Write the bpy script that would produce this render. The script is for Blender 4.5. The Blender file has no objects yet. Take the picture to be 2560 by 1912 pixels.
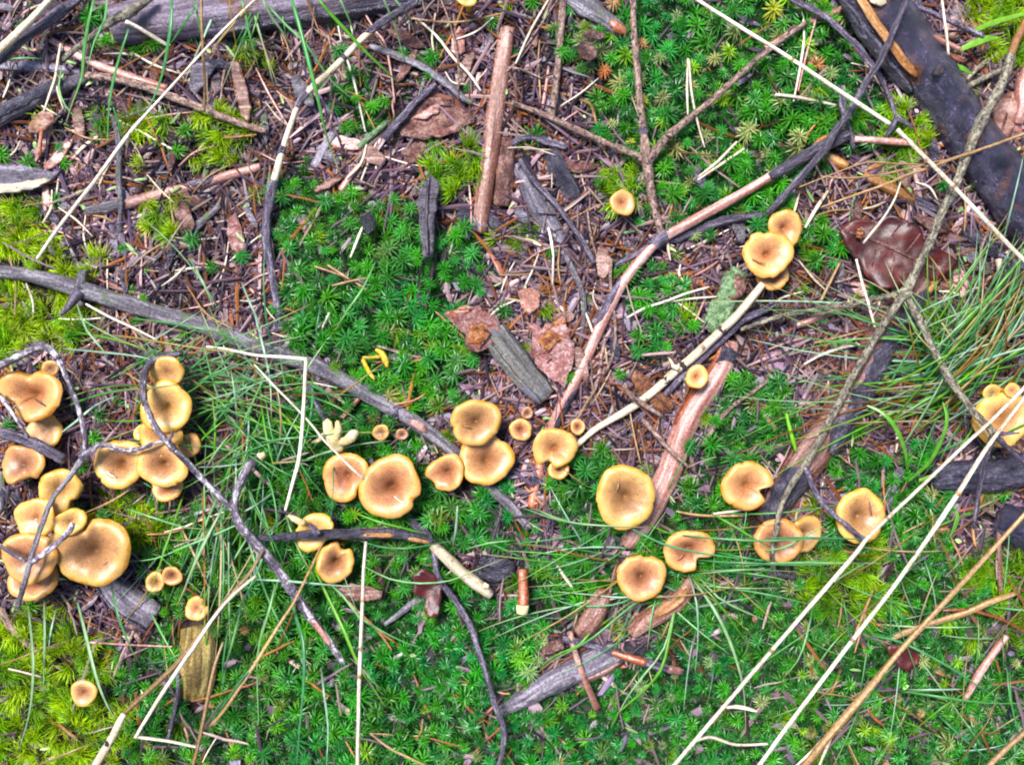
import bpy, math, random
import numpy as np
from mathutils import Vector, Matrix, noise as mnoise
from mathutils.geometry import delaunay_2d_cdt

RNG = random.Random(11)
NR = np.random.RandomState(11)
SC = bpy.context.scene
COL = SC.collection

# ------------------------------------------------------------------ camera, sky, sun, exposure
PX = 0.0003                 # metres per photograph pixel at ground level
HCAM = 0.72
cam = bpy.data.cameras.new('camera')
cam.sensor_width = 36
cam.lens = 36 * HCAM / (2560 * PX)
cam.clip_start = 0.02
cam.clip_end = 100
cam.dof.use_dof = True
cam.dof.focus_distance = HCAM - 0.035
cam.dof.aperture_fstop = 7.5
co = bpy.data.objects.new('camera', cam)
co.location = (0, 0, HCAM)
COL.objects.link(co)
SC.camera = co

SUN_EL, SUN_AZ = 64, 318
world = bpy.data.worlds.new('World')
SC.world = world
world.use_nodes = True
wn = world.node_tree
sky = wn.nodes.new('ShaderNodeTexSky')
sky.sky_type = 'NISHITA'
sky.sun_disc = False
sky.sun_elevation = math.radians(SUN_EL)
sky.sun_rotation = math.radians(SUN_AZ)
sky.air_density = 1.0
sky.dust_density = 1.0
sky.ozone_density = 2.0
bg = wn.nodes['Background']
bg.inputs['Strength'].default_value = 0.062
wn.links.new(sky.outputs['Color'], bg.inputs['Color'])
sun = bpy.data.lights.new('sun', 'SUN')
sun.energy = 3.0
sun.angle = math.radians(20)
sun.color = (1.0, 0.99, 0.985)
so = bpy.data.objects.new('sun', sun)
az = math.radians(SUN_AZ)
el = math.radians(SUN_EL)
sd = Vector((math.sin(az) * math.cos(el), math.cos(az) * math.cos(el), math.sin(el)))
so.rotation_euler = sd.to_track_quat('Z', 'Y').to_euler()
so.location = (0, 0, 3)
COL.objects.link(so)
vs = SC.view_settings
vs.view_transform = 'Standard'
vs.look = 'None'
vs.gamma = 1
vs.use_curve_mapping = False
vs.exposure = 1.42
SC.cycles.use_denoising = True
SC.cycles.max_bounces = 6
SC.cycles.diffuse_bounces = 3
SC.cycles.glossy_bounces = 2
SC.cycles.transmission_bounces = 3
SC.cycles.filter_width = 2.0

# ------------------------------------------------------------------ where things stand: photograph measurements -> metres
TX = {'0': 0, '1': 640, '2': 1280, '3': 1920}
TY = {'a': 0, 'b': 640, 'c': 1272}

def pp(t, pts):
    """Points read off an enlarged piece of the photograph, in photograph pixels."""
    if t == 'v':
        return [(x * 1.15732, y * 1.15732) for x, y in pts]
    if t == 'p':
        return list(pts)
    return [(TX[t[1]] + x * .38741, TY[t[0]] + y * .38741) for x, y in pts]

def wxy(p, z=0.0):
    s = PX * (HCAM - z) / HCAM
    return ((p[0] - 1280) * s, (956 - p[1]) * s)

# ------------------------------------------------------------------ where moss, litter and cushions lie
STAR = [pp('v', q) for q in (
    [(1215, 10), (1500, -60), (1860, -60), (1840, 60), (1930, 200), (1960, 330), (1830, 350), (1660, 430), (1500, 480), (1440, 420), (1380, 480), (1330, 350), (1240, 300), (1270, 190), (1210, 100)],
    [(590, 390), (680, 350), (790, 430), (940, 450), (1020, 520), (1040, 590), (940, 640), (1000, 720), (1060, 800), (1040, 860), (960, 890), (880, 970), (770, 880), (640, 750), (600, 600)],
    [(300, 1130), (480, 1160), (560, 1240), (690, 1230), (800, 1220), (930, 1180), (1090, 1300), (1180, 1320), (1130, 1500), (1300, 1440), (1460, 1290), (1640, 1230), (1800, 1200), (2010, 1170), (2260, 1200), (2260, 1720), (-60, 1720), (-60, 1500), (200, 1480), (260, 1390), (330, 1350)],
    [(1560, 800), (1720, 790), (1730, 900), (1700, 1000), (1560, 1010), (1440, 1090), (1480, 980)],
    [(900, 1090), (1140, 1060), (1160, 1140), (1080, 1170), (930, 1150)],
    [(700, 170), (780, 130), (870, 200), (860, 250), (760, 270), (700, 230)],
    [(1830, 980), (1950, 960), (2000, 1010), (1960, 1060), (1840, 1040)],
    [(430, 1180), (620, 860), (720, 900), (680, 1120), (560, 1160)],
    [(200, 0), (560, 0), (560, 60), (260, 100)],
    [(560, 800), (640, 760), (760, 880), (700, 960), (600, 930)],
    [(1230, 960), (1330, 940), (1290, 1090), (1210, 1140), (1180, 1060)],
    [(1350, 640), (1450, 700), (1440, 760), (1350, 740)],
    [(560, 860), (760, 880), (900, 940), (1000, 1050), (1120, 1060), (1150, 1150), (1000, 1180), (930, 1240), (700, 1260), (520, 1240), (480, 1100), (520, 960)],
    [(1190, 1060), (1280, 980), (1340, 1000), (1420, 1120), (1560, 1040), (1660, 1000), (1640, 1130), (1700, 1200), (1640, 1260), (1560, 1230), (1480, 1290), (1380, 1310), (1320, 1160), (1240, 1200), (1190, 1160)],
    [(1780, 1000), (1960, 960), (2040, 1000), (2060, 1100), (2010, 1190), (1780, 1240), (1760, 1120), (1790, 1060)],
    [(1430, 420), (1640, 400), (1760, 470), (1830, 480), (1800, 560), (1720, 560), (1600, 470), (1500, 520), (1420, 500)],
    [(1310, 580), (1470, 560), (1500, 640), (1450, 720), (1350, 700)],
    [(1140, 1170), (1300, 1160), (1330, 1260), (1250, 1330), (1150, 1330)],
    [(90, 1100), (330, 1060), (450, 1100), (480, 1200), (300, 1240), (260, 1160)],
    [(860, 110), (960, 90), (980, 180), (880, 200)],
    [(960, 560), (1040, 540), (1050, 620), (980, 650)],
)]
FEATH = [pp('v', q) for q in (
    [(-60, 420), (60, 470), (130, 540), (190, 600), (180, 700), (100, 760), (-60, 800)],
    [(395, 290), (450, 230), (540, 270), (530, 380), (430, 400)],
    [(905, 320), (960, 290), (1030, 330), (1030, 410), (920, 390)],
    [(1270, 370), (1390, 340), (1400, 440), (1320, 460)],
    [(-60, 1330), (120, 1340), (250, 1380), (240, 1480), (300, 1560), (240, 1720), (-60, 1720)],
    [(1720, 1190), (1900, 1170), (1960, 1250), (1880, 1340), (1730, 1320)],
    [(2090, 1180), (2260, 1160), (2260, 1400), (2120, 1380)],
    [(2060, -60), (2260, -60), (2260, 130), (2120, 140)],
    [(180, 1050), (300, 1040), (340, 1130), (240, 1160)],
    [(1830, 240), (1960, 200), (2000, 330), (1880, 350)],
    [(190, 210), (330, 230), (400, 300), (250, 300)],
    [(300, 470), (350, 430), (420, 470), (330, 520)],
    [(480, 100), (570, 100), (580, 150), (500, 170)],
    [(-60, 480), (20, 420), (100, 440), (90, 520)],
    [(1960, 700), (2080, 660), (2150, 760), (2030, 830)],
    [(1080, 480), (1160, 470), (1150, 520), (1100, 540)],
)]

def inpoly(x, y, poly):
    c = np.zeros(np.shape(x), bool)
    n = len(poly)
    for i in range(n):
        x1, y1 = poly[i]
        x2, y2 = poly[(i + 1) % n]
        if y1 == y2:
            continue
        c ^= ((y1 > y) != (y2 > y)) & (x < (x2 - x1) * (y - y1) / (y2 - y1) + x1)
    return c

MARG, ST = 480, 8
gx = np.arange(-MARG, 2560 + MARG + 1, ST)
gy = np.arange(-MARG, 1912 + MARG + 1, ST)
GX, GY = np.meshgrid(gx, gy)

def vnoise(shape, cells, seed):
    r = np.random.RandomState(seed)
    h, w = shape
    ch, cw = max(2, int(h / cells) + 2), max(2, int(w / cells) + 2)
    g = r.rand(ch, cw)
    yy = np.arange(h) / cells
    xx = np.arange(w) / cells
    y0, x0 = yy.astype(int), xx.astype(int)
    fy, fx = yy - y0, xx - x0
    fy = (fy * fy * (3 - 2 * fy))[:, None]
    fx = (fx * fx * (3 - 2 * fx))[None, :]
    a = g[y0][:, x0]
    b = g[y0][:, x0 + 1]
    c = g[y0 + 1][:, x0]
    d = g[y0 + 1][:, x0 + 1]
    return (a * (1 - fx) + b * fx) * (1 - fy) + (c * (1 - fx) + d * fx) * fy - .5

def blur(a, k):
    for ax in (0, 1):
        c = np.cumsum(np.concatenate([np.repeat(np.take(a, [0], ax), k + 1, ax), a, np.repeat(np.take(a, [-1], ax), k, ax)], ax), ax)
        n = a.shape[ax]
        a = (np.take(c, range(2 * k + 1, 2 * k + 1 + n), ax) - np.take(c, range(0, n), ax)) / (2 * k + 1)
    return a

jx = vnoise(GX.shape, 9, 1) * 90 + vnoise(GX.shape, 3, 2) * 40
jy = vnoise(GX.shape, 9, 3) * 90 + vnoise(GX.shape, 3, 4) * 40
mS = np.zeros(GX.shape, bool)
mF = np.zeros(GX.shape, bool)
for q in STAR:
    mS |= inpoly(GX + jx, GY + jy, q)
for q in FEATH:
    mF |= inpoly(GX + jx, GY + jy, q)
mS &= ~mF
cover = blur(blur((mS | mF).astype(float), 4), 4)
HGT = (vnoise(GX.shape, 50, 5) * .016 + vnoise(GX.shape, 18, 6) * .008 + vnoise(GX.shape, 6, 7) * .004 + vnoise(GX.shape, 2.5, 8) * .002) + cover * .004

def lookup(a, px, py):
    fx = np.clip((np.asarray(px, float) + MARG) / ST, 0, a.shape[1] - 1.001)
    fy = np.clip((np.asarray(py, float) + MARG) / ST, 0, a.shape[0] - 1.001)
    x0, y0 = fx.astype(int), fy.astype(int)
    dx, dy = fx - x0, fy - y0
    return a[y0, x0] * (1 - dx) * (1 - dy) + a[y0, x0 + 1] * dx * (1 - dy) + a[y0 + 1, x0] * (1 - dx) * dy + a[y0 + 1, x0 + 1] * dx * dy

def gz(p):
    return float(lookup(HGT, p[0], p[1]))

def gzw(x, y):
    return lookup(HGT, x / PX + 1280, 956 - y / PX)

# ------------------------------------------------------------------ materials
MATS = {}

def _principled(name):
    m = bpy.data.materials.new(name)
    m.use_nodes = True
    return m, m.node_tree, m.node_tree.nodes['Principled BSDF']

def grain(name, ramp, sc=(25, 260, 260), det=6, rough=.5, coat=0.0, bump=.35, spots=None, var=.25, hvar=.02, rvar=.15, bscale=3.0, sat=1.22, fine=520):
    """Material whose grain follows the piece: colour ramp over stretched noise, spots, relief, per-piece variation."""
    m, nt, bs = _principled(name)
    N, L = nt.nodes, nt.links
    at = N.new('ShaderNodeAttribute')
    at.attribute_name = 'tc'
    oi = N.new('ShaderNodeObjectInfo')
    mp = N.new('ShaderNodeMapping')
    mp.inputs['Scale'].default_value = sc
    L.new(at.outputs['Vector'], mp.inputs['Vector'])
    cmb = N.new('ShaderNodeMath')
    cmb.operation = 'MULTIPLY'
    cmb.inputs[1].default_value = 37.0
    L.new(oi.outputs['Random'], cmb.inputs[0])
    L.new(cmb.outputs[0], mp.inputs['Location'])
    no = N.new('ShaderNodeTexNoise')
    no.inputs['Scale'].default_value = 1.0
    no.inputs['Detail'].default_value = det
    no.inputs['Roughness'].default_value = .65
    L.new(mp.outputs[0], no.inputs['Vector'])
    nf = N.new('ShaderNodeTexNoise')
    nf.inputs['Scale'].default_value = fine
    nf.inputs['Detail'].default_value = 5
    nf.inputs['Roughness'].default_value = .7
    L.new(at.outputs['Vector'], nf.inputs['Vector'])
    mm = N.new('ShaderNodeMix')
    mm.inputs['Factor'].default_value = .42
    L.new(no.outputs['Fac'], mm.inputs['A'])
    L.new(nf.outputs['Fac'], mm.inputs['B'])
    ct = N.new('ShaderNodeMapRange')
    ct.inputs['From Min'].default_value = .36
    ct.inputs['From Max'].default_value = .64
    ct.inputs['To Min'].default_value = .25
    ct.inputs['To Max'].default_value = .78
    L.new(mm.outputs['Result'], ct.inputs['Value'])
    cr = N.new('ShaderNodeValToRGB')
    e = cr.color_ramp.elements
    e[0].position, e[0].color = ramp[0][0], (*ramp[0][1], 1)
    e[1].position, e[1].color = ramp[-1][0], (*ramp[-1][1], 1)
    for p, c in ramp[1:-1]:
        x = e.new(p)
        x.color = (*c, 1)
    L.new(ct.outputs[0], cr.inputs['Fac'])
    col = cr.outputs['Color']
    if spots:
        scol, sscale, th = spots
        n2 = N.new('ShaderNodeTexNoise')
        n2.inputs['Scale'].default_value = sscale
        n2.inputs['Detail'].default_value = 4
        L.new(at.outputs['Vector'], n2.inputs['Vector'])
        mr = N.new('ShaderNodeMapRange')
        mr.inputs['From Min'].default_value = th
        mr.inputs['From Max'].default_value = th + .08
        L.new(n2.outputs['Fac'], mr.inputs['Value'])
        mx = N.new('ShaderNodeMix')
        mx.data_type = 'RGBA'
        L.new(mr.outputs[0], mx.inputs['Factor'])
        L.new(col, mx.inputs['A'])
        mx.inputs['B'].default_value = (*scol, 1)
        col = mx.outputs['Result']
    hs = N.new('ShaderNodeHueSaturation')
    hs.inputs['Saturation'].default_value = sat
    v = N.new('ShaderNodeMapRange')
    v.inputs['To Min'].default_value = 1 - var
    v.inputs['To Max'].default_value = 1 + var
    L.new(oi.outputs['Random'], v.inputs['Value'])
    L.new(v.outputs[0], hs.inputs['Value'])
    L.new(col, hs.inputs['Color'])
    L.new(hs.outputs[0], bs.inputs['Base Color'])
    rr = N.new('ShaderNodeMapRange')
    rr.inputs['To Min'].default_value = max(.05, rough - rvar)
    rr.inputs['To Max'].default_value = min(1, rough + rvar)
    L.new(no.outputs['Fac'], rr.inputs['Value'])
    L.new(rr.outputs[0], bs.inputs['Roughness'])
    wet = N.new('ShaderNodeMapRange')
    wet.inputs['From Min'].default_value = .40
    wet.inputs['From Max'].default_value = .60
    wet.inputs['To Max'].default_value = coat
    L.new(no.outputs['Fac'], wet.inputs['Value'])
    L.new(wet.outputs[0], bs.inputs['Coat Weight'])
    bs.inputs['Coat Roughness'].default_value = .22
    bs.inputs['Coat IOR'].default_value = 1.6
    bs.inputs['Specular IOR Level'].default_value = .6
    if bump:
        n3 = N.new('ShaderNodeTexNoise')
        n3.inputs['Scale'].default_value = bscale
        n3.inputs['Detail'].default_value = 5
        L.new(mp.outputs[0], n3.inputs['Vector'])
        bm_ = N.new('ShaderNodeBump')
        bm_.inputs['Strength'].default_value = bump
        bm_.inputs['Distance'].default_value = .0022
        ah = N.new('ShaderNodeMath')
        ah.operation = 'ADD'
        L.new(n3.outputs['Fac'], ah.inputs[0])
        L.new(nf.outputs['Fac'], ah.inputs[1])
        L.new(ah.outputs[0], bm_.inputs['Height'])
        L.new(bm_.outputs[0], bs.inputs['Normal'])
        L.new(bm_.outputs[0], bs.inputs['Coat Normal'])
    MATS[name] = m
    return m

def leafy(name, rough=.4, trans=.3, var=.25, hvar=.03, spec=.5, nscale=180):
    """Material for moss, grass, litter: colour comes from each piece's own 'col' attribute."""
    m, nt, bs = _principled(name)
    N, L = nt.nodes, nt.links
    at = N.new('ShaderNodeAttribute')
    at.attribute_name = 'col'
    oi = N.new('ShaderNodeObjectInfo')
    tc = N.new('ShaderNodeTexCoord')
    no = N.new('ShaderNodeTexNoise')
    no.inputs['Scale'].default_value = nscale
    no.inputs['Detail'].default_value = 3
    L.new(tc.outputs['Object'], no.inputs['Vector'])
    a = N.new('ShaderNodeMapRange')
    a.inputs['From Min'].default_value = .25
    a.inputs['From Max'].default_value = .75
    a.inputs['To Min'].default_value = .72
    a.inputs['To Max'].default_value = 1.28
    L.new(no.outputs['Fac'], a.inputs['Value'])
    b = N.new('ShaderNodeMapRange')
    b.inputs['To Min'].default_value = 1 - var
    b.inputs['To Max'].default_value = 1 + var
    L.new(oi.outputs['Random'], b.inputs['Value'])
    mu = N.new('ShaderNodeMath')
    mu.operation = 'MULTIPLY'
    L.new(a.outputs[0], mu.inputs[0])
    L.new(b.outputs[0], mu.inputs[1])
    h = N.new('ShaderNodeMapRange')
    h.inputs['To Min'].default_value = .5 - hvar
    h.inputs['To Max'].default_value = .5 + hvar
    wr = N.new('ShaderNodeMath')
    wr.operation = 'FRACT'
    m7 = N.new('ShaderNodeMath')
    m7.operation = 'MULTIPLY'
    m7.inputs[1].default_value = 7.31
    L.new(oi.outputs['Random'], m7.inputs[0])
    L.new(m7.outputs[0], wr.inputs[0])
    L.new(wr.outputs[0], h.inputs['Value'])
    hs = N.new('ShaderNodeHueSaturation')
    L.new(at.outputs['Color'], hs.inputs['Color'])
    hs.inputs['Saturation'].default_value = 1.12
    L.new(mu.outputs[0], hs.inputs['Value'])
    L.new(h.outputs[0], hs.inputs['Hue'])
    L.new(hs.outputs[0], bs.inputs['Base Color'])
    bs.inputs['Roughness'].default_value = rough
    bs.inputs['Specular IOR Level'].default_value = spec
    if trans:
        tr = N.new('ShaderNodeBsdfTranslucent')
        L.new(hs.outputs[0], tr.inputs['Color'])
        mx = N.new('ShaderNodeMixShader')
        mx.inputs[0].default_value = trans
        L.new(bs.outputs[0], mx.inputs[1])
        L.new(tr.outputs[0], mx.inputs[2])
        L.new(mx.outputs[0], N['Material Output'].inputs['Surface'])
    MATS[name] = m
    return m

MOSS = leafy('moss_leaf', .32, .30, .25, .012, .5)
FMOSS = leafy('feather_moss', .5, .35, .25, .02, .3)
GRASS = leafy('grass_blade', .32, .3, .25, .015, .6)
LITTER = leafy('litter', .46, 0, .25, .01, .5, 900)
NEEDLE = leafy('needle', .30, 0, .3, .012, .8, 500)

grain('grey_bark', [(.28, (.034, .028, .036)), (.5, (.112, .096, .112)), (.75, (.34, .31, .34))], (30, 260, 260), rough=.42, coat=.5, bump=.8, spots=((.10, .12, .07), 70, .58))
grain('dark_twig', [(.28, (.014, .010, .018)), (.52, (.066, .050, .078)), (.75, (.32, .27, .33))], (60, 420, 420), rough=.38, coat=.7, bump=.7, fine=700)  # violet of reflected sky mixed into the bark colours
grain('lichen_twig', [(.32, (.045, .035, .030)), (.5, (.18, .155, .115)), (.70, (.44, .40, .31))], (160, 420, 420), rough=.55, spots=((.035, .026, .026), 420, .55), bump=.7, fine=800)
grain('spotted_twig', [(.32, (.075, .045, .04)), (.5, (.22, .14, .115)), (.70, (.46, .35, .30))], (160, 420, 420), rough=.5, spots=((.035, .022, .022), 380, .55), bump=.6, fine=800)
grain('wet_log', [(.28, (.004, .0035, .010)), (.5, (.016, .013, .030)), (.68, (.055, .043, .080)), (.8, (.17, .13, .18))], (80, 130, 130), det=9, rough=.16, coat=1.0, bump=1.0, bscale=2.5, fine=600, sat=1.3, spots=((.10, .045, .03), 45, .58), rvar=.08)  # blue-violet sky sheen put into the ramp colours
MATS['wet_log'].node_tree.nodes['Principled BSDF'].inputs['Coat Roughness'].default_value = .12
grain('wet_bark', [(.28, (.008, .006, .012)), (.55, (.038, .032, .052)), (.75, (.18, .15, .19))], (60, 160, 160), det=9, rough=.30, coat=.9, bump=1.0)
grain('weathered_log', [(.28, (.034, .023, .034)), (.48, (.115, .088, .11)), (.66, (.26, .215, .27)), (.8, (.46, .40, .46))], (7, 150, 150), det=9, rough=.42, coat=.6, bump=.8, spots=((.10, .045, .025), 30, .58))
grain('grey_wood', [(.28, (.034, .028, .038)), (.5, (.155, .132, .165)), (.75, (.46, .41, .46))], (9, 240, 240), det=8, rough=.45, coat=.5, bump=.8)
grain('plank_wood', [(.28, (.042, .037, .034)), (.5, (.165, .150, .140)), (.75, (.44, .41, .34))], (9, 200, 200), det=8, rough=.45, coat=.4, bump=.9, spots=((.20, .19, .24), 60, .52), sat=1.0)
grain('pink_wood', [(.24, (.13, .054, .050)), (.5, (.37, .195, .165)), (.78, (.68, .50, .46))], (12, 200, 200), det=6, rough=.34, coat=.6, bump=.3)
grain('red_wood', [(.26, (.10, .030, .020)), (.5, (.28, .105, .065)), (.75, (.52, .29, .22))], (12, 180, 180), det=6, rough=.34, coat=.6, bump=.3)
grain('brown_peeled', [(.26, (.055, .025, .021)), (.5, (.17, .082, .062)), (.75, (.46, .31, .27))], (14, 200, 200), det=7, rough=.36, coat=.6, bump=.4)
grain('cream_wood', [(.26, (.34, .23, .13)), (.5, (.62, .49, .33)), (.72, (.82, .74, .60))], (18, 300, 300), rough=.5, spots=((.16, .09, .045), 190, .62), bump=.3, sat=1.05)
grain('log_wood', [(.26, (.04, .017, .014)), (.5, (.125, .055, .042)), (.75, (.36, .22, .19))], (12, 150, 150), det=7, rough=.28, coat=.9, bump=.6)
grain('straw', [(.24, (.24, .165, .10)), (.46, (.56, .46, .34)), (.68, (.82, .76, .65))], (30, 600, 600), rough=.45, bump=.3, spots=((.20, .13, .08), 120, .62), sat=1.05)
grain('brown_straw', [(.28, (.10, .058, .03)), (.5, (.26, .16, .085)), (.72, (.50, .36, .22))], (14, 700, 700), rough=.45, bump=.3)
grain('orange_wood', [(.28, (.15, .055, .018)), (.5, (.35, .155, .055)), (.72, (.60, .36, .18))], (16, 240, 240), rough=.4, coat=.3, bump=.5, sat=1.1)
grain('orange_leaf', [(.30, (.05, .016, .010)), (.5, (.18, .066, .030)), (.72, (.42, .22, .13))], (160, 160, 160), rough=.32, coat=.5, bump=.8)
grain('plum_leaf', [(.30, (.020, .005, .005)), (.55, (.055, .012, .011)), (.75, (.11, .030, .024))], (60, 90, 90), rough=.46, coat=.12, bump=.15)
grain('plum_bark', [(.30, (.030, .013, .013)), (.5, (.115, .050, .042)), (.72, (.36, .23, .19))], (80, 110, 110), det=8, rough=.36, coat=.45, bump=.9)
grain('pink_bark', [(.28, (.10, .032, .028)), (.5, (.29, .125, .11)), (.72, (.58, .40, .38))], (110, 130, 130), det=8, rough=.32, coat=.6, bump=1.0, sat=1.1)
grain('pink_leaf', [(.30, (.10, .042, .032)), (.5, (.27, .135, .105)), (.72, (.50, .34, .29))], (60, 90, 90), rough=.36, coat=.35, bump=.6)
grain('dark_leaf', [(.30, (.008, .006, .011)), (.5, (.028, .020, .030)), (.72, (.09, .07, .095))], (60, 200, 200), rough=.34, coat=.4, bump=.5)
grain('white_stick', [(.30, (.026, .020, .032)), (.52, (.15, .12, .15)), (.68, (.74, .69, .71))], (70, 260, 260), rough=.5, bump=.7, fine=300)  # violet cast in the tones imitates reflected sky
grain('lichen_crust', [(.30, (.03, .05, .025)), (.5, (.15, .24, .12)), (.72, (.40, .50, .32))], (300, 300, 300), rough=.7, bump=1.0, fine=900)
grain('yellow_wood', [(.30, (.05, .032, .016)), (.5, (.20, .135, .05)), (.72, (.48, .38, .16))], (12, 200, 200), rough=.45, coat=.3, bump=.8)
grain('charcoal', [(.30, (.004, .004, .005)), (.7, (.022, .022, .027))], (120, 120, 120), rough=.4, coat=.4, bump=1.0)
grain('knot', [(.30, (.010, .007, .008)), (.7, (.07, .052, .052))], (200, 200, 200), rough=.45, coat=.3, bump=1.0)
grain('green_leaf', [(.30, (.10, .30, .02)), (.7, (.22, .50, .06))], (30, 300, 300), rough=.35, bump=.2)
grain('pale_flesh', [(.30, (.50, .36, .15)), (.7, (.80, .70, .48))], (150, 150, 150), rough=.5, bump=.4)
grain('pale_yellow', [(.30, (.50, .33, .07)), (.7, (.74, .55, .20))], (150, 150, 150), rough=.5, bump=.5)
grain('stem_flesh', [(.30, (.38, .21, .03)), (.7, (.60, .38, .07))], (40, 300, 300), rough=.45, bump=.4)
grain('gill_flesh', [(.30, (.34, .20, .07)), (.7, (.50, .34, .13))], (100, 100, 100), rough=.55, bump=.2)

def cap_material(name, stops, speck):
    """Funnel cap: colour by how far from the middle ('tone'), felted brown flecks thicker towards the middle."""
    m, nt, bs = _principled(name)
    N, L = nt.nodes, nt.links
    at = N.new('ShaderNodeAttribute')
    at.attribute_name = 'tone'
    ac = N.new('ShaderNodeAttribute')
    ac.attribute_name = 'tc'
    oi = N.new('ShaderNodeObjectInfo')
    n1 = N.new('ShaderNodeTexNoise')
    n1.inputs['Scale'].default_value = 130
    n1.inputs['Detail'].default_value = 4
    L.new(ac.outputs['Vector'], n1.inputs['Vector'])
    ad = N.new('ShaderNodeMath')
    ad.operation = 'MULTIPLY_ADD'
    ad.inputs[1].default_value = .58
    L.new(n1.outputs['Fac'], ad.inputs[0])
    L.new(at.outputs['Fac'], ad.inputs[2])
    sb = N.new('ShaderNodeMath')
    sb.operation = 'SUBTRACT'
    sb.inputs[1].default_value = .29
    L.new(ad.outputs[0], sb.inputs[0])
    cr = N.new('ShaderNodeValToRGB')
    e = cr.color_ramp.elements
    e[0].position, e[0].color = stops[0][0], (*stops[0][1], 1)
    e[1].position, e[1].color = stops[-1][0], (*stops[-1][1], 1)
    for p, c in stops[1:-1]:
        e.new(p).color = (*c, 1)
    L.new(sb.outputs[0], cr.inputs['Fac'])
    n2 = N.new('ShaderNodeTexNoise')
    n2.inputs['Scale'].default_value = 1100
    n2.inputs['Detail'].default_value = 3
    L.new(ac.outputs['Vector'], n2.inputs['Vector'])
    thr = N.new('ShaderNodeMapRange')
    thr.inputs['From Min'].default_value = .50
    thr.inputs['From Max'].default_value = .62
    L.new(n2.outputs['Fac'], thr.inputs['Value'])
    inv = N.new('ShaderNodeMapRange')
    inv.inputs['From Min'].default_value = .45
    inv.inputs['From Max'].default_value = 1.0
    inv.inputs['To Min'].default_value = speck
    inv.inputs['To Max'].default_value = .05
    L.new(sb.outputs[0], inv.inputs['Value'])
    mu = N.new('ShaderNodeMath')
    mu.operation = 'MULTIPLY'
    L.new(thr.outputs[0], mu.inputs[0])
    L.new(inv.outputs[0], mu.inputs[1])
    mx = N.new('ShaderNodeMix')
    mx.data_type = 'RGBA'
    L.new(mu.outputs[0], mx.inputs['Factor'])
    L.new(cr.outputs[0], mx.inputs['A'])
    mx.inputs['B'].default_value = (.17, .075, .025, 1)
    hs = N.new('ShaderNodeHueSaturation')
    v = N.new('ShaderNodeMapRange')
    v.inputs['To Min'].default_value = .80
    v.inputs['To Max'].default_value = 1.14
    hv = N.new('ShaderNodeMath')
    hv.operation = 'MULTIPLY'
    hv.inputs[1].default_value = 5.37
    hf = N.new('ShaderNodeMath')
    hf.operation = 'FRACT'
    hr = N.new('ShaderNodeMapRange')
    hr.inputs['To Min'].default_value = .487
    hr.inputs['To Max'].default_value = .508
    L.new(oi.outputs['Random'], hv.inputs[0])
    L.new(hv.outputs[0], hf.inputs[0])
    L.new(hf.outputs[0], hr.inputs['Value'])
    L.new(hr.outputs[0], hs.inputs['Hue'])
    L.new(oi.outputs['Random'], v.inputs['Value'])
    L.new(v.outputs[0], hs.inputs['Value'])
    L.new(mx.outputs['Result'], hs.inputs['Color'])
    L.new(hs.outputs[0], bs.inputs['Base Color'])
    bs.inputs['Roughness'].default_value = .42
    bs.inputs['Specular IOR Level'].default_value = .45
    bs.inputs['Coat Weight'].default_value = .22
    bs.inputs['Coat Roughness'].default_value = .3
    bs.inputs['Subsurface Weight'].default_value = .12
    bs.inputs['Subsurface Radius'].default_value = (1.0, .5, .15)
    bs.inputs['Subsurface Scale'].default_value = .004
    bu = N.new('ShaderNodeBump')
    bu.inputs['Strength'].default_value = .35
    bu.inputs['Distance'].default_value = .0008
    L.new(n2.outputs['Fac'], bu.inputs['Height'])
    L.new(bu.outputs[0], bs.inputs['Normal'])
    MATS[name] = m
    return m

cap_material('cap_brown', [(0, (.15, .056, .015)), (.12, (.22, .088, .030)), (.34, (.35, .155, .058)), (.60, (.50, .24, .088)), (.84, (.66, .36, .098)), (.94, (.67, .355, .075)), (1, (.54, .235, .018))], .8)
cap_material('cap_yellow', [(0, (.23, .09, .018)), (.16, (.40, .18, .052)), (.45, (.57, .29, .10)), (.78, (.72, .41, .11)), (.93, (.71, .385, .075)), (1, (.56, .25, .015))], .6)
cap_material('cap_old', [(0, (.08, .032, .015)), (.4, (.22, .095, .045)), (1, (.38, .19, .08))], .5)

# ------------------------------------------------------------------ building blocks
def set_attr(me, name, typ, data, dom='POINT'):
    a = me.attributes.new(name, typ, dom)
    key = {'FLOAT': 'value', 'FLOAT_VECTOR': 'vector', 'FLOAT_COLOR': 'color'}[typ]
    a.data.foreach_set(key, np.asarray(data, np.float32).ravel())

def mk_mesh(name, verts, faces, mat, tc=None, tone=None, col=None, smooth=True):
    me = bpy.data.meshes.new(name)
    v = np.asarray(verts, np.float32)
    if isinstance(faces, np.ndarray):
        k = faces.shape[1]
        me.vertices.add(len(v))
        me.vertices.foreach_set('co', v.ravel())
        me.loops.add(faces.size)
        me.loops.foreach_set('vertex_index', faces.astype(np.int32).ravel())
        me.polygons.add(len(faces))
        me.polygons.foreach_set('loop_start', np.arange(0, faces.size, k, dtype=np.int32))
        me.update(calc_edges=True)
    else:
        me.from_pydata(v.tolist(), [], faces)
    if tc is not None:
        set_attr(me, 'tc', 'FLOAT_VECTOR', tc)
    if tone is not None:
        set_attr(me, 'tone', 'FLOAT', tone)
    if col is not None:
        c = np.asarray(col, np.float32)
        set_attr(me, 'col', 'FLOAT_COLOR', np.concatenate([c, np.ones((len(c), 1), np.float32)], 1))
    me.polygons.foreach_set('use_smooth', np.full(len(me.polygons), smooth))
    me.materials.append(MATS[mat] if isinstance(mat, str) else mat)
    return me

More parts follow.
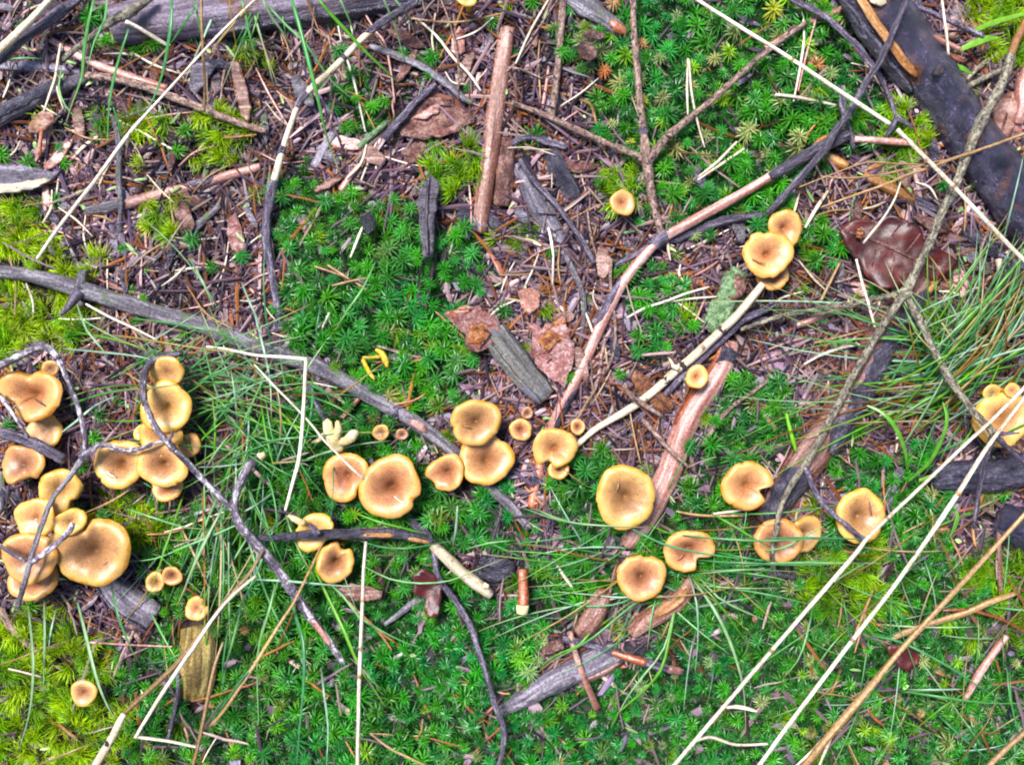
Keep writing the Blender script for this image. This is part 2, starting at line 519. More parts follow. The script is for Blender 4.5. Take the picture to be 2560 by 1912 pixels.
def link(name, me, loc=(0, 0, 0), parent=None):
    o = bpy.data.objects.new(name, me)
    o.location = loc
    COL.objects.link(o)
    if parent is not None:
        o.parent = parent
    return o

def tag(o, label=None, cat=None, group=None, kind=None):
    if label:
        o['label'] = label
    if cat:
        o['category'] = cat
    if group:
        o['group'] = group
    if kind:
        o['kind'] = kind
    return o

def smooth_path(pts, step):
    """Catmull-Rom through 3-D points with radii as a 4th number."""
    P = np.asarray(pts, float)
    if len(P) == 2:
        P = np.array([P[0], P[0] * .5 + P[1] * .5, P[1]])
    Q = np.vstack([2 * P[0] - P[1], P, 2 * P[-1] - P[-2]])
    out = []
    for i in range(1, len(Q) - 2):
        n = max(2, int(np.linalg.norm(Q[i + 1][:3] - Q[i][:3]) / step))
        t = np.linspace(0, 1, n, endpoint=False)[:, None]
        a, b, c, d = Q[i - 1], Q[i], Q[i + 1], Q[i + 2]
        out.append(.5 * (2 * b + (c - a) * t + (2 * a - 5 * b + 4 * c - d) * t * t + (3 * b - a - 3 * c + d) * t ** 3))
    out.append(P[-1:])
    R = np.vstack(out)
    R[:, 3] = np.maximum(R[:, 3], 1e-5)
    return R

def frames(C):
    T = np.gradient(C, axis=0)
    T /= np.linalg.norm(T, axis=1)[:, None] + 1e-12
    up = np.array([0, 0, 1.0])
    A = np.cross(T, up)
    n = np.linalg.norm(A, axis=1)
    A[n < 1e-3] = (1, 0, 0)
    A /= np.linalg.norm(A, axis=1)[:, None]
    B = np.cross(A, T)
    return T, A, B

def tube(path, sides, rough=.10, seed=0, flat=1.0, blunt=False, freq=1.0, ridges=0.0):
    """A tapering, knobbly round stick along path rows (x, y, z, r); closed ends. B points up."""
    C, R = path[:, :3], path[:, 3]
    T, A, B = frames(C)
    n = len(C)
    s = np.concatenate([[0], np.cumsum(np.linalg.norm(np.diff(C, axis=0), axis=1))])
    th = np.linspace(0, 2 * math.pi, sides, endpoint=False)
    r0 = float(np.mean(R))
    k = freq / max(r0, 1e-4)
    V, TC = [], []
    rr = np.random.RandomState(seed)
    w = rr.rand(6) * 6.28
    for i in range(n):
        ang = th
        d = np.empty(sides)
        for j, a in enumerate(ang):
            d[j] = mnoise.noise((s[i] * k * .45 + seed * 3.1, math.cos(a) * 1.1 + seed, math.sin(a) * 1.1)) + .5 * mnoise.noise((s[i] * k * 1.3 + seed, math.cos(a) * 2.3, math.sin(a) * 2.3 + seed))
        rad = R[i] * (1 + rough * d * 1.6)
        if ridges:
            rad = rad * (1 + ridges * np.abs(np.sin(ang * 5 + w[0] + .6 * math.sin(s[i] * k * .15 + w[1]))) - ridges * .5)
        V.append(C[i] + np.outer(np.cos(ang) * rad, A[i]) + np.outer(np.sin(ang) * rad * flat, B[i]))
        TC.append(np.stack([np.full(sides, s[i] + seed * .37), np.cos(ang) * R[i], np.sin(ang) * R[i]], 1))
    V = np.vstack(V)
    TC = np.vstack(TC)
    F = []
    for i in range(n - 1):
        for j in range(sides):
            a, b = i * sides + j, i * sides + (j + 1) % sides
            F.append((a, b, b + sides, a + sides))
    bul = .15 if blunt else .8
    e0 = C[0] - T[0] * R[0] * bul
    e1 = C[-1] + T[-1] * R[-1] * bul
    m = len(V)
    V = np.vstack([V, e0, e1])
    TC = np.vstack([TC, TC[0] * (1, 0, 0), TC[-1] * (1, 0, 0)])
    o = (n - 1) * sides
    for j in range(sides):
        F.append((m, (j + 1) % sides, j))
        F.append((m + 1, o + j, o + (j + 1) % sides))
    return V, F, TC

def shell(path, a, b, ang0, ang1, grow=1.06, thick=.10, seed=0, nseg=10):
    """A plate of bark clinging to a stick between fractions a..b of its length and angles ang0..ang1 (90 degrees is up)."""
    n0 = len(path)
    i0, i1 = int(a * (n0 - 1)), max(int(b * (n0 - 1)), int(a * (n0 - 1)) + 3)
    i1 = min(i1, n0 - 1)
    C, R = path[:, :3], path[:, 3]
    T, A, B = frames(C)
    s = np.concatenate([[0], np.cumsum(np.linalg.norm(np.diff(C, axis=0), axis=1))])
    idx = list(range(i0, i1 + 1))
    V, TC = [], []
    for lay in (0, 1):
        for q, i in enumerate(idx):
            f = q / max(1, len(idx) - 1)
            e = min(f, 1 - f) * 6
            taper = min(1, .35 + e)
            mid = (ang0 + ang1) / 2 + min(14, .04 / R[i] * .9) * mnoise.noise((s[i] * 90 + seed, 1.7, 0))
            half = (ang1 - ang0) / 2 * taper * (1 + .35 * mnoise.noise((s[i] * 160 + seed, 5.1, 2)))
            for j in range(nseg + 1):
                an = math.radians(mid + half * (2 * j / nseg - 1))
                g = grow + (thick if lay == 0 else -.12) + (.05 * mnoise.noise((s[i] * 300, an * 3, seed)) if lay == 0 else 0)
                V.append(C[i] + (A[i] * math.cos(an) + B[i] * math.sin(an)) * R[i] * g)
                TC.append((s[i] + seed, math.cos(an) * R[i], math.sin(an) * R[i]))
    m, w = len(idx), nseg + 1
    F = []
    o = m * w
    for q in range(m - 1):
        for j in range(nseg):
            x = q * w + j
            F.append((x, x + 1, x + w + 1, x + w))
            F.append((o + x, o + x + w, o + x + w + 1, o + x + 1))
        x = q * w
        F.append((x, x + w, o + x + w, o + x))
        x = q * w + nseg
        F.append((x, o + x, o + x + w, x + w))
    for j in range(nseg):
        F.append((j, o + j, o + j + 1, j + 1))
        x = (m - 1) * w + j
        F.append((x, x + 1, o + x + 1, o + x))
    return np.array(V), F, np.array(TC)

def blob(c, r, seed=0, squash=(1, 1, .8), lump=.3, n=10):
    V, F = [], []
    for i in range(n + 1):
        ph = math.pi * i / n
        for j in range(2 * n):
            th = math.pi * j / n
            d = Vector((math.sin(ph) * math.cos(th), math.sin(ph) * math.sin(th), math.cos(ph)))
            k = 1 + lump * (mnoise.noise(d * 1.7 + Vector((seed, seed * 2, 0))) + .5 * mnoise.noise(d * 4 + Vector((seed, 0, 3))))
            V.append([c[a] + d[a] * r * k * squash[a] for a in range(3)])
    w = 2 * n
    for i in range(n):
        for j in range(w):
            a, b = i * w + j, i * w + (j + 1) % w
            F.append((a, a + w, b + w, b))
    V = np.array(V)
    return V, F, V - np.array(c)

def plate(poly, z, thick, seed=0, curl=0.0, jag=.06, amp=.002, cell=12, bend_axis=0.0, drape=1.0):
    """A flake or leaf with a measured outline: wavy, curled, with real thickness. poly in photograph pixels, z above the ground."""
    cx = sum(p[0] for p in poly) / len(poly)
    cy = sum(p[1] for p in poly) / len(poly)
    ring = []
    n = len(poly)
    size = max(max(p[0] for p in poly) - min(p[0] for p in poly), max(p[1] for p in poly) - min(p[1] for p in poly))
    for i in range(n):
        a, b = poly[i], poly[(i + 1) % n]
        m = max(1, int(math.dist(a, b) / cell))
        for j in range(m):
            t = j / m
            x, y = a[0] + (b[0] - a[0]) * t, a[1] + (b[1] - a[1]) * t
            k = jag * size * mnoise.noise((x * .06 + seed, y * .06, seed))
            d = math.hypot(x - cx, y - cy) or 1
            ring.append((x + (x - cx) / d * k, y + (y - cy) / d * k))
    pts = list(ring)
    xs = np.arange(min(p[0] for p in ring), max(p[0] for p in ring), cell)
    ys = np.arange(min(p[1] for p in ring), max(p[1] for p in ring), cell)
    X, Y = np.meshgrid(xs, ys)
    X = X + NR.uniform(-.3, .3, X.shape) * cell
    Y = Y + NR.uniform(-.3, .3, Y.shape) * cell
    I = inpoly(X, Y, [(cx + (p[0] - cx) * .93, cy + (p[1] - cy) * .93) for p in ring])
    pts += list(zip(X[I].tolist(), Y[I].tolist()))
    res = delaunay_2d_cdt([Vector(p) for p in pts], [], [list(range(len(ring)))], 1, 1e-4)
    vo, fo = res[0], res[2]
    z0 = gz((cx, cy))
    ca, sa = math.cos(bend_axis), math.sin(bend_axis)
    top = []
    for v in vo:
        dx, dy = v.x - cx, v.y - cy
        u = (dx * -sa + dy * ca) / (size * .5)
        zz = z + (gz((v.x, v.y)) * drape + z0 * (1 - drape)) + curl * u * u + amp * (mnoise.noise((v.x * .018 + seed, v.y * .018, 0)) + .4 * mnoise.noise((v.x * .06, v.y * .06, seed)))
        top.append((*wxy((v.x, v.y), zz), zz))
    V = np.array(top)
    m = len(V)
    Vb = V - np.array([0, 0, thick])
    edges = {}
    for f in fo:
        for a, b in zip(f, f[1:] + f[:1]):
            edges[(a, b)] = True
    F = [tuple(f) for f in fo] + [tuple(m + i for i in reversed(f)) for f in fo]
    for a, b in edges:
        if (b, a) not in edges:
            F.append((b, a, m + a, m + b))
    nrm = np.cross(V[fo[0][1]] - V[fo[0][0]], V[fo[0][2]] - V[fo[0][0]])
    if nrm[2] < 0:
        F = [tuple(reversed(f)) for f in F]
    VV = np.vstack([V, Vb])
    return VV, F, VV.copy()

def crisp_rim(me):
    """Leaves and flakes: soft upper face, crisp edge."""
    for f in me.polygons:
        if len(f.vertices) == 4:
            f.use_smooth = False
    return me

def rebase(V, base):
    return np.asarray(V) - np.asarray(base)[None, :]

BIG = []            # thick wood: moss does not grow through it

def path3(t, pts, r, z, step=None, lift=True):
    """Measured points -> rows (x, y, z, r). r in photograph pixels, z = millimetres of the stick's underside above the ground."""
    P = pp(t, pts)
    n = len(P)
    rs = list(r) if isinstance(r, (list, tuple)) else [r] * n
    zs = list(z) if isinstance(z, (list, tuple)) else [z] * n
    if len(rs) != n:
        rs = np.interp(np.linspace(0, 1, n), np.linspace(0, 1, len(rs)), rs)
    if len(zs) != n:
        zs = np.interp(np.linspace(0, 1, n), np.linspace(0, 1, len(zs)), zs)
    rows = []
    g = [gz(p) for p in P]
    gm = sum(g) / n
    for p, rr, zz, gg in zip(P, rs, zs, g):
        h = (.4 * gg + .6 * gm) + zz * .001 + rr * PX * .8
        k = (HCAM - h) / HCAM
        rows.append((*wxy(p, h), h, rr * PX * k))
    st = step or max(.0022, min(.006, float(np.mean(rs)) * PX * .9))
    if float(np.mean(rs)) > 17:
        BIG.append([(p[0], p[1], rr) for p, rr in zip(P, rs)])
    return smooth_path(rows, st)

def sides_for(r):
    return 8 if r < .0022 else 12 if r < .005 else 20 if r < .01 else 32

ROUGH = {'dark_twig': .24, 'spotted_twig': .2, 'lichen_twig': .24, 'white_stick': .24, 'grey_bark': .2, 'wet_bark': .24, 'charcoal': .3, 'straw': .06, 'brown_straw': .08}

def stick(name, label, cat, t, pts, r, z, mat, parts=(), seed=None, rough=None, group=None, flat=1.0, blunt=True, ridges=0.0, main='shaft'):
    """One stick, log, straw or twig. parts: ('tube', name, tile, pts, r, z, mat) | ('bark', name, a, b, ang0, ang1, mat) | ('knot', name, frac, scale, mat)"""
    seed = RNG.random() * 50 if seed is None else seed
    rough = ROUGH.get(mat, .13) if rough is None else rough
    thin = {'white_stick': .84, 'straw': .88}.get(mat, 1)
    r = [q * thin for q in r] if isinstance(r, (list, tuple)) else r * thin
    path = path3(t, pts, r, z)
    base = path[0, :3].copy()
    sd_ = sides_for(float(np.mean(path[:, 3])))
    V, F, TC = tube(path, sd_, rough, int(seed * 7) % 97, flat, blunt, ridges=ridges)
    if not parts:
        return tag(link(name, mk_mesh(name, rebase(V, base), F, mat, TC), base), label, cat, group)
    root = link(name, None, base)
    tag(root, label, cat, group)
    link(main, mk_mesh(main, rebase(V, base), F, mat, TC), parent=root)
    for k, p in enumerate(parts):
        if p[0] == 'tube':
            _, nm, tt, pq, rq, zq, mq = p
            ph = path3(tt, pq, rq, zq)
            v, f, c = tube(ph, sides_for(float(np.mean(ph[:, 3]))), rough, int(seed * 3 + k * 5) % 89, 1, True)
        elif p[0] == 'bark':
            _, nm, a, b, a0, a1, mq = p
            v, f, c = shell(path, a, b, a0, a1, seed=seed + k)
        else:
            _, nm, fr, scl, mq = p
            q = path[int(fr * (len(path) - 1))]
            v, f, c = blob(q[:3] + np.array([0, 0, q[3] * .15]), q[3] * scl, seed + k, (1, 1, .9), .35, 8)
        link(nm, mk_mesh(nm, rebase(v, base), f, mq, c), parent=root)
    return root

def flake(name, label, cat, t, poly, z, thick, mat, curl=0.0, jag=.05, amp=.0025, bend=0.0, parts=(), group=None, drape=.6, cell=11):
    P = pp(t, poly)
    sd_ = RNG.random() * 40
    V, F, TC = plate(P, z * .001, thick * .001, sd_, curl * .001, jag, amp, cell, bend, drape)
    base = V.mean(0)
    if not parts:
        return tag(link(name, crisp_rim(mk_mesh(name, rebase(V, base), F, mat, TC)), base), label, cat, group)
    root = tag(link(name, None, base), label, cat, group)
    link('blade' if 'leaf' in name else 'slab', crisp_rim(mk_mesh('blade', rebase(V, base), F, mat, TC)), parent=root)
    for p in parts:
        if p[0] == 'rib':
            _, nm, tt, pts, rr, zz, mq = p
            Q = pp(tt, pts)
            cz = float(V[:, 2].max())
            rows = []
            for (x, y) in Q:
                i = int(np.argmin((V[:len(V) // 2, 0] - wxy((x, y), cz)[0]) ** 2 + (V[:len(V) // 2, 1] - wxy((x, y), cz)[1]) ** 2))
                h = V[i, 2] + rr * PX * .3
                rows.append((*wxy((x, y), h), h, rr * PX))
            v, f, c = tube(smooth_path(rows, .003), 8, .1, 3)
        else:
            _, nm, tt, poly2, zz, th, mq = p
            v, f, c = plate(pp(tt, poly2), (z + zz + 1.5) * .001, th * .001, sd_ + 3, curl * .001, .08, amp, 9, bend, drape)
        link(nm, mk_mesh(nm, rebase(v, base), f, mq, c), parent=root)
    return root

# ------------------------------------------------------------------ the ground
def build_ground():
    u = np.linspace(-1, 1, 301)
    fx = .62 * u + 3.4 * u ** 9
    X, Y = np.meshgrid(fx, fx * .8)
    Z = gzw(X, Y)
    far = np.clip((np.maximum(np.abs(X) / .53, np.abs(Y) / .43) - .9) / .1, 0, 1)
    Z = Z * (1 - far) + far * (.006 * np.sin(X * 9 + np.sin(Y * 6)) * np.cos(Y * 7 + np.sin(X * 5)) + .004 * np.sin(X * 31 + Y * 17) * np.sin(Y * 27 - X * 9))
    V = np.stack([X, Y, Z], -1).reshape(-1, 3)
    h, w = X.shape
    i = np.arange(h * w).reshape(h, w)
    F = np.stack([i[:-1, :-1], i[:-1, 1:], i[1:, 1:], i[1:, :-1]], -1).reshape(-1, 4)
    m, nt, bs = _principled('humus')
    N, L = nt.nodes, nt.links
    tc = N.new('ShaderNodeTexCoord')
    n1 = N.new('ShaderNodeTexNoise')
    n1.inputs['Scale'].default_value = 160
    n1.inputs['Detail'].default_value = 8
    n1.inputs['Roughness'].default_value = .7
    L.new(tc.outputs['Object'], n1.inputs['Vector'])
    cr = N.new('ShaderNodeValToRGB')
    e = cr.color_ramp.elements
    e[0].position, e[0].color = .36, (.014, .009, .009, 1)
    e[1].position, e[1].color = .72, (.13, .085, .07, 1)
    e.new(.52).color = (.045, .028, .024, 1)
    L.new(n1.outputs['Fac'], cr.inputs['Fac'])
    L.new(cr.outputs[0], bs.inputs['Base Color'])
    bs.inputs['Roughness'].default_value = .85
    bs.inputs['Specular IOR Level'].default_value = .2
    bu = N.new('ShaderNodeBump')
    bu.inputs['Strength'].default_value = 1
    bu.inputs['Distance'].default_value = .003
    L.new(n1.outputs['Fac'], bu.inputs['Height'])
    L.new(bu.outputs[0], bs.inputs['Normal'])
    MATS['humus'] = m
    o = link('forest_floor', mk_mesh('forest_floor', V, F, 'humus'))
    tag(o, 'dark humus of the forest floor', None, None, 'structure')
build_ground()

# ------------------------------------------------------------------ wood: logs, sticks, twigs, straws (measured one by one)
S = stick
S('fallen_log', 'thick weathered grey-brown log lying along the top edge', 'log', 'p', [(290, 62), (440, 48), (640, 18), (860, -14), (1090, -48)], [46, 52, 54, 54, 50], 0, 'weathered_log',
  [('bark', 'bark_strip', .3, .95, -40, 25, 'wet_bark')], ridges=.05)
S('fallen_log', 'thick wet blackish log with an orange bare strip, upper right corner', 'log', 'p', [(2120, -110), (2190, 10), (2265, 120), (2338, 217), (2430, 345), (2520, 470), (2640, 640)], [74, 75, 70, 64, 64, 68, 72], 0, 'wet_log',
  [('bark', 'bare_strip', .10, .37, 40, 53, 'orange_wood'), ('bark', 'bare_strip', .11, .19, 58, 84, 'cream_wood'), ('tube', 'knot', 'a3', [(1085, 455), (1110, 470)], [15, 13], 36, 'knot'),
   ('bark', 'bark_flap', .12, .40, 4, 28, 'wet_bark')], rough=.06)
S('fallen_log', 'reddish log half covered by black bark under the lichen twig', 'log', 'p', [(1905, 1300), (1975, 1200), (2055, 1100), (2130, 985), (2205, 850), (2300, 700)], [30, 42, 44, 43, 40, 34], 0, 'log_wood',
  [('bark', 'bark_plate', .32, .97, -10, 104, 'wet_bark'), ('bark', 'bark_plate', .02, .24, 40, 130, 'wet_bark')])
S('fallen_log', 'dark ribbed log end at the right edge below the bright green blade', 'log', 'b3', [(1060, 1440), (1300, 1420), (1520, 1390), (1800, 1340)], [34, 40, 42, 44], 0, 'wet_bark', ridges=.18)
S('fallen_log', 'bluish black log at the right edge behind the brown straw', 'log', 'c3', [(1480, 60), (1600, 120), (1800, 190)], [42, 52, 54], 0, 'wet_log')
S('peeled_branch', 'thick pink peeled branch with a black end, between moss patches', 'branch', 'b2', [(1405, 560), (1370, 680), (1290, 820), (1190, 960), (1110, 1110), (1060, 1260), (1010, 1400), (930, 1570), (840, 1720), (740, 1860)], [22, 26, 29, 30, 31, 31, 31, 30, 28, 20], [0, 0, 0, 0, 0, 0, 2, 4, 6, 3], 'pink_wood',
  [('bark', 'bark_collar', 0.0, .09, -180, 180, 'wet_bark'), ('bark', 'bark_strip', .0, .45, 20, 42, 'red_wood')], rough=.07)
S('peeled_branch', 'pinkish brown peeled branch with grey snapped end, pointing down from the top', 'branch', 'a1', [(1625, 190), (1590, 420), (1560, 640), (1530, 820), (1510, 1000), (1480, 1200), (1455, 1400), (1450, 1500)], [20, 23, 24, 24, 23, 22, 20, 17], 3, 'brown_peeled',
  [('bark', 'broken_end', .91, 1.0, -180, 180, 'grey_wood'), ('tube', 'splinter', 'a1', [(1410, 1400), (1420, 1500), (1440, 1545)], [12, 9, 3], 4, 'grey_wood')], rough=.07)
S('bark_strip', 'dark strip of rotten wood beside the pinkish brown peeled branch', 'wood', 'a1', [(1630, 900), (1610, 1100), (1590, 1330)], [22, 25, 22], 0, 'plum_bark')
S('grey_branch', 'long grey branch with a side stub crossing from the left edge to the middle', 'branch', 'v', [(-30, 585), (60, 594), (165, 622), (260, 652), (350, 680), (440, 705), (520, 735), (600, 765), (680, 792), (760, 832), (830, 872), (900, 915), (970, 968), (1050, 1045), (1100, 1090), (1145, 1140)],
  [16, 17, 21, 20, 21, 20, 20, 20, 20, 21, 20, 18, 17, 16, 13, 10], [12, 12, 12, 10, 9, 8, 8, 8, 8, 7, 6, 6, 6, 5, 5, 4], 'grey_bark',
  [('tube', 'side_stub', 'v', [(172, 628), (176, 600), (180, 585)], [17, 12, 9], 15, 'grey_bark'), ('tube', 'side_stub', 'v', [(172, 628), (150, 660), (131, 680)], [15, 10, 5], 16, 'dark_twig'),
   ('bark', 'bare_scar', .735, .765, 60, 120, 'pink_wood'), ('knot', 'knot', .715, 1.15, 'dark_twig')], rough=.10)
S('forked_twig', 'pinkish forked twig with three arms over the upper moss carpet', 'twig', 'v', [(1366, -30), (1369, 60), (1376, 150), (1386, 250), (1397, 345), (1404, 400), (1414, 450), (1428, 505)], [8, 8, 8.5, 9, 13, 11, 10, 10], [26, 26, 25, 24, 20, 18, 15, 12], 'spotted_twig',
  [('tube', 'side_arm', 'v', [(1400, 348), (1440, 298), (1490, 255), (1540, 215), (1640, 125), (1740, 50)], [11, 11, 8, 8, 7, 6], [20, 20, 20, 20, 22, 22], 'spotted_twig'),
   ('tube', 'side_arm', 'v', [(1392, 346), (1350, 325), (1300, 305), (1240, 278), (1180, 250), (1105, 222)], [10, 8, 8, 7.5, 7, 6], [20, 20, 19, 17, 16, 14], 'spotted_twig'), ('knot', 'knot', .59, 1.25, 'dark_twig'), ('tube', 'bud_stub', 'a2', [(1010, 880), (1025, 840)], [10, 5], 26, 'spotted_twig')])
S('long_stick', 'long pinkish tan stick running from the big log past the pale stem', 'stick', 'v', [(1832, 290), (1800, 305), (1760, 326), (1680, 372), (1600, 420), (1500, 475), (1430, 515), (1392, 552), (1350, 605), (1318, 660), (1290, 720), (1262, 785), (1238, 835), (1205, 895), (1175, 970)],
  [15, 14, 13, 12, 12, 13, 13, 13, 13, 15, 14, 13, 14, 14, 11], [18, 18, 18, 18, 16, 14, 12, 12, 12, 10, 9, 8, 8, 6, 5], 'pink_wood',
  [('bark', 'bark_sleeve', 0, .20, -10, 200, 'dark_twig'), ('bark', 'bark_sleeve', .45, .50, -180, 180, 'dark_twig'), ('bark', 'bark_sleeve', .60, .72, -90, 80, 'dark_twig'), ('bark', 'bark_strip', .86, .99, 100, 170, 'wet_bark')], rough=.08)
S('stick_piece', 'reddish stick piece with black bark ring below the folded mushroom', 'stick', 'b2', [(190, 1330), (165, 1430), (140, 1520), (125, 1620)], [13, 13, 12, 12], 3, 'red_wood', [('bark', 'bark_ring', .30, .62, -180, 180, 'wet_bark')])
S('stick_piece', 'short reddish stick with a pale cut end standing in the lower moss', 'stick', 'c2', [(68, 390), (72, 470), (75, 560), (68, 640)], [12, 12, 13, 15], 22, 'red_wood', [('tube', 'cut_end', 'c2', [(66, 620), (66, 672)], [15, 13], 23, 'pale_flesh')])
S('lichen_twig', 'long grey lichened twig forking twice, over the dark leaf and the right mushroom', 'twig', 'v', [(2185, 120), (2165, 180), (2120, 260), (2088, 340), (2055, 420), (2030, 470), (2005, 530), (1980, 585), (1955, 632)], [11, 12, 13, 12, 12, 11, 10, 10, 13], [40, 46, 52, 52, 46, 40, 36, 34, 32], 'lichen_twig',
  [('tube', 'side_arm', 'v', [(1950, 632), (1910, 642), (1850, 655), (1770, 668), (1690, 682), (1600, 712)], [10, 8, 7, 7, 6, 5], [32, 30, 27, 24, 20, 14], 'lichen_twig'),
   ('tube', 'side_arm', 'v', [(1953, 636), (1910, 700), (1862, 780), (1830, 835), (1795, 905), (1765, 960), (1738, 1005), (1705, 1055), (1685, 1100), (1678, 1140), (1668, 1190), (1672, 1245)], [11, 9, 9, 9, 9, 8.5, 9, 7, 7, 7, 6, 7], [32, 32, 32, 30, 28, 26, 24, 34, 40, 44, 42, 22], 'lichen_twig'),
   ('tube', 'side_arm', 'v', [(1740, 1008), (1755, 1050), (1785, 1095), (1830, 1135), (1868, 1168)], [8, 7, 7, 6, 8], [24, 32, 40, 42, 40], 'dark_twig'),
   ('tube', 'side_arm', 'v', [(1958, 634), (1990, 700), (2030, 780), (2062, 835), (2105, 890), (2148, 935)], [10, 9, 9, 9, 9, 10], [32, 36, 40, 44, 50, 54], 'lichen_twig'),
   ('tube', 'side_arm', 'v', [(2148, 938), (2128, 990), (2115, 1060), (2104, 1140)], [9, 7, 6, 5], [54, 48, 40, 30], 'dark_twig'),
   ('tube', 'side_arm', 'v', [(2148, 940), (2180, 970), (2225, 1010)], [9, 7, 6], [54, 50, 46], 'dark_twig'),
   ('tube', 'thorn', 'v', [(2148, 938), (2180, 936), (2202, 935)], [7, 4, 2], [54, 55, 56], 'dark_twig'), ('knot', 'knot', 1.0, 1.2, 'lichen_twig')])
S('twig', 'curled dead twig foot gripping the moss under the paired mushrooms', 'twig', 'c3', [(-30, 480), (30, 410), (80, 425), (180, 445)], [6, 8, 7, 5], 12, 'dark_twig')
S('pale_stem', 'pale cream dead stem with dark nodes, running diagonally under the mushroom trio', 'stem', 'b2', [(1620, 180), (1560, 255), (1450, 385), (1350, 480), (1180, 640), (1060, 740), (940, 850), (800, 960), (650, 1050), (520, 1130), (410, 1230)], [9, 10, 10.5, 10.5, 11, 10.5, 10.5, 10, 9, 8, 7], [26, 25, 22, 20, 18, 17, 16, 15, 14, 13, 12], 'cream_wood',
  [('knot', 'node', .255, 1.08, 'knot'), ('knot', 'node', .475, 1.1, 'knot'), ('knot', 'node', .56, 1.08, 'knot'), ('tube', 'side_stub', 'b2', [(1075, 725), (1030, 705)], [7, 5], 22, 'cream_wood'), ('bark', 'bark_flake', .24, .36, 150, 200, 'dark_twig')], rough=.06)
S('twig', 'thin black twig running close beside the pale cream stem', 'twig', 'b2', [(1700, 300), (1600, 360), (1480, 420), (1380, 520), (1200, 680), (1080, 790), (1000, 880), (900, 970), (780, 1080), (620, 1220), (480, 1400), (320, 1600)], [8, 9, 9, 9, 9, 10, 9, 8, 7, 6, 6, 5], [14, 14, 14, 14, 12, 12, 10, 10, 8, 8, 8, 8], 'dark_twig', [('tube', 'side_shoot', 'b2', [(1480, 420), (1540, 415), (1652, 405)], [7, 6, 5], 14, 'dark_twig')])
S('twig', 'thick black twig under the long tan stick, ending at the mushroom trio', 'twig', 'v', [(1330, 575), (1380, 545), (1430, 525), (1490, 505), (1550, 480), (1600, 470), (1650, 465)], [7, 8, 10, 11, 11, 10, 8], [6, 8, 8, 8, 10, 10, 10], 'dark_twig')
S('twig', 'straight black twig leaning from the big wet log down to the mushroom trio', 'twig', 'a3', [(893, 0), (850, 110), (720, 400), (640, 520), (520, 735), (430, 850), (380, 950), (260, 1090), (130, 1235), (0, 1385)], [7, 7, 8, 8, 9, 9, 9, 9, 9, 9], [50, 48, 40, 36, 32, 30, 28, 24, 20, 18], 'dark_twig')
S('twig', 'knobbly dark twig bending down the left side of the big wet log', 'twig', 'a3', [(120, -20), (200, 20), (330, 85), (420, 150), (500, 225), (600, 330), (690, 450), (740, 530), (790, 650), (830, 760)], [7, 8, 8, 8, 8, 8, 8, 6, 6, 8], [20, 20, 20, 22, 24, 26, 26, 22, 18, 16], 'dark_twig', [('tube', 'claw', 'a3', [(828, 755), (790, 840), (750, 890)], [9, 7, 3], 16, 'dark_twig'), ('tube', 'claw', 'a3', [(828, 760), (880, 790), (940, 830)], [9, 6, 3], 16, 'dark_twig')])
S('twig', 'short black twig joining the knobbly twig to the dark stick end', 'twig', 'a3', [(465, 560), (480, 680), (510, 800), (555, 960)], [8, 9, 8, 6], 14, 'dark_twig')
S('stick_piece', 'short pinkish stick lying level below the knobbly twig', 'stick', 'a3', [(560, 900), (680, 905), (800, 915), (930, 922)], [8, 9, 9, 9], 14, 'pink_wood')
S('stick_piece', 'chunky dark stick end with orange torn wood in the right moss', 'stick', 'a3', [(300, 960), (370, 915), (470, 900), (560, 890)], [14, 15, 14, 10], 12, 'dark_twig', [('bark', 'torn_wood', 0, .25, 60, 160, 'orange_wood')])
S('stick_piece', 'orange stick broken in two lengths under the brown grass stalks', 'stick', 'a3', [(350, 990), (420, 1030), (505, 1075)], [11, 14, 12], 8, 'orange_wood')
S('stick_piece', 'long tapering orange stick beneath the brown grass stalks', 'stick', 'a3', [(620, 1125), (720, 1180), (830, 1240), (935, 1290)], [11, 14, 14, 12], 8, 'orange_wood', [('tube', 'dark_end', 'a3', [(930, 1288), (1010, 1320), (1090, 1360)], [12, 12, 9], 6, 'dark_twig')])
S('stick_piece', 'slim orange stick in the top right corner', 'stick', 'a3', [(1680, 120), (1610, 250), (1545, 410)], [10, 10, 9], 22, 'orange_wood')
S('bark_strip', 'pink curved bark strip at the right edge by the lichened twig', 'bark', 'a3', [(1690, 420), (1640, 560), (1640, 680), (1610, 800)], [14, 18, 16, 12], 12, 'pink_wood')
S('twig', 'rough grey twig behind the big wet log, topmost of the two', 'twig', 'a3', [(1250, 545), (1370, 430), (1480, 345)], [5, 6, 5], 10, 'lichen_twig')
S('twig', 'rough grey twig behind the big wet log, thicker and lower of the two', 'twig', 'a3', [(1260, 590), (1360, 520), (1520, 450)], [6, 7, 8], 14, 'lichen_twig')
S('twig', 'dark twig crossing behind the top of the big wet log', 'twig', 'a3', [(900, 20), (1060, 85), (1200, 150), (1300, 195), (1390, 240)], [6, 7, 7, 7, 6], 26, 'dark_twig')
S('stick_piece', 'smooth pink stick lying against the back of the big wet log', 'stick', 'a3', [(1005, 215), (1120, 265), (1245, 325)], [7, 8, 7], 30, 'pink_wood')
S('stick_piece', 'short dark twig sticking out above the big wet log', 'twig', 'a3', [(965, 0), (990, 90), (1010, 180)], [8, 8, 7], 24, 'dark_twig')
S('stick_piece', 'brown crusty branch piece crossing the black twig near the top', 'stick', 'a3', [(-20, 310), (80, 260), (160, 200), (300, 130), (420, 85), (500, 45)], [8, 9, 10, 10, 9, 7], 12, 'brown_peeled', [('bark', 'bark_flake', .3, .55, 20, 120, 'dark_twig')])
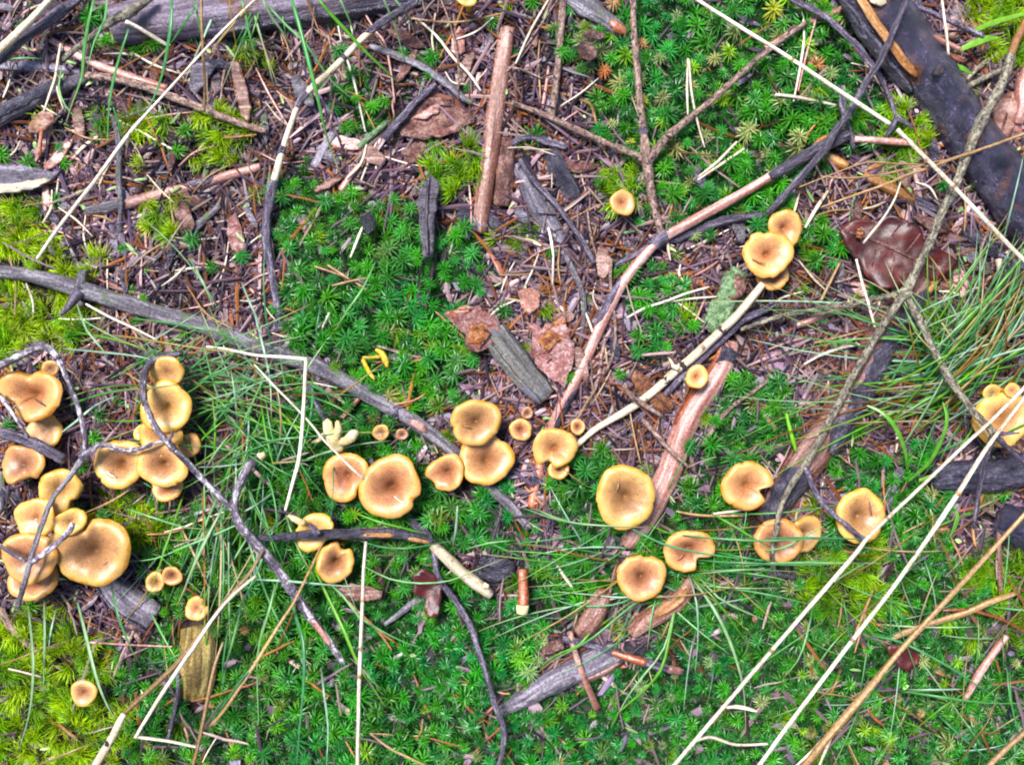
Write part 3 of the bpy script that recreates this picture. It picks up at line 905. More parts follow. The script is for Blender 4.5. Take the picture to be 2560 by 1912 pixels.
S('twig', 'dark twig standing upright in the moss left of the black straight twig', 'twig', 'a3', [(60, 50), (90, 200), (110, 380), (140, 560)], [5, 6, 6, 5], 6, 'dark_twig')
S('twig', 'tall dark and cream banded twig running down the left of the centre moss', 'twig', 'v', [(915, -10), (870, 22), (830, 45), (785, 82), (720, 148), (655, 210), (630, 265), (610, 325), (592, 390)], [9, 9, 8.5, 8, 8, 8, 7, 8, 10], [40, 38, 34, 30, 28, 25, 22, 20, 18], 'cream_wood',
  [('bark', 'bark_sleeve', 0, .28, -180, 180, 'dark_twig'), ('bark', 'bark_sleeve', .38, .41, -180, 180, 'dark_twig'), ('bark', 'bark_sleeve', .60, .70, -180, 180, 'dark_twig'), ('bark', 'bark_sleeve', .84, .90, -180, 180, 'dark_twig')], rough=.07)
S('twig', 'dark purple twig continuing down the left of the centre moss to the grey branch', 'twig', 'v', [(596, 375), (586, 420), (577, 470), (575, 520), (585, 580), (598, 650), (608, 740)], [10, 12, 11, 11, 10, 11, 9], [16, 14, 12, 12, 10, 10, 6], 'dark_twig')
S('twig', 'dark twig coming out below the grey branch towards the broken whitish mushroom', 'twig', 'v', [(640, 780), (670, 840), (695, 890), (722, 942)], [8, 9, 9, 7], [6, 8, 8, 8], 'dark_twig')
S('twig', 'long thin purple twig winding down through the bottom moss', 'twig', 'c1', [(960, 40), (1040, 110), (1110, 165), (1150, 290), (1180, 450), (1280, 580), (1390, 770), (1430, 900), (1490, 1080), (1540, 1260), (1600, 1420), (1590, 1560), (1560, 1670)], [13, 12, 9, 7, 8, 8, 8, 7.5, 7, 7, 8, 6, 6], [6, 10, 12, 16, 18, 20, 22, 22, 22, 22, 24, 22, 20], 'dark_twig')
S('burnt_stick', 'black stick with an orange split crossing the small clustered mushrooms', 'stick', 'c1', [(-20, 185), (80, 190), (200, 178), (380, 165), (560, 160), (660, 160), (800, 160), (920, 165), (1040, 185), (1150, 210)], [9, 9, 10, 12, 12, 13, 14, 13, 12, 9], [34, 34, 34, 36, 34, 30, 26, 24, 22, 20], 'wet_bark',
  [('bark', 'orange_split', .60, .77, 68, 108, 'orange_wood'), ('bark', 'orange_split', .86, .99, 40, 95, 'orange_wood'), ('tube', 'side_stub', 'c1', [(400, 165), (370, 120), (350, 100)], [10, 7, 4], 40, 'dark_twig'), ('bark', 'bark_flap', .55, .80, 200, 250, 'plum_bark')])
S('stick_piece', 'split cream-orange stick with a snapped end, right of the black stick', 'stick', 'c1', [(1140, 230), (1240, 325), (1330, 410), (1420, 480), (1515, 555)], [12, 15, 15, 16, 13], [18, 18, 17, 16, 14], 'cream_wood', [('tube', 'splinter', 'c1', [(1470, 490), (1500, 500)], [8, 5], 24, 'cream_wood')], rough=.08)
S('peeled_branch', 'pink-grey branch lying across the upper left litter', 'branch', 'a0', [(560, 1370), (760, 1330), (900, 1290), (1120, 1235), (1300, 1190), (1480, 1135), (1680, 1080)], [12, 15, 15, 14, 13, 13, 11], 6, 'pink_wood', [('bark', 'bark_patch', 0, .25, 40, 150, 'grey_bark'), ('bark', 'bark_patch', .60, .75, 60, 160, 'dark_twig')], rough=.08)
S('twig', 'pale knobbly twig slanting across the upper left litter', 'twig', 'a0', [(560, 490), (720, 505), (900, 550), (1080, 615), (1240, 675), (1400, 740), (1560, 800), (1720, 850)], [9, 9, 10, 10, 10, 9, 9, 7], [14, 16, 16, 16, 16, 16, 14, 12], 'spotted_twig')
S('stick_piece', 'smooth mauve stick lying behind the pale knobbly twig', 'stick', 'a0', [(330, 260), (520, 370), (700, 450), (900, 520), (1080, 570)], [9, 10, 11, 11, 8], 8, 'pink_wood')
S('grey_stick', 'thick grey-purple stick with a pale underside at the left edge', 'stick', 'a0', [(-50, 790), (100, 700), (220, 640), (380, 560), (560, 505)], [20, 21, 20, 19, 12], 8, 'grey_wood', [('bark', 'bark_strip', 0, .8, 60, 140, 'wet_bark')])
S('grey_stick', 'dull brown stick running level above the thick grey-purple stick', 'stick', 'a0', [(-30, 420), (150, 430), (330, 440), (520, 470)], [13, 14, 13, 9], 4, 'grey_wood')
S('grey_stick', 'dark straight stick in the top left corner', 'stick', 'a0', [(-60, 420), (60, 320), (180, 225), (330, 120), (520, -20)], [15, 15, 14, 13, 12], [22, 22, 20, 18, 16], 'dark_twig')
S('straw', 'wide pale straw beside the dark stick in the top left corner', 'straw', 'a0', [(-40, 360), (80, 250), (200, 130), (350, -30)], [10, 10, 9, 8], 30, 'cream_wood')
S('twig', 'grey twig with a dark burl across the left end of the top log', 'twig', 'a0', [(380, 410), (500, 310), (620, 215), (740, 130), (800, 100), (900, 40), (980, -20)], [6, 7, 8, 10, 14, 10, 8], [16, 22, 28, 34, 36, 36, 34], 'lichen_twig')
S('twig', 'pale spindly twig running from the burl down over the top log', 'twig', 'a0', [(810, 140), (900, 185), (1000, 245), (1090, 300)], [7, 6, 6, 5], [36, 30, 24, 18], 'straw')
S('twig', 'grey upright twig in the upper left litter ending in a dark fork', 'twig', 'a0', [(730, 760), (760, 880), (770, 1000), (765, 1150), (780, 1300), (775, 1420), (775, 1500)], [6, 8, 7, 7, 7, 6, 8], [10, 14, 14, 14, 14, 10, 8], 'grey_bark', [('tube', 'side_arm', 'a0', [(775, 1490), (730, 1560), (660, 1660)], [8, 8, 6], 6, 'dark_twig'), ('tube', 'side_arm', 'a0', [(778, 1490), (800, 1570), (820, 1680)], [8, 8, 7], 6, 'grey_bark')])
S('twig', 'slanted dark twig near the curled bark pieces in the left litter', 'twig', 'a0', [(1200, 1540), (1270, 1460), (1350, 1390), (1420, 1330)], [9, 10, 9, 7], 8, 'grey_bark')
S('twig', 'short grey lichened twig above the reddish bark plate', 'twig', 'a1', [(740, 300), (880, 350), (1000, 400), (1120, 460), (1240, 550), (1320, 620), (1390, 670)], [7, 9, 9, 9, 9, 8, 6], [10, 12, 12, 12, 12, 12, 10], 'grey_bark')
S('twig', 'black rough twig lying on the edge of the reddish bark plate', 'twig', 'a1', [(830, 900), (880, 830), (970, 730), (1060, 630), (1160, 545)], [9, 10, 9, 8, 8], 14, 'dark_twig')
S('stick_piece', 'green mossy short stick in front of the reddish bark plate', 'stick', 'a1', [(665, 950), (740, 880), (840, 795)], [8, 8, 7], 10, 'lichen_crust')
S('stick_piece', 'grey straight stick leaning up the litter left of the centre', 'stick', 'a1', [(380, 1080), (430, 980), (490, 880), (550, 770)], [11, 12, 12, 10], 6, 'grey_wood')
S('stick_piece', 'pale mauve stick piece meeting the centre moss', 'stick', 'a1', [(545, 1230), (600, 1150), (665, 1065)], [8, 8, 7], 6, 'pink_wood')
S('bark_strip', 'curved dark purple bark strip hanging by the peeled branch end', 'bark', 'a2', [(30, 1060), (110, 1200), (180, 1340), (250, 1450), (310, 1560), (360, 1680)], [14, 24, 28, 24, 22, 18], 0, 'grey_wood', flat=.5)
S('twig', 'thin dark twig lying on the curved purple bark strip', 'twig', 'a2', [(50, 1030), (130, 1160), (230, 1260), (330, 1380), (420, 1500), (480, 1600), (530, 1700)], [6, 7, 7, 7, 7, 7, 6], 12, 'dark_twig')
S('twig', 'pale spotted twig upright left of the reddish curled leaf', 'twig', 'a2', [(330, 20), (315, 180), (305, 340), (290, 500), (270, 650), (240, 780)], [9, 10, 9, 9, 10, 12], [12, 14, 14, 12, 10, 6], 'spotted_twig')
S('bark_strip', 'broad grey bark strip beside the pale spotted twig', 'bark', 'a2', [(300, 560), (250, 680), (215, 800), (190, 900)], [18, 24, 22, 18], 0, 'grey_wood', flat=.5)
S('fallen_branch', 'stout dark branch poking in from the top edge beside the forked twig', 'branch', 'a2', [(330, -40), (430, 20), (520, 80), (620, 150), (700, 205), (760, 240)], [22, 24, 24, 20, 18, 12], [6, 6, 6, 5, 4, 2], 'grey_bark', [('tube', 'side_stub', 'a2', [(500, 90), (525, 150), (530, 190)], [14, 11, 9], 4, 'dark_twig'), ('bark', 'bark_patch', .62, .98, 50, 120, 'red_wood')])
S('twig', 'dark arched twig near the end of the left arm of the forked twig', 'twig', 'a2', [(0, 930), (60, 895), (150, 890), (230, 920), (350, 950)], [7, 8, 8, 9, 8], 10, 'dark_twig')
S('rotten_wood', 'black crumbling wood between the bark strip and the small mushroom', 'wood', 'a2', [(250, 980), (300, 1090), (360, 1200), (420, 1300)], [22, 28, 26, 18], 0, 'wet_bark')
# right and centre litter
S('plank_piece', 'grey weathered wood splinter with split end, right of the red bark chunk', 'wood', 'v', [(1065, 715), (1100, 765), (1140, 815), (1180, 858)], [32, 34, 32, 27], 7, 'plank_wood', [('bark', 'split_sliver', .2, 1.0, 20, 55, 'plank_wood')], ridges=.22, flat=.6)
S('twig', 'green tinted straight twig standing in the central litter', 'twig', 'b2', [(350, 0), (400, 110), (450, 220), (465, 330), (455, 450), (440, 570)], [7, 8, 7, 6, 6, 5], [6, 8, 10, 10, 8, 6], 'grey_bark')
S('twig', 'thin wavy twig hanging beside the long tan stick', 'twig', 'b2', [(640, 20), (635, 150), (650, 300), (665, 420), (665, 560), (640, 680), (600, 750)], [4, 4, 4, 4, 4, 4, 4], 12, 'spotted_twig')
S('twig', 'spotted thin twig rising from the small orange mushroom', 'twig', 'b2', [(600, 540), (575, 660), (560, 770), (530, 870), (500, 960)], [5, 5, 5, 5, 4], 8, 'spotted_twig')
S('twig', 'brown thin twig leaning on the thick pink peeled branch', 'twig', 'b2', [(840, 1050), (920, 1140), (1000, 1230), (1070, 1300), (1135, 1360)], [6, 7, 6, 6, 4], [16, 20, 24, 24, 22], 'spotted_twig')
S('twig', 'small brown twig crossing beneath the pale stem near the curled leaf', 'twig', 'b2', [(720, 830), (770, 900), (850, 960), (970, 1030)], [6, 7, 7, 5], 22, 'spotted_twig')
S('twig', 'spindly lichened twig winding over the right-hand moss patch', 'twig', 'b2', [(1652, 800), (1580, 860), (1490, 920), (1400, 990), (1340, 1060), (1290, 1130), (1230, 1220)], [5, 5, 5, 6, 7, 7, 6], [8, 12, 14, 14, 12, 10, 10], 'spotted_twig')
S('stick_piece', 'flat pinkish stick under the level arm of the lichened twig', 'stick', 'b3', [(180, 450), (320, 395), (450, 345), (640, 285)], [9, 10, 10, 7], 10, 'pink_wood')
S('straw', 'thin pale upright straw standing before the dark glossy leaf', 'straw', 'b3', [(570, 20), (610, 180), (640, 280), (690, 460)], [3.5, 4, 4, 3.5], 30, 'straw')
S('stick_piece', 'brown twig leaning left of the thin pale upright straw', 'twig', 'b3', [(335, 300), (400, 170), (465, 40)], [4, 4, 3.5], 14, 'brown_straw')
S('broken_wood', 'splintered orange wood tip beneath the fork of the lichened twig', 'wood', 'b3', [(920, 300), (980, 230), (1050, 150), (1140, 50)], [20, 26, 20, 8], 8, 'orange_wood', flat=.6)
S('lichen_stub', 'crumbly wood stub crusted with green lichen by the mushroom trio', 'wood', 'b2', [(1460, 100), (1430, 190), (1390, 290), (1340, 380), (1270, 480)], [26, 30, 30, 32, 20], 2, 'lichen_crust', [('bark', 'bare_band', .22, .38, 30, 150, 'plum_bark')], rough=.3)
S('white_stick', 'whitish flaking stick with black bark, left of the clustered mushrooms', 'stick', 'v', [(562, 985), (540, 1005), (520, 1040), (508, 1080), (512, 1120), (545, 1165), (590, 1215), (625, 1265), (660, 1315), (700, 1370), (742, 1432)], [9, 12, 12, 11, 13, 15, 14, 14, 14, 11, 9], [30, 34, 36, 36, 36, 36, 34, 32, 30, 26, 22], 'white_stick',
  [('bark', 'bark_strip', .36, .75, 40, 80, 'dark_twig'), ('knot', 'knot', .62, 1.2, 'dark_twig'), ('bark', 'bark_strip', .78, .9, 60, 130, 'pink_wood'), ('tube', 'broken_end', 'v', [(560, 988), (572, 980)], [10, 7], 30, 'pale_flesh')])
S('twig', 'whitish forked twig arching over the wavy mushroom at the left edge', 'twig', 'v', [(-30, 808), (10, 785), (50, 765), (95, 748), (125, 775), (150, 830), (172, 890), (183, 940), (182, 985)], [10, 11, 11, 12, 9, 8, 8, 8.5, 12], [46, 48, 50, 50, 50, 52, 52, 52, 50], 'white_stick',
  [('tube', 'side_arm', 'v', [(182, 985), (150, 1030), (115, 1075), (95, 1120), (75, 1180), (55, 1250), (38, 1310)], [10, 7, 7, 7, 7, 7, 7], [50, 50, 50, 52, 54, 52, 46], 'grey_bark'),
   ('tube', 'side_arm', 'v', [(186, 980), (220, 960), (262, 972), (300, 970), (335, 957), (370, 948)], [9, 7, 6, 6, 5, 4], [50, 49, 48, 48, 46, 44], 'white_stick'), ('knot', 'knot', .47, 1.2, 'dark_twig'), ('knot', 'knot', 1.0, 1.3, 'dark_twig')])
S('twig', 'white stick lying over the large lobed mushroom at the left', 'twig', 'c0', [(200, 350), (290, 280), (380, 210), (450, 140), (470, 90)], [7, 9, 9, 9, 6], 58, 'white_stick')
S('twig', 'short grey twig in front of the left mushroom stack', 'twig', 'c0', [(-20, 225), (60, 275), (170, 340)], [6, 6, 6], 54, 'white_stick')
S('grey_stick', 'dark mauve stick ending at the knot of the whitish forked twig', 'stick', 'b0', [(-40, 1130), (100, 1165), (220, 1210), (330, 1265), (410, 1315)], [13, 14, 14, 14, 12], [34, 36, 38, 40, 42], 'dark_twig')
S('twig', 'thin whitish twig leaning behind the wavy mushroom', 'twig', 'b0', [(-10, 890), (60, 980), (130, 1090), (185, 1165)], [7, 6, 5, 5], 44, 'white_stick')
S('twig', 'white and dark twig bending over the stacked mushrooms, joining the whitish stick', 'twig', 'b0', [(1180, 630), (1080, 645), (985, 680), (940, 740), (925, 830), (930, 920), (960, 1010), (1020, 1130), (1100, 1220), (1200, 1320), (1310, 1440), (1420, 1550), (1500, 1640)], [9, 9, 9, 9, 9, 9, 9, 10, 10, 9, 9, 9, 8], [34, 38, 44, 50, 54, 56, 58, 60, 58, 52, 46, 42, 38], 'white_stick',
  [('bark', 'bark_sleeve', 0, .36, -180, 180, 'dark_twig'), ('knot', 'knot', .585, 1.3, 'dark_twig'), ('bark', 'bark_sleeve', .6, .76, -20, 120, 'dark_twig'), ('tube', 'thorn', 'b0', [(1080, 1190), (1110, 1160), (1110, 1130)], [5, 4, 3], 62, 'dark_twig')])
S('grey_stick', 'dark stick half hidden under the mushrooms at the left edge', 'stick', 'b0', [(-20, 1480), (60, 1530), (180, 1620)], [22, 24, 18], 0, 'wet_bark')
S('twig', 'upright dark twig at the left edge below the dark mauve stick', 'twig', 'b0', [(20, 1390), (10, 1500), (5, 1640)], [7, 8, 8], 10, 'grey_bark')
S('rotten_wood', 'split grey-purple piece of rotten wood behind the large lobed mushroom', 'wood', 'c0', [(640, 400), (740, 500), (850, 600), (1000, 700)], [26, 34, 38, 34], 0, 'grey_wood', [('bark', 'dark_edge', .1, 1, -60, 30, 'wet_bark')], ridges=.3, flat=.6)
S('twig', 'short spotted twig below the split grey-purple wood', 'twig', 'c0', [(770, 630), (840, 750), (910, 860)], [6, 7, 5], 8, 'spotted_twig')
S('rotten_wood', 'yellow-green streaked stump of wood sunk in the lower left moss', 'wood', 'c0', [(1270, 760), (1280, 900), (1275, 1050), (1250, 1220)], [36, 44, 46, 34], 0, 'yellow_wood', ridges=.22, flat=.5)
S('twig', 'thin plum twig beside the yellow-green streaked stump', 'twig', 'c0', [(1150, 1060), (1150, 1190), (1120, 1330), (1090, 1480)], [5, 6, 6, 5], 14, 'dark_twig')
S('twig', 'pinkish twig half buried at the left edge of the lower moss', 'twig', 'c0', [(0, 640), (80, 770), (180, 860), (280, 970)], [10, 10, 9, 6], 6, 'spotted_twig')
S('grey_branch', 'grey and brown branch end sunk in the bottom moss', 'branch', 'c2', [(-90, 1310), (30, 1240), (150, 1180), (300, 1090), (450, 1030), (600, 960), (690, 920)], [15, 22, 28, 31, 33, 33, 26], 0, 'grey_wood', [('bark', 'brown_patch', .6, 1, -40, 60, 'brown_peeled'), ('bark', 'pale_patch', .2, .6, 60, 100, 'grey_bark')])
S('brown_branch', 'smooth brown branch end below the round mushroom in the lower moss', 'branch', 'c2', [(440, 800), (520, 700), (570, 600), (610, 530)], [26, 28, 27, 20], 9, 'brown_peeled')
S('brown_branch', 'orange-brown bare branch lying behind the lower grass tuft', 'branch', 'c2', [(770, 800), (870, 720), (990, 640), (1090, 570), (1160, 460)], [18, 24, 26, 24, 14], 9, 'brown_peeled', [('bark', 'bare_strip', .45, .9, 80, 125, 'orange_wood')])
S('twig', 'straight brown twig with a grey tip in the bottom moss', 'twig', 'c2', [(375, 790), (400, 900), (440, 1020), (490, 1150), (550, 1285)], [8, 8, 8, 8, 10], [14, 16, 18, 18, 16], 'brown_peeled')
S('twig', 'red and black stripped twig lying over the grey and brown branch end', 'twig', 'c2', [(330, 835), (480, 870), (620, 915), (780, 965), (930, 1010), (1100, 1050)], [8, 8, 9, 11, 11, 9], [14, 15, 15, 16, 16, 14], 'dark_twig', [('bark', 'red_strip', .4, .68, 50, 150, 'red_wood'), ('tube', 'pale_tip', 'c2', [(1010, 1030), (1095, 1050)], [11, 8], 15, 'pink_wood')])
S('twig', 'small forked black twig near the dark brown leaf in the bottom moss', 'twig', 'c1', [(830, 745), (920, 680), (1010, 610), (1080, 570), (1160, 540)], [5, 7, 9, 8, 4], 12, 'grey_bark')
S('stick_piece', 'dark thick stick under the split cream-orange stick', 'stick', 'c1', [(1440, 370), (1540, 390), (1660, 370)], [28, 32, 26], 0, 'wet_bark')
S('twig', 'black twig pieces under the lower grass tuft', 'twig', 'c2', [(720, 880), (800, 900), (960, 880)], [10, 16, 10], 3, 'charcoal')
S('twig', 'black wet twig among dead needles at the lower centre', 'twig', 'c2', [(60, 190), (55, 300), (50, 380)], [14, 18, 12], 0, 'charcoal')
S('twig', 'black bark twig right of the short reddish stick', 'twig', 'c2', [(170, 150), (230, 280), (290, 390)], [8, 10, 7], 5, 'charcoal')
S('stick_piece', 'pale brown stick lying at the lower right edge', 'stick', 'c3', [(1540, 820), (1440, 950), (1340, 1100), (1270, 1230)], [8, 9, 9, 6], 16, 'pink_wood')
S('stick_piece', 'pinkish upright stick in the right moss under the brown straw', 'stick', 'c3', [(1490, 130), (1490, 300), (1495, 430), (1500, 540)], [6, 7, 7, 5], 14, 'brown_peeled')
S('twig', 'light orange dead stalk crossing under the brown straw', 'twig', 'c3', [(760, 850), (880, 800), (1080, 730), (1270, 670), (1430, 600), (1590, 545)], [5, 9, 8, 8, 8, 6], [12, 14, 15, 15, 14, 12], 'brown_straw')
S('twig', 'dark vertical twig stump beside the bright green blade at the right', 'twig', 'b3', [(860, 1370), (820, 1460), (780, 1560), (770, 1640)], [12, 13, 12, 8], 4, 'dark_twig')
S('twig', 'black twig right of the dark glossy leaf with a pale broken tip', 'twig', 'b3', [(1490, -10), (1560, 20), (1660, 80)], [10, 9, 9], 22, 'dark_twig', [('tube', 'pale_tip', 'b3', [(1490, 20), (1495, 120)], [8, 6], 22, 'cream_wood')])
S('twig', 'black shiny twig below the big wet log', 'twig', 'a3', [(1270, 1500), (1340, 1550), (1450, 1620), (1500, 1680)], [14, 18, 16, 10], 6, 'wet_bark')
# long straws
S('straw', 'long straight white straw crossing the upper moss down to the big wet log', 'straw', 'v', [(1490, -10), (1600, 60), (1700, 122), (1810, 195), (1922, 268)], [5, 5.5, 5.5, 6, 6], [52, 52, 50, 46, 40], 'straw', [('knot', 'node', 0.5, 1.25, 'brown_straw')])
S('straw', 'straight white straw lying across the lower end of the big wet log', 'straw', 'v', [(1938, 280), (2020, 362), (2100, 445), (2180, 530), (2240, 590)], [6, 6, 6, 6, 6], [50, 56, 60, 60, 56], 'straw', [('knot', 'node', 0.4, 1.25, 'brown_straw')])
S('straw', 'white straw passing the speckled mushroom down to the bottom edge', 'straw', 'v', [(1440, 1672), (1560, 1530), (1690, 1378), (1840, 1205), (1880, 1155), (1980, 1060), (2090, 955), (2150, 900), (2260, 790)], [6, 6, 6, 6.5, 5.5, 5, 5, 5, 5], [50, 54, 58, 60, 62, 64, 66, 68, 66], 'straw', [('knot', 'node', 0.3, 1.25, 'brown_straw'), ('knot', 'node', 0.62, 1.25, 'brown_straw')])
S('straw', 'white straw passing right of the last mushroom, middle of the three long straws', 'straw', 'v', [(1620, 1680), (1700, 1570), (1820, 1410), (1950, 1240), (2060, 1080), (2130, 970), (2212, 860), (2260, 790)], [5.5, 6, 6, 6, 7, 6, 5, 5], [46, 52, 56, 60, 62, 66, 66, 64], 'straw', [('knot', 'node', 0.35, 1.25, 'brown_straw'), ('knot', 'node', 0.7, 1.25, 'brown_straw')])
S('straw', 'brown frayed straw, lowest of the three long diagonal straws', 'straw', 'v', [(1715, 1680), (1790, 1590), (1870, 1495), (1940, 1410), (2050, 1290), (2150, 1180), (2260, 1060)], [8, 10, 10, 7, 6.5, 6, 6], [40, 46, 50, 50, 52, 52, 50], 'brown_straw',
  [('tube', 'frayed_fibre', 'v', [(1870, 1495), (1800, 1570), (1750, 1625), (1690, 1680)], [5, 4, 3, 2], 44, 'straw'), ('tube', 'frayed_fibre', 'v', [(1800, 1580), (1775, 1640), (1760, 1680)], [4, 3, 2], 42, 'straw')])
S('straw', 'short brown straw in the bottom right corner', 'straw', 'c3', [(1400, 1680), (1520, 1560), (1680, 1420)], [7, 7, 6], 40, 'brown_straw')
S('straw', 'tall white straw rising from the bottom edge past the small mushroom cluster', 'straw', 'c1', [(655, 1680), (660, 1400), (665, 1150), (675, 900), (685, 650), (695, 400), (710, 210)], [6, 6, 6, 6, 5.5, 5, 4.5], [46, 46, 46, 44, 42, 40, 34], 'straw', [('knot', 'node', 0.42, 1.25, 'brown_straw'), ('knot', 'node', 0.75, 1.25, 'brown_straw')])
S('straw', 'kinked pale straw bent at a right angle over the grey branch', 'straw', 'b1', [(-320, 585), (-200, 600), (0, 640), (180, 652), (305, 664), (322, 672), (318, 760), (308, 950), (295, 1150), (275, 1320), (240, 1450), (190, 1640)], [3, 3.5, 4, 4.5, 5, 5, 5, 5, 5, 5.5, 5, 4], [30, 34, 40, 44, 46, 46, 46, 46, 46, 46, 46, 44], 'straw')
S('straw', 'tan straw slanting down the left litter into the yellow moss', 'straw', 'a0', [(1690, -40), (1560, 80), (1380, 260), (1160, 500), (960, 720), (860, 830), (740, 990), (620, 1160), (500, 1310), (370, 1480), (240, 1670)], [3, 3, 3.5, 3.5, 4, 5, 5.5, 5.5, 5.5, 5, 4.5], [48, 50, 52, 52, 50, 48, 46, 44, 42, 38, 30], 'straw')
S('straw', 'thick cream straw piece at the bottom edge, left', 'straw', 'c0', [(600, 1690), (660, 1580), (720, 1480), (800, 1320)], [10, 10, 10, 8], 44, 'cream_wood', [('knot', 'node', .55, 1.1, 'knot')])
S('straw', 'long brown straw rising from the thick cream straw piece', 'straw', 'c0', [(810, 1310), (950, 1180), (1100, 1040), (1180, 950), (1270, 840), (1400, 680), (1520, 520), (1620, 400), (1700, 260)], [5, 6, 6, 6, 6, 6, 5, 5, 4], [46, 48, 50, 50, 50, 50, 48, 46, 44], 'brown_straw')
S('straw', 'pale straw bent to a hook in the lower left moss', 'straw', 'c0', [(1300, 1540), (1180, 1515), (1050, 1490), (890, 1470), (885, 1455), (960, 1330), (1060, 1170), (1160, 1020), (1250, 890), (1380, 700), (1500, 560), (1652, 430)], [4, 4, 4.5, 5, 5, 5.5, 6, 6, 5.5, 5, 5, 4], [30, 34, 38, 44, 46, 48, 50, 52, 52, 52, 50, 46], 'straw')
S('straw', 'upright brown straw beside the hooked pale straw', 'straw', 'c0', [(1240, 1680), (1270, 1560), (1310, 1380), (1350, 1180), (1390, 1000), (1440, 860)], [5, 5, 5, 5, 4, 3], [34, 36, 38, 38, 38, 36], 'brown_straw')
S('straw', 'tan straw from the stump towards the whitish stick', 'straw', 'c1', [(-320, 1420), (-200, 1290), (0, 990), (80, 860), (180, 700), (240, 610), (330, 430), (430, 220)], [4, 4, 4.5, 4.5, 4, 4, 3.5, 3], [34, 36, 40, 40, 40, 42, 44, 44], 'brown_straw')
S('straw', 'frayed straw in the top left clump leaning over the log', 'straw', 'a0', [(1300, -20), (1300, 150), (1310, 330), (1320, 520), (1320, 720)], [3.5, 4, 4, 3.5, 3], [56, 52, 46, 36, 24], 'brown_straw')
S('straw', 'tan grass stalk branching across the big wet log', 'straw', 'a3', [(1690, 850), (1500, 920), (1330, 980), (1180, 1030), (1050, 1080), (900, 1130), (760, 1190), (560, 1260), (340, 1340)], [3.5, 3.5, 4, 4, 3.5, 3.5, 3, 3, 2.5], [50, 56, 58, 56, 50, 44, 38, 32, 26], 'brown_straw',
  [('tube', 'side_stalk', 'a3', [(1180, 1030), (1000, 1060), (850, 1060), (640, 1050), (430, 1120), (200, 1210)], [3, 3, 2.5, 2.5, 2, 2], [56, 48, 44, 38, 32, 24], 'brown_straw'),
   ('tube', 'side_stalk', 'a3', [(1100, 1040), (900, 1090), (720, 1130), (520, 1150), (340, 1140)], [3, 3, 2.5, 2.5, 2], [54, 46, 40, 34, 28], 'brown_straw'),
   ('tube', 'seed_husk', 'a3', [(640, 1100), (700, 1075), (740, 1070)], [5, 7, 3], 36, 'orange_wood')])
S('straw', 'pale grass stalk pointing down onto the dark glossy leaf', 'straw', 'a3', [(860, 1160), (820, 1280), (750, 1400), (680, 1490), (615, 1570)], [2.5, 3, 3.5, 4, 3], [40, 36, 32, 30, 28], 'straw')
S('straw', 'thin grey stalk rising behind the big wet log', 'straw', 'a3', [(1120, -20), (1140, 140), (1160, 300), (1168, 450)], [3.5, 3.5, 3.5, 3], [40, 38, 34, 28], 'straw')
S('straw', 'second thin grey stalk leaning to the log top, by the bright green blades', 'straw', 'a3', [(1205, -20), (1250, 120), (1280, 190)], [4, 4, 4], [40, 38, 36], 'spotted_twig')
S('straw', 'pale curved dead blade in the litter right of the moss patch', 'straw', 'b3', [(230, 700), (340, 640), (470, 595), (590, 570)], [3, 4.5, 4.5, 3], 14, 'straw')
S('straw', 'pale upright stub on the moss near the reddish log', 'straw', 'b3', [(118, 1015), (140, 1110), (165, 1200), (180, 1260)], [4, 5, 5, 3], 20, 'green_leaf')
S('straw', 'pale curved dead leaf blade over the lower right moss', 'straw', 'c2', [(1380, 1280), (1460, 1275), (1530, 1290), (1580, 1305)], [3, 6, 5, 3], 20, 'straw')
S('straw', 'pale twiggy stalk lying near the bottom edge of the lower right moss', 'straw', 'c2', [(1150, 1510), (1270, 1470), (1350, 1490), (1450, 1520), (1652, 1515)], [3, 5, 5, 4, 4], 18, 'straw')
S('straw', 'slender straw crossing in front of the speckled mushroom group at the left', 'straw', 'b1', [(-10, 700), (120, 840), (260, 980), (360, 1090), (440, 1190), (540, 1290), (620, 1370), (700, 1440)], [2.5, 3, 3, 3, 3, 3.5, 4, 3], [40, 42, 44, 46, 48, 52, 54, 50], 'straw')

# ------------------------------------------------------------------ bark plates and dead leaves
flake('bark_plate', 'reddish plum bark plate with pale flaking patches in the upper litter', 'bark', 'a1', [(885, 850), (960, 750), (1060, 650), (1190, 625), (1330, 700), (1420, 745), (1400, 790), (1300, 850), (1180, 870), (1080, 905), (980, 880)], 13, 2.0, 'plum_bark', 2, .04, parts=[('patch', 'pale_flake', 'a1', [(1010, 760), (1120, 690), (1190, 670), (1190, 720), (1100, 770)], 1.2, 1.0, 'pink_wood'), ('patch', 'pale_flake', 'a1', [(1110, 870), (1300, 800), (1310, 850), (1180, 890)], 1.2, 1.0, 'pink_bark')])
flake('bark_chip', 'red-brown bark chips stacked below the reddish plum plate', 'bark', 'a1', [(930, 980), (1050, 900), (1100, 940), (1060, 1040), (980, 1060)], 12, 1.6, 'plum_bark')
flake('curled_leaf', 'dark purple curled dead leaf standing in the centre moss', 'leaf', 'a1', [(1040, 1300), (1060, 1220), (1120, 1120), (1185, 1175), (1170, 1290), (1155, 1400), (1150, 1540), (1140, 1660), (1080, 1660), (1060, 1500)], 25, .8, 'dark_leaf', 9, .02, bend=1.5, parts=[('rib', 'midrib', 'a1', [(1115, 1150), (1105, 1300), (1100, 1450), (1105, 1640)], 4, 0, 'dark_leaf')])
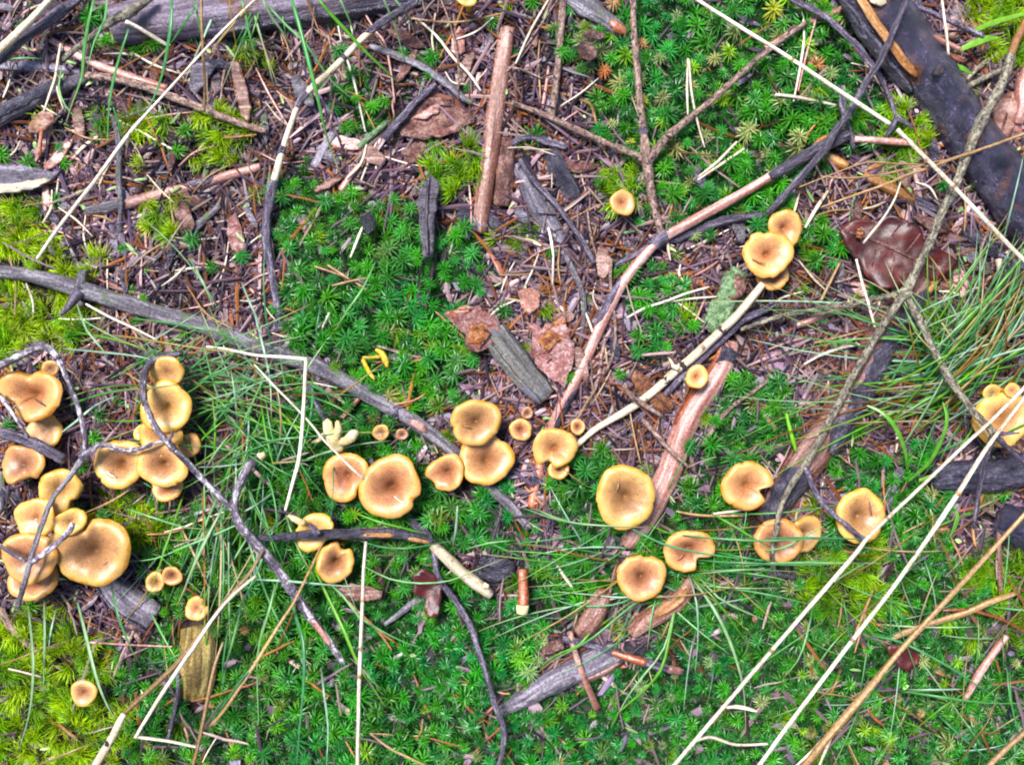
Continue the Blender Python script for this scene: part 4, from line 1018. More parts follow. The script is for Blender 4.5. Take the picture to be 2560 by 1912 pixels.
flake('dead_leaf', 'large glossy dark red folded leaf with an orange spot, behind the lichened twig', 'leaf', 'a3', [(468, 1490), (520, 1430), (600, 1412), (700, 1425), (820, 1395), (900, 1410), (980, 1470), (1010, 1540), (1100, 1600), (1180, 1650), (1240, 1700), (1150, 1790), (1000, 1830), (860, 1850), (720, 1870), (640, 1780), (580, 1680), (500, 1590)], 16, .9, 'plum_leaf', 7, .03, .0035, bend=.5,
      parts=[('rib', 'midrib', 'a3', [(500, 1490), (700, 1560), (880, 1640), (1080, 1740)], 4, 0, 'plum_bark'), ('rib', 'vein', 'a3', [(640, 1535), (670, 1480), (720, 1435)], 2, 0, 'plum_bark'), ('rib', 'vein', 'a3', [(760, 1585), (800, 1520), (860, 1440)], 2, 0, 'plum_bark'), ('rib', 'vein', 'a3', [(880, 1640), (930, 1580), (980, 1510)], 2, 0, 'plum_bark'),
             ('rib', 'vein', 'a3', [(700, 1560), (690, 1640), (670, 1720)], 2, 0, 'plum_bark'), ('rib', 'vein', 'a3', [(820, 1612), (810, 1700), (790, 1780)], 2, 0, 'plum_bark'), ('rib', 'vein', 'a3', [(940, 1670), (950, 1740), (950, 1790)], 2, 0, 'plum_bark'),
             ('patch', 'orange_spot', 'a3', [(570, 1480), (610, 1465), (630, 1500), (600, 1540), (570, 1530)], 1.2, .9, 'orange_leaf')])
flake('dead_leaf', 'pinkish brown crumpled leaf at the right edge beside the lichened twig', 'leaf', 'a3', [(1500, 630), (1560, 590), (1610, 600), (1640, 700), (1600, 800), (1560, 880), (1510, 910), (1450, 870), (1455, 760), (1465, 690)], 14, .8, 'pink_leaf', 5, .05, .005, bend=1.3, parts=[('rib', 'midrib', 'a3', [(1560, 620), (1540, 740), (1500, 880)], 3, 0, 'plum_bark')])
flake('bark_chunk', 'bright red and pink peeling bark chunk at the head of the grey plank', 'bark', 'b1', [(1210, 370), (1340, 320), (1440, 325), (1540, 400), (1590, 490), (1570, 560), (1480, 590), (1430, 620), (1350, 600), (1350, 510), (1290, 460)], 20, 3.0, 'pink_bark', 3, .06, .005, parts=[('patch', 'orange_flake', 'b1', [(1370, 450), (1470, 430), (1510, 500), (1440, 590), (1370, 560)], 2, 1.5, 'orange_leaf'), ('patch', 'red_flake', 'b1', [(1215, 370), (1340, 322), (1400, 340), (1290, 420)], 2, 1.5, 'red_wood')])
flake('bark_plate', 'wet orange-pink bark flake left of the long tan stick', 'bark', 'b2', [(100, 430), (190, 460), (260, 430), (340, 380), (365, 480), (405, 560), (410, 640), (380, 730), (340, 850), (270, 800), (190, 730), (120, 640), (140, 540)], 14, 1.8, 'pink_bark', 2, .07, .005, parts=[('patch', 'orange_flake', 'b2', [(150, 560), (270, 430), (350, 400), (340, 520), (230, 620)], 1.4, 1.0, 'orange_leaf')])
flake('dead_leaf', 'small tattered brown leaf above the wet orange-pink bark flake', 'leaf', 'b2', [(40, 230), (120, 200), (180, 230), (170, 330), (110, 390), (60, 330)], 13, .7, 'pink_leaf', 2, .07, .004)
flake('dead_leaf', 'orange-brown curled leaf under the middle of the pale cream stem', 'leaf', 'b2', [(790, 735), (870, 770), (930, 850), (1050, 950), (1030, 1010), (960, 1010), (880, 940), (800, 860), (770, 790)], 15, .9, 'orange_leaf', 6, .04, .004, bend=.8, parts=[('rib', 'midrib', 'b2', [(800, 760), (900, 870), (1020, 990)], 3, 0, 'plum_bark')])
flake('curled_leaf', 'red-brown curled leaf on the moss edge under the top dark branch', 'leaf', 'a2', [(420, 310), (450, 260), (520, 270), (545, 330), (550, 370), (500, 395), (440, 370)], 22, 1, 'plum_bark', 7, .05, .006, bend=.4)
flake('curled_leaf', 'rolled red leaf lip above the red-brown curled leaf', 'leaf', 'a2', [(450, 225), (500, 195), (580, 205), (605, 225), (570, 255), (500, 265)], 27, 1, 'plum_bark', 6, .05, .004, bend=.1)
flake('dead_leaf', 'dark brown upright leaf in the bottom moss beside the forked black twig', 'leaf', 'c1', [(1010, 430), (1070, 390), (1150, 420), (1200, 500), (1195, 600), (1180, 690), (1120, 700), (1080, 650), (1100, 570), (1020, 560)], 24, .8, 'plum_leaf', 3, .04, .004, bend=1.4)
flake('dead_leaf', 'small round dark red leaf under the brown frayed straw', 'leaf', 'c3', [(770, 890), (830, 870), (940, 900), (985, 950), (970, 1010), (900, 1045), (830, 1010)], 25, .8, 'plum_leaf', 5, .03, .003, bend=.3)
flake('dead_leaf', 'rusty leaf scrap between the bottom branch end and the twigs', 'leaf', 'c2', [(190, 900), (260, 850), (330, 840), (340, 900), (260, 930), (190, 950)], 16, .8, 'plum_bark', 2, .06)
flake('wood_chip', 'striped pale wood chip under the tall white straw', 'wood', 'c1', [(520, 510), (620, 480), (730, 500), (820, 530), (800, 580), (700, 600), (590, 590), (540, 560)], 20, 2, 'brown_peeled', 1, .04)
flake('curled_leaf', 'pinkish curled leaf below the thick grey-purple stick', 'leaf', 'a0', [(180, 820), (215, 750), (280, 710), (340, 730), (350, 780), (290, 840), (230, 860), (190, 850)], 17, 1, 'pink_leaf', 6, .04, .003, bend=.6, parts=[('rib', 'leaf_stalk', 'a0', [(270, 840), (260, 920), (255, 1000)], 5, 0, 'red_wood')])
flake('wood_slab', 'grey weathered wood slab with a pale edge at the left edge', 'wood', 'a0', [(-60, 1060), (80, 1060), (200, 1080), (330, 1110), (390, 1100), (330, 1160), (260, 1200), (150, 1235), (-60, 1250)], 15, 5, 'grey_wood', -3, .02, .003, bend=.0, parts=[('patch', 'pale_edge', 'a0', [(-60, 1190), (120, 1185), (280, 1150), (320, 1160), (240, 1205), (120, 1240), (-60, 1250)], 1.4, 1.5, 'cream_wood')])
flake('bark_chip', 'upright brown bark chip with splintered top in the upper litter', 'bark', 'a0', [(1480, 400), (1530, 390), (1560, 450), (1590, 560), (1620, 690), (1600, 790), (1550, 740), (1510, 560)], 14, 2, 'brown_peeled', 3, .03, bend=1.4)
flake('bark_chip', 'pinkish broken bark chip near the lower end of the left litter', 'bark', 'a0', [(1470, 1420), (1520, 1370), (1560, 1480), (1590, 1620), (1560, 1670), (1490, 1600), (1450, 1500)], 13, 1.6, 'pink_bark', 2, .06)
flake('bark_chip', 'brown hollow bark scale in the left litter under the pink-grey branch', 'bark', 'a0', [(1120, 1300), (1170, 1280), (1220, 1340), (1260, 1450), (1230, 1500), (1160, 1480), (1130, 1390)], 14, 1.2, 'plum_bark', 5, .03, bend=1.2)
flake('bark_chip', 'grey fibrous bark piece leaning in the upper litter', 'bark', 'a0', [(1240, 420), (1330, 400), (1390, 430), (1330, 530), (1270, 600), (1220, 570)], 14, 1.6, 'grey_wood', 2, .05)
flake('bark_chip', 'triangular dark grey bark chip beside the peeled branch top', 'bark', 'a1', [(1460, 290), (1530, 160), (1535, 260), (1500, 370), (1440, 330)], 10, 1.2, 'grey_wood', 1, .03)
flake('bark_chip', 'pale mauve bark chip left of the peeled branch top', 'bark', 'a1', [(1260, 250), (1310, 170), (1350, 210), (1350, 330), (1300, 370), (1260, 330)], 13, 1.4, 'pink_wood', 2, .06)
flake('bark_chip', 'brown bark chip in front of the peeled branch foot', 'bark', 'a2', [(410, 1060), (470, 1080), (560, 1050), (540, 1110), (440, 1130)], 2, 1.2, 'plum_bark')
flake('charcoal_bit', 'small black charcoal bit in the centre moss', 'charcoal', 'a1', [(665, 1400), (720, 1370), (770, 1400), (760, 1480), (720, 1520), (690, 1480)], 25, 3, 'charcoal', 0, .08)
flake('pine_cone_scale', 'reddish fibrous lump in the moss at the right below the reddish brown straw', 'cone', 'c3', [(1090, 130), (1150, 110), (1200, 150), (1190, 210), (1120, 220), (1085, 180)], 10, 3, 'red_wood', 0, .09)
flake('bark_chip', 'brown split wood edge beside the notched mushroom at the right', 'bark', 'b3', [(30, 1500), (120, 1360), (160, 1370), (130, 1520), (90, 1660), (10, 1660)], 17, 2.5, 'wet_bark', 2, .03)
flake('dead_leaf', 'brown leaf scrap hidden in grass beside the right mushroom', 'leaf', 'b3', [(1180, 980), (1260, 970), (1270, 1080), (1230, 1180), (1180, 1120)], 9, .8, 'orange_leaf', 3, .06)
flake('dead_leaf', 'dark brown leaf scrap under the black thin twig', 'leaf', 'b2', [(960, 1010), (1060, 990), (1050, 1080), (970, 1150), (930, 1090)], 5, .8, 'plum_leaf', 2, .05)

# ------------------------------------------------------------------ mushrooms
def cap_geometry(r, prof, lobes, notch, seed, tilt, ns=56, nr=16):
    """Funnel-shaped cap: top skin, rolled lip; returns (V, F, tone, tc, rim ring, gill apex depth)."""
    th = np.linspace(0, 2 * math.pi, ns, endpoint=False)
    R = np.ones(ns)
    for k, a, ph in lobes:
        R += a * np.cos(k * th - ph)
    R += .055 * np.array([mnoise.noise((math.cos(t) * 2.2 + seed, math.sin(t) * 2.2, seed)) for t in th])
    R += .022 * np.array([mnoise.noise((math.cos(t) * 7 + seed, math.sin(t) * 7, seed)) for t in th])
    dip = np.zeros(ns)
    if notch:
        for na, nw, nd in notch:
            d = np.abs((th - math.radians(na) + math.pi) % (2 * math.pi) - math.pi)
            R *= 1 - nd * np.exp(-(d / math.radians(nw)) ** 4)
            dip += nd * np.exp(-(d / math.radians(nw * 1.3)) ** 2)
    if r > .010:                                       # slug bites and splits in the rim
        for q in range(int(3 + seed) % 4):
            na = (seed * 97 + q * 131) % 360
            d = np.abs((th - math.radians(na) + math.pi) % (2 * math.pi) - math.pi)
            R *= 1 - (.05 + .03 * (q % 2)) * np.exp(-(d / .075) ** 2)
    R *= r
    depth, hole, wave = prof
    ts = np.concatenate([np.linspace(0.015, .86, nr - 4), [.92, .965, .99, 1.0]])
    wph = seed * 1.7
    wv = 1.5 * wave * (.6 * np.sin(3 * th + wph) + .5 * np.sin(2 * th + wph * 2.1) + .35 * np.sin(5 * th + wph * .7))
    V, tone, TC = [], [], []
    for t in ts:
        z = -depth * 1.05 * math.exp(-(t / .42) ** 2) - hole * math.exp(-(t / .12) ** 2) - .13 * max(0, (t - .80) / .20) ** 2 + .09 * t
        zz = (z + wv * t ** 2 - dip * .35 * t) * r
        zz = zz + np.array([.03 * mnoise.noise((math.cos(a) * t * 3 + seed, math.sin(a) * t * 3, seed + 4)) for a in th]) * r
        V.append(np.stack([np.cos(th) * R * t, np.sin(th) * R * t, zz], 1))
        tone += [t] * ns
    for dz, sh, tn in ((-.05, .995, 1.0), (-.10, .965, .98), (-.12, .90, .95)):   # rolled lip
        b = V[len(ts) - 1]
        V.append(np.stack([b[:, 0] * sh, b[:, 1] * sh, b[:, 2] + dz * r], 1))
        tone += [tn] * ns
    n = len(V)
    rim = V[-1].copy()
    V = np.vstack(V)
    F = []
    for i in range(n - 1):
        for j in range(ns):
            a, b = i * ns + j, i * ns + (j + 1) % ns
            F.append((a, a + ns, b + ns, b))
    F.append(tuple(range(ns)))
    rx, ry = math.radians(tilt[0]), math.radians(tilt[1])
    M = np.array(Matrix.Rotation(rx, 3, 'X') @ Matrix.Rotation(ry, 3, 'Y'))
    TC = V + np.array([seed, seed * .3, 0])
    return V @ M.T, F, tone, TC, rim, M

def mushroom(label, t, x, y, r, h=26, tilt=(0, 0), prof=(.34, .22, .04), lobes=(), notch=None, mat='cap_brown', lean=(0, 0), group=None):
    """r: cap radius in photograph pixels; h: height of the cap above the ground in mm."""
    (px, py), = pp(t, [(x, y)])
    seed = RNG.random() * 30
    g = gz((px, py))
    zc = g + h * .001
    rr = r * PX * (HCAM - zc) / HCAM
    cx, cy = wxy((px, py), zc)
    base = (cx + lean[0] * .001, cy + lean[1] * .001, g - .004)
    big = r > 34
    V, F, tone, TC, rim, M = cap_geometry(rr, prof, lobes or ((2, .045, seed), (3, .035, seed * 2), (5, .015, seed * 3)), notch, seed, tilt, 56 if big else 36, 16 if big else 12)
    off = np.array([cx - base[0], cy - base[1], zc - base[2]])
    root = tag(link('mushroom', None, base), label, 'mushroom', group)
    link('cap', mk_mesh('cap', V + off, F, mat, TC, tone), parent=root)
    # underside: ridged cone running down the stem
    ns = len(rim)
    rows = []
    apex = np.array([0, 0, -(prof[0] * 1.0 + .62) * rr])
    for q, f in enumerate((1.0, .82, .62, .42, .26, .17)):
        ring = rim * np.array([f, f, 1]) if q == 0 else rim * np.array([f, f, f]) + apex * (1 - f) ** .8
        rid = 1 + (.05 if 0 < q < 5 else 0) * np.where(np.arange(ns) % 2, 1, -1)
        rows.append(ring * np.stack([rid, rid, np.ones(ns)], 1))
    GV = np.vstack(rows)
    GF = []
    for i in range(len(rows) - 1):
        for j in range(ns):
            a, b = i * ns + j, i * ns + (j + 1) % ns
            GF.append((a, a + ns, b + ns, b))
    link('gills', mk_mesh('gills', GV @ M.T + off, GF, 'gill_flesh', GV), parent=root)
    top = M @ (apex * 1.0) + off + np.array([0, 0, .12 * rr])
    pts = [(0, 0, -.006, rr * .17 + .0008), (off[0] * .25 + .0006, off[1] * .25, top[2] * .45, rr * .15 + .0007), (*top, rr * .17 + .0006)]
    sv, sf, sc_ = tube(smooth_path(pts, .002), 10, .08, int(seed))
    link('stem', mk_mesh('stem', sv, sf, 'stem_flesh', sc_), parent=root)
    return root

Y = 'cap_yellow'
mu = mushroom
# middle group
mu('round brown-centred mushroom above its twin, right of the grey branch', 'v', 1028, 912, 61, 38, (5, 4), (.36, .14, .03))
mu('round mushroom tucked under the rim of the round brown-centred one', 'v', 1050, 992, 66, 27, (-6, 3), (.32, .16, .03))
mu('large round mushroom with a deep funnel and a small notch in its rim', 'v', 842, 1053, 79, 36, (2, -2), (.40, .30, .025), notch=[(-27, 9, .12)])
mu('uneven mushroom partly covered by the large deep-funnelled one', 'v', 745, 1030, 61, 26, (6, -8), (.30, .18, .06), lobes=((2, .09, 2.0), (3, .05, 1.0)), notch=[(-38, 16, .16)])
mu('small crooked mushroom with a folded dark centre, between two larger groups', 'v', 962, 1022, 48, 28, (6, -12), (.38, .22, .07), lobes=((2, .08, 1.2), (3, .07, 3.4)), notch=[(215, 18, .18)])
mu('little ochre mushroom left of the long tan stick foot', 'v', 1125, 928, 28, 24, (4, 4), (.34, .2, .03))
mu('tiny dull brown mushroom behind the little ochre one', 'v', 1139, 892, 15, 16, (0, 0), (.25, .1, .03), mat='cap_old')
mu('tiny dark orange mushroom above the tip of the pale cream stem', 'v', 1248, 922, 19, 20, (0, 0), (.34, .24, .03))
mu('folded, split-lobed mushroom at the foot of the long tan stick', 'v', 1198, 968, 54, 34, (3, 2), (.26, .20, .07), lobes=((2, .06, .3), (3, .05, .2)), notch=[(248, 15, .34)], mat=Y)
mu('small yellow mushroom peeping from below the folded one', 'v', 1207, 1012, 27, 22, (-16, 0), (.2, .1, .05), mat=Y)
mu('largest evenly round speckled mushroom, alone beside the pink peeled branch', 'v', 1352, 1074, 78, 40, (2, 1), (.30, .14, .02))
mu('little pale yellow mushroom resting against the thick pink branch', 'v', 1506, 814, 29, 30, (0, 0), (.22, .16, .03), mat=Y)
mu('lone little yellow mushroom under the forked twig', 'v', 1345, 438, 32, 28, (0, 4), (.22, .14, .03), mat=Y)
mu('front cap of the mushroom trio, with a pale curl on its top', 'v', 1659, 549, 61, 42, (4, 0), (.28, .20, .05), lobes=((2, .04, .4), (3, .05, 1.2)), mat=Y, notch=[(98, 9, .10)])
mu('upper rear cap of the mushroom trio', 'v', 1697, 494, 46, 34, (10, 6), (.30, .18, .05), mat=Y)
mu('lowest half-hidden brown cap of the mushroom trio', 'v', 1670, 590, 43, 26, (-6, 4), (.26, .12, .04))
mu('mushroom with a big torn notch in its rim, beside the reddish log end', 'v', 1614, 1050, 63, 36, (2, -3), (.30, .20, .05), notch=[(-18, 15, .42)], lobes=((2, .04, 1), (4, .02, 1)), mat=Y)
mu('dark speckled mushroom with a knobbly twig over its edge, crossed by the white straw', 'v', 1860, 1115, 66, 36, (-2, 4), (.30, .13, .03), lobes=((2, .05, 2.8), (5, .015, 1)))
mu('brown mushroom under the twig foot, front one of the overlapping pair', 'v', 1682, 1168, 59, 34, (0, -4), (.20, .10, .03), lobes=((2, .05, .2),))
mu('wavy mushroom behind, right one of the overlapping pair', 'v', 1738, 1154, 47, 28, (6, 10), (.22, .12, .06), lobes=((2, .08, 1.5), (3, .04, 2)))
mu('round mushroom with a dented top rim in the lower grass tuft', 'v', 1386, 1246, 60, 36, (-3, 0), (.30, .16, .03), notch=[(78, 11, .14)])
mu('C-shaped mushroom with a wide gap, in the lower grass tuft', 'v', 1488, 1190, 59, 34, (8, -6), (.38, .26, .05), notch=[(-42, 22, .38)], lobes=((2, .09, .6), (3, .03, 1)), mat='cap_brown')
mu('big golden mushroom at the right edge under the lichened twig', 'v', 2166, 905, 70, 40, (2, -6), (.34, .22, .06), lobes=((2, .06, 1.3), (3, .05, 2.0)), mat=Y)
mu('tiny yellow knob mushroom above the big golden one at the right edge', 'p', 2532, 976, 20, 48, (0, 0), (.05, .02, .03), mat=Y)
mu('small yellow mushroom half hidden behind the big golden one', 'p', 2482, 984, 24, 30, (10, 0), (.15, .05, .05), mat=Y)
# left edge group
mu('broad wavy kidney-shaped mushroom at the left edge below the whitish twig', 'v', 64, 853, 74, 40, (0, -4), (.46, .12, .12), lobes=((2, .14, .0), (3, .05, 1.5)), notch=[(100, 13, .14), (205, 14, .3)], mat=Y)
mu('golden mushroom in shade underneath the kidney-shaped one', 'v', 94, 933, 46, 22, (-10, 4), (.06, .02, .04), mat=Y)
mu('pale pinkish mushroom with wavy rim at the left edge, under the dark mauve stick', 'v', 46, 1003, 56, 28, (-8, -10), (.16, .06, .10), lobes=((2, .10, .2), (3, .05, 1)), notch=[(-75, 26, .30)])
mu('crumpled yellow mushroom behind the large lobed one', 'v', 128, 1062, 56, 34, (6, 8), (.34, .16, .12), lobes=((2, .10, 2.2), (3, .07, 1)), notch=[(310, 16, .18)], mat=Y)
mu('upper cap of the mushroom stack at the left edge, below the grey twig', 'v', 76, 1120, 54, 42, (6, -4), (.12, .05, .09), lobes=((2, .06, 1), (3, .05, 2)), mat=Y)
mu('largest mushroom, broad and lobed, with a long dark fold, at the left', 'v', 196, 1192, 93, 44, (0, 2), (.30, .10, .09), lobes=((2, .10, .15), (3, .05, 2.6)), notch=[(112, 11, .22), (190, 20, .10)], mat='cap_brown')
mu('yellow curled mushroom lip between the stack and the large lobed one', 'v', 150, 1128, 37, 44, (0, 14), (.2, .08, .10), lobes=((2, .16, 1.0),), mat=Y)
mu('front cap of the mushroom stack at the left, with twig fork on it', 'v', 62, 1205, 69, 44, (4, -2), (.10, .05, .05), lobes=((2, .05, .4), (3, .04, 1)), mat='cap_brown')
mu('lowest cap of the mushroom stack at the left edge', 'v', 70, 1250, 58, 30, (-14, 0), (.34, .16, .05), lobes=((2, .08, .2),))
mu('tiny orange mushroom hidden behind the whitish forked twig', 'v', 108, 796, 22, 26, (0, 0), (.12, .05, .04), mat=Y)
# tall cluster left of middle
mu('topmost narrow yellow cap of the tall cluster under the arching twig', 'v', 360, 803, 42, 44, (22, 0), (.06, .02, .05), lobes=((2, .06, 1.0),), mat=Y)
mu('round cap high in the tall cluster, crossed by the arching twig', 'v', 358, 880, 64, 42, (2, 6), (.30, .14, .04), mat=Y)
mu('middle cap of the tall cluster, mostly hidden by the twig joint', 'v', 345, 945, 52, 38, (6, 0), (.24, .10, .08), lobes=((2, .08, .6), (3, .06, 1)), mat=Y)
mu('round deep-centred cap at the left side of the tall cluster', 'v', 256, 1002, 63, 38, (-2, -3), (.34, .20, .02), mat='cap_brown')
mu('deep-centred cap at the lower front of the tall cluster', 'v', 350, 1003, 61, 42, (2, 2), (.34, .18, .04), mat='cap_brown')
mu('small yellow side cap at the right of the tall cluster', 'v', 408, 962, 30, 30, (0, 20), (.08, .02, .04), mat=Y)
mu('lowest small cap of the tall cluster', 'v', 361, 1052, 37, 26, (-14, 4), (.16, .08, .05), mat='cap_brown')
mu('tiny lip of a yellow cap on the left flank of the tall cluster', 'v', 303, 935, 20, 32, (0, -12), (.06, .02, .05), mat=Y)
# small ones in the lower left
mu('left one of two tiny joined orange mushrooms in the lower left moss', 'v', 334, 1257, 25, 28, (-4, -3), (.38, .2, .03))
mu('right one of two tiny joined orange mushrooms in the lower left moss', 'v', 371, 1244, 25, 30, (2, 4), (.34, .2, .03))
mu('tiny cleft yellow mushroom at the top of the streaked stump', 'v', 424, 1315, 30, 26, (0, 0), (.22, .10, .06), notch=[(30, 16, .4)], mat=Y)
mu('lone small peach-coloured mushroom in the bottom left moss', 'v', 180, 1497, 33, 28, (0, 0), (.26, .12, .03), mat='cap_brown', lobes=((3, .05, 1),))
mu('yellow mushroom crossed by the black stick, left of the tall white straw', 'v', 678, 1148, 47, 24, (0, 0), (.20, .08, .08), lobes=((2, .12, 1.7), (3, .05, 1)), mat=Y)
mu('dull brown funnel mushroom with a gap, below the black stick', 'v', 724, 1216, 50, 26, (6, 6), (.42, .26, .06), lobes=((2, .08, 2.4),), notch=[(62, 14, .30)])
mu('small brown mushroom half hidden beneath the scarred part of the grey branch', 'v', 822, 934, 21, 20, (8, -8), (.12, .06, .05))
mu('tiny dried olive mushroom next to the grey branch', 'v', 868, 938, 15, 17, (0, 0), (.2, .1, .05), mat='cap_old')
mu('bright yellow cap edge cut off by the top edge of the picture', 'v', 1008, -8, 27, 34, (0, 0), (.08, .02, .04), mat=Y)

# broken whitish mushroom and the toppled tiny ones: seen from the side
def pieces(name, label, cat, base_t, bx, by, parts):
    (px, py), = pp(base_t, [(bx, by)])
    base = np.array([*wxy((px, py), .015), gz((px, py))])
    root = tag(link(name, None, base), label, cat)
    for k, (nm, t, pts, r, z, mat) in enumerate(parts):
        v, f, c = tube(path3(t, pts, r, z, .0015), 10, .2, k * 7 + 3)
        link(nm, mk_mesh(nm, rebase(v, base), f, mat, c), parent=root)
pieces('broken_mushroom', 'broken whitish mushroom pieces above the uneven mushroom', 'mushroom', 'b1', 520, 1180, [
    ('stem', 'b1', [(540, 1240), (500, 1190), (470, 1130), (462, 1070)], [14, 15, 13, 12], [24, 28, 32, 34], 'pale_flesh'),
    ('cap_fragment', 'b1', [(500, 1180), (530, 1120), (525, 1070)], [12, 10, 6], [30, 34, 36], 'pale_flesh'),
    ('cap_fragment', 'b1', [(540, 1200), (590, 1190), (630, 1150), (655, 1140)], [10, 12, 12, 6], [28, 32, 34, 34], 'pale_flesh'),
    ('cap_fragment', 'b1', [(360, 1200), (400, 1190), (440, 1150)], [3, 5, 6], [30, 31, 31], 'pale_flesh'),
    ('torn_base', 'b1', [(500, 1210), (550, 1240)], [17, 14], [20, 20], 'stem_flesh')])
pieces('toppled_mushroom', 'tiny yellow mushroom lying on its side, showing stem and curved cap', 'mushroom', 'b1', 780, 670, [
    ('stem', 'b1', [(690, 655), (740, 655), (800, 650)], [3.5, 4, 5], 22, 'pale_yellow'),
    ('cap', 'b1', [(775, 605), (810, 625), (835, 670), (848, 715)], [4, 7, 8, 4], 22, 'pale_yellow')])
pieces('mushroom_stalk', 'loose yellow mushroom stalk beside the toppled tiny mushroom', 'mushroom', 'b1', 730, 730, [
    ('stem', 'b1', [(690, 670), (715, 720), (745, 770), (765, 795)], [5, 5.5, 5, 3], 18, 'pale_yellow')])
pieces('torn_cap', 'pale torn mushroom flap left of the black stick and the yellow mushroom', 'mushroom', 'c1', 260, 60, [
    ('cap', 'c1', [(210, 45), (260, 70), (310, 90)], [4, 9, 8], [26, 28, 28], 'pale_flesh')])

# a few broad bright green blades
def broad_blade(label, t, pts, r, z):
    path = path3(t, pts, [q * .8 for q in r] if isinstance(r, list) else r, z, .003)
    base = path[0, :3].copy()
    V, F, TC = tube(path, 8, .12, 5, flat=.12)
    c = np.tile([.16, .36, .06], (len(V), 1)) * NR.uniform(.85, 1.15, (len(V), 1))
    tag(link('green_blade', mk_mesh('green_blade', rebase(V, base), F, 'grass_blade', TC, None, c), base), label, 'leaf')
broad_blade('wide bright green leaf blade behind the big wet log, upper of two', 'a3', [(1190, 345), (1290, 300), (1400, 255), (1485, 245)], [4, 10, 12, 4], 24)
broad_blade('wide bright green leaf blade behind the big wet log, lower of two', 'a3', [(1180, 415), (1250, 440), (1320, 480)], [5, 9, 3], 22)
broad_blade('bright green blade slanting up from the top of the wet log', 'a3', [(1310, 210), (1450, 150), (1652, 90)], [7, 10, 7], 22)
broad_blade('bright lime curved blade arching over the litter at the right', 'b3', [(640, 965), (720, 1000), (790, 1060), (850, 1160), (890, 1280), (900, 1380)], [3, 5, 7, 7, 6, 5], [30, 34, 36, 34, 26, 14])
broad_blade('bright lime blade bending sharply down to the dark ribbed log', 'b3', [(1130, 945), (1155, 1030), (1145, 1120), (1100, 1230), (1050, 1320), (980, 1390), (910, 1450)], [3, 6, 6, 7, 7, 6, 3], [32, 34, 34, 30, 26, 22, 18])
broad_blade('short lime blade stub touching the dark ribbed log', 'b3', [(980, 1445), (1030, 1430), (1080, 1415)], [5, 7, 6], 20)
broad_blade('pale green single blade at the right beside the fibrous lump', 'c3', [(1225, 20), (1215, 90), (1175, 180)], [4, 7, 2], 26)

# ------------------------------------------------------------------ grass tufts: each blade a part
def ribbon(path, fold=.35):
    """A folded grass blade with thickness from path rows x,y,z,halfwidth."""
    C, R = path[:, :3], path[:, 3]
    T, A, B = frames(C)
    n = len(C)
    V = np.empty((n, 4, 3))
    V[:, 0] = C - A * R[:, None] + B * (R * fold)[:, None]
    V[:, 1] = C + B * .00008
    V[:, 2] = C + A * R[:, None] + B * (R * fold)[:, None]
    V[:, 3] = C - B * (R * .35 + .0001)[:, None]
    V = V.reshape(-1, 3)
    F = []
    for i in range(n - 1):
        a = i * 4
        for j in range(4):
            F.append((a + j, a + 4 + j, a + 4 + (j + 1) % 4, a + (j + 1) % 4))
    F.append((0, 1, 2, 3))
    F.append((4 * n - 1, 4 * n - 2, 4 * n - 3, 4 * n - 4))
    return V, F

GREENS = [(.095, .29, .085), (.13, .35, .12), (.085, .26, .10), (.20, .42, .17), (.14, .35, .05), (.34, .50, .36), (.30, .45, .24)]
TANS = [(.36, .25, .10), (.30, .20, .07), (.42, .33, .18), (.26, .13, .04)]

def blade(root, base, pts, w, col, seed):
    """pts: rows (photo x, photo y, height in mm)."""
    rows = []
    n = len(pts)
    for i, (x, y, h) in enumerate(pts):
        f = i / (n - 1)
        z = gz((x, y)) + h * .001
        ww = w * .74 * PX * max(.18, min(1, f * 5 + .55) * (1 - max(0, f - .45) / .55) ** .8 + .12)
        rows.append((*wxy((x, y), z), z, ww))
    path = smooth_path(rows, .008)
    V, F = ribbon(path)
    f = np.repeat(np.linspace(0, 1, len(path)), 4)[:, None]
    c = np.array(col)[None, :] * (.85 + .3 * f)
    if seed % 4 == 0:
        c = c * (1 - f ** 4) + np.array(TANS[seed % 3])[None, :] * f ** 4
    link('blade', mk_mesh('blade', rebase(V, base), F, 'grass_blade', None, None, c), parent=root)

def tuft(label, cat, root_p, traced=(), fans=(), group=None):
    base = np.array([*wxy(root_p, .0), gz(root_p)])
    root = tag(link('grass_tuft', None, base), label, cat, group)
    k = 0
    for t, pts, w, hs, tan in traced:
        P = pp(t, pts)
        hh = np.interp(np.linspace(0, 1, len(P)), np.linspace(0, 1, len(hs)), hs)
        blade(root, base, [(p[0], p[1], h) for p, h in zip(P, hh)], w, (TANS if tan else GREENS)[RNG.randrange(4 if tan else 7)], k)
        k += 1
    for n, (sx, sy), spread, a0, a1, l0, l1, bend, hmax, w, ptan in fans:
        for i in range(n):
            a = math.radians(RNG.uniform(a0, a1))
            L_ = RNG.uniform(l0, l1)
            x, y = sx + RNG.gauss(0, spread), sy + RNG.gauss(0, spread)
            b = math.radians(RNG.uniform(-bend, bend))
            pts = []
            H = RNG.uniform(.5, 1) * hmax
            for q in range(6):
                f = q / 5
                pts.append((x, y, 4 + H * math.sin(math.pi * min(1, f * .62 + .06)) + RNG.uniform(-1, 1)))
                x += math.cos(a) * L_ / 5
                y -= math.sin(a) * L_ / 5
                a += b / 5
            tan = RNG.random() < ptan
            blade(root, base, pts, w * RNG.uniform(.7, 1.2), (TANS if tan else GREENS)[RNG.randrange(4 if tan else 7)], k)
            k += 1
    return root

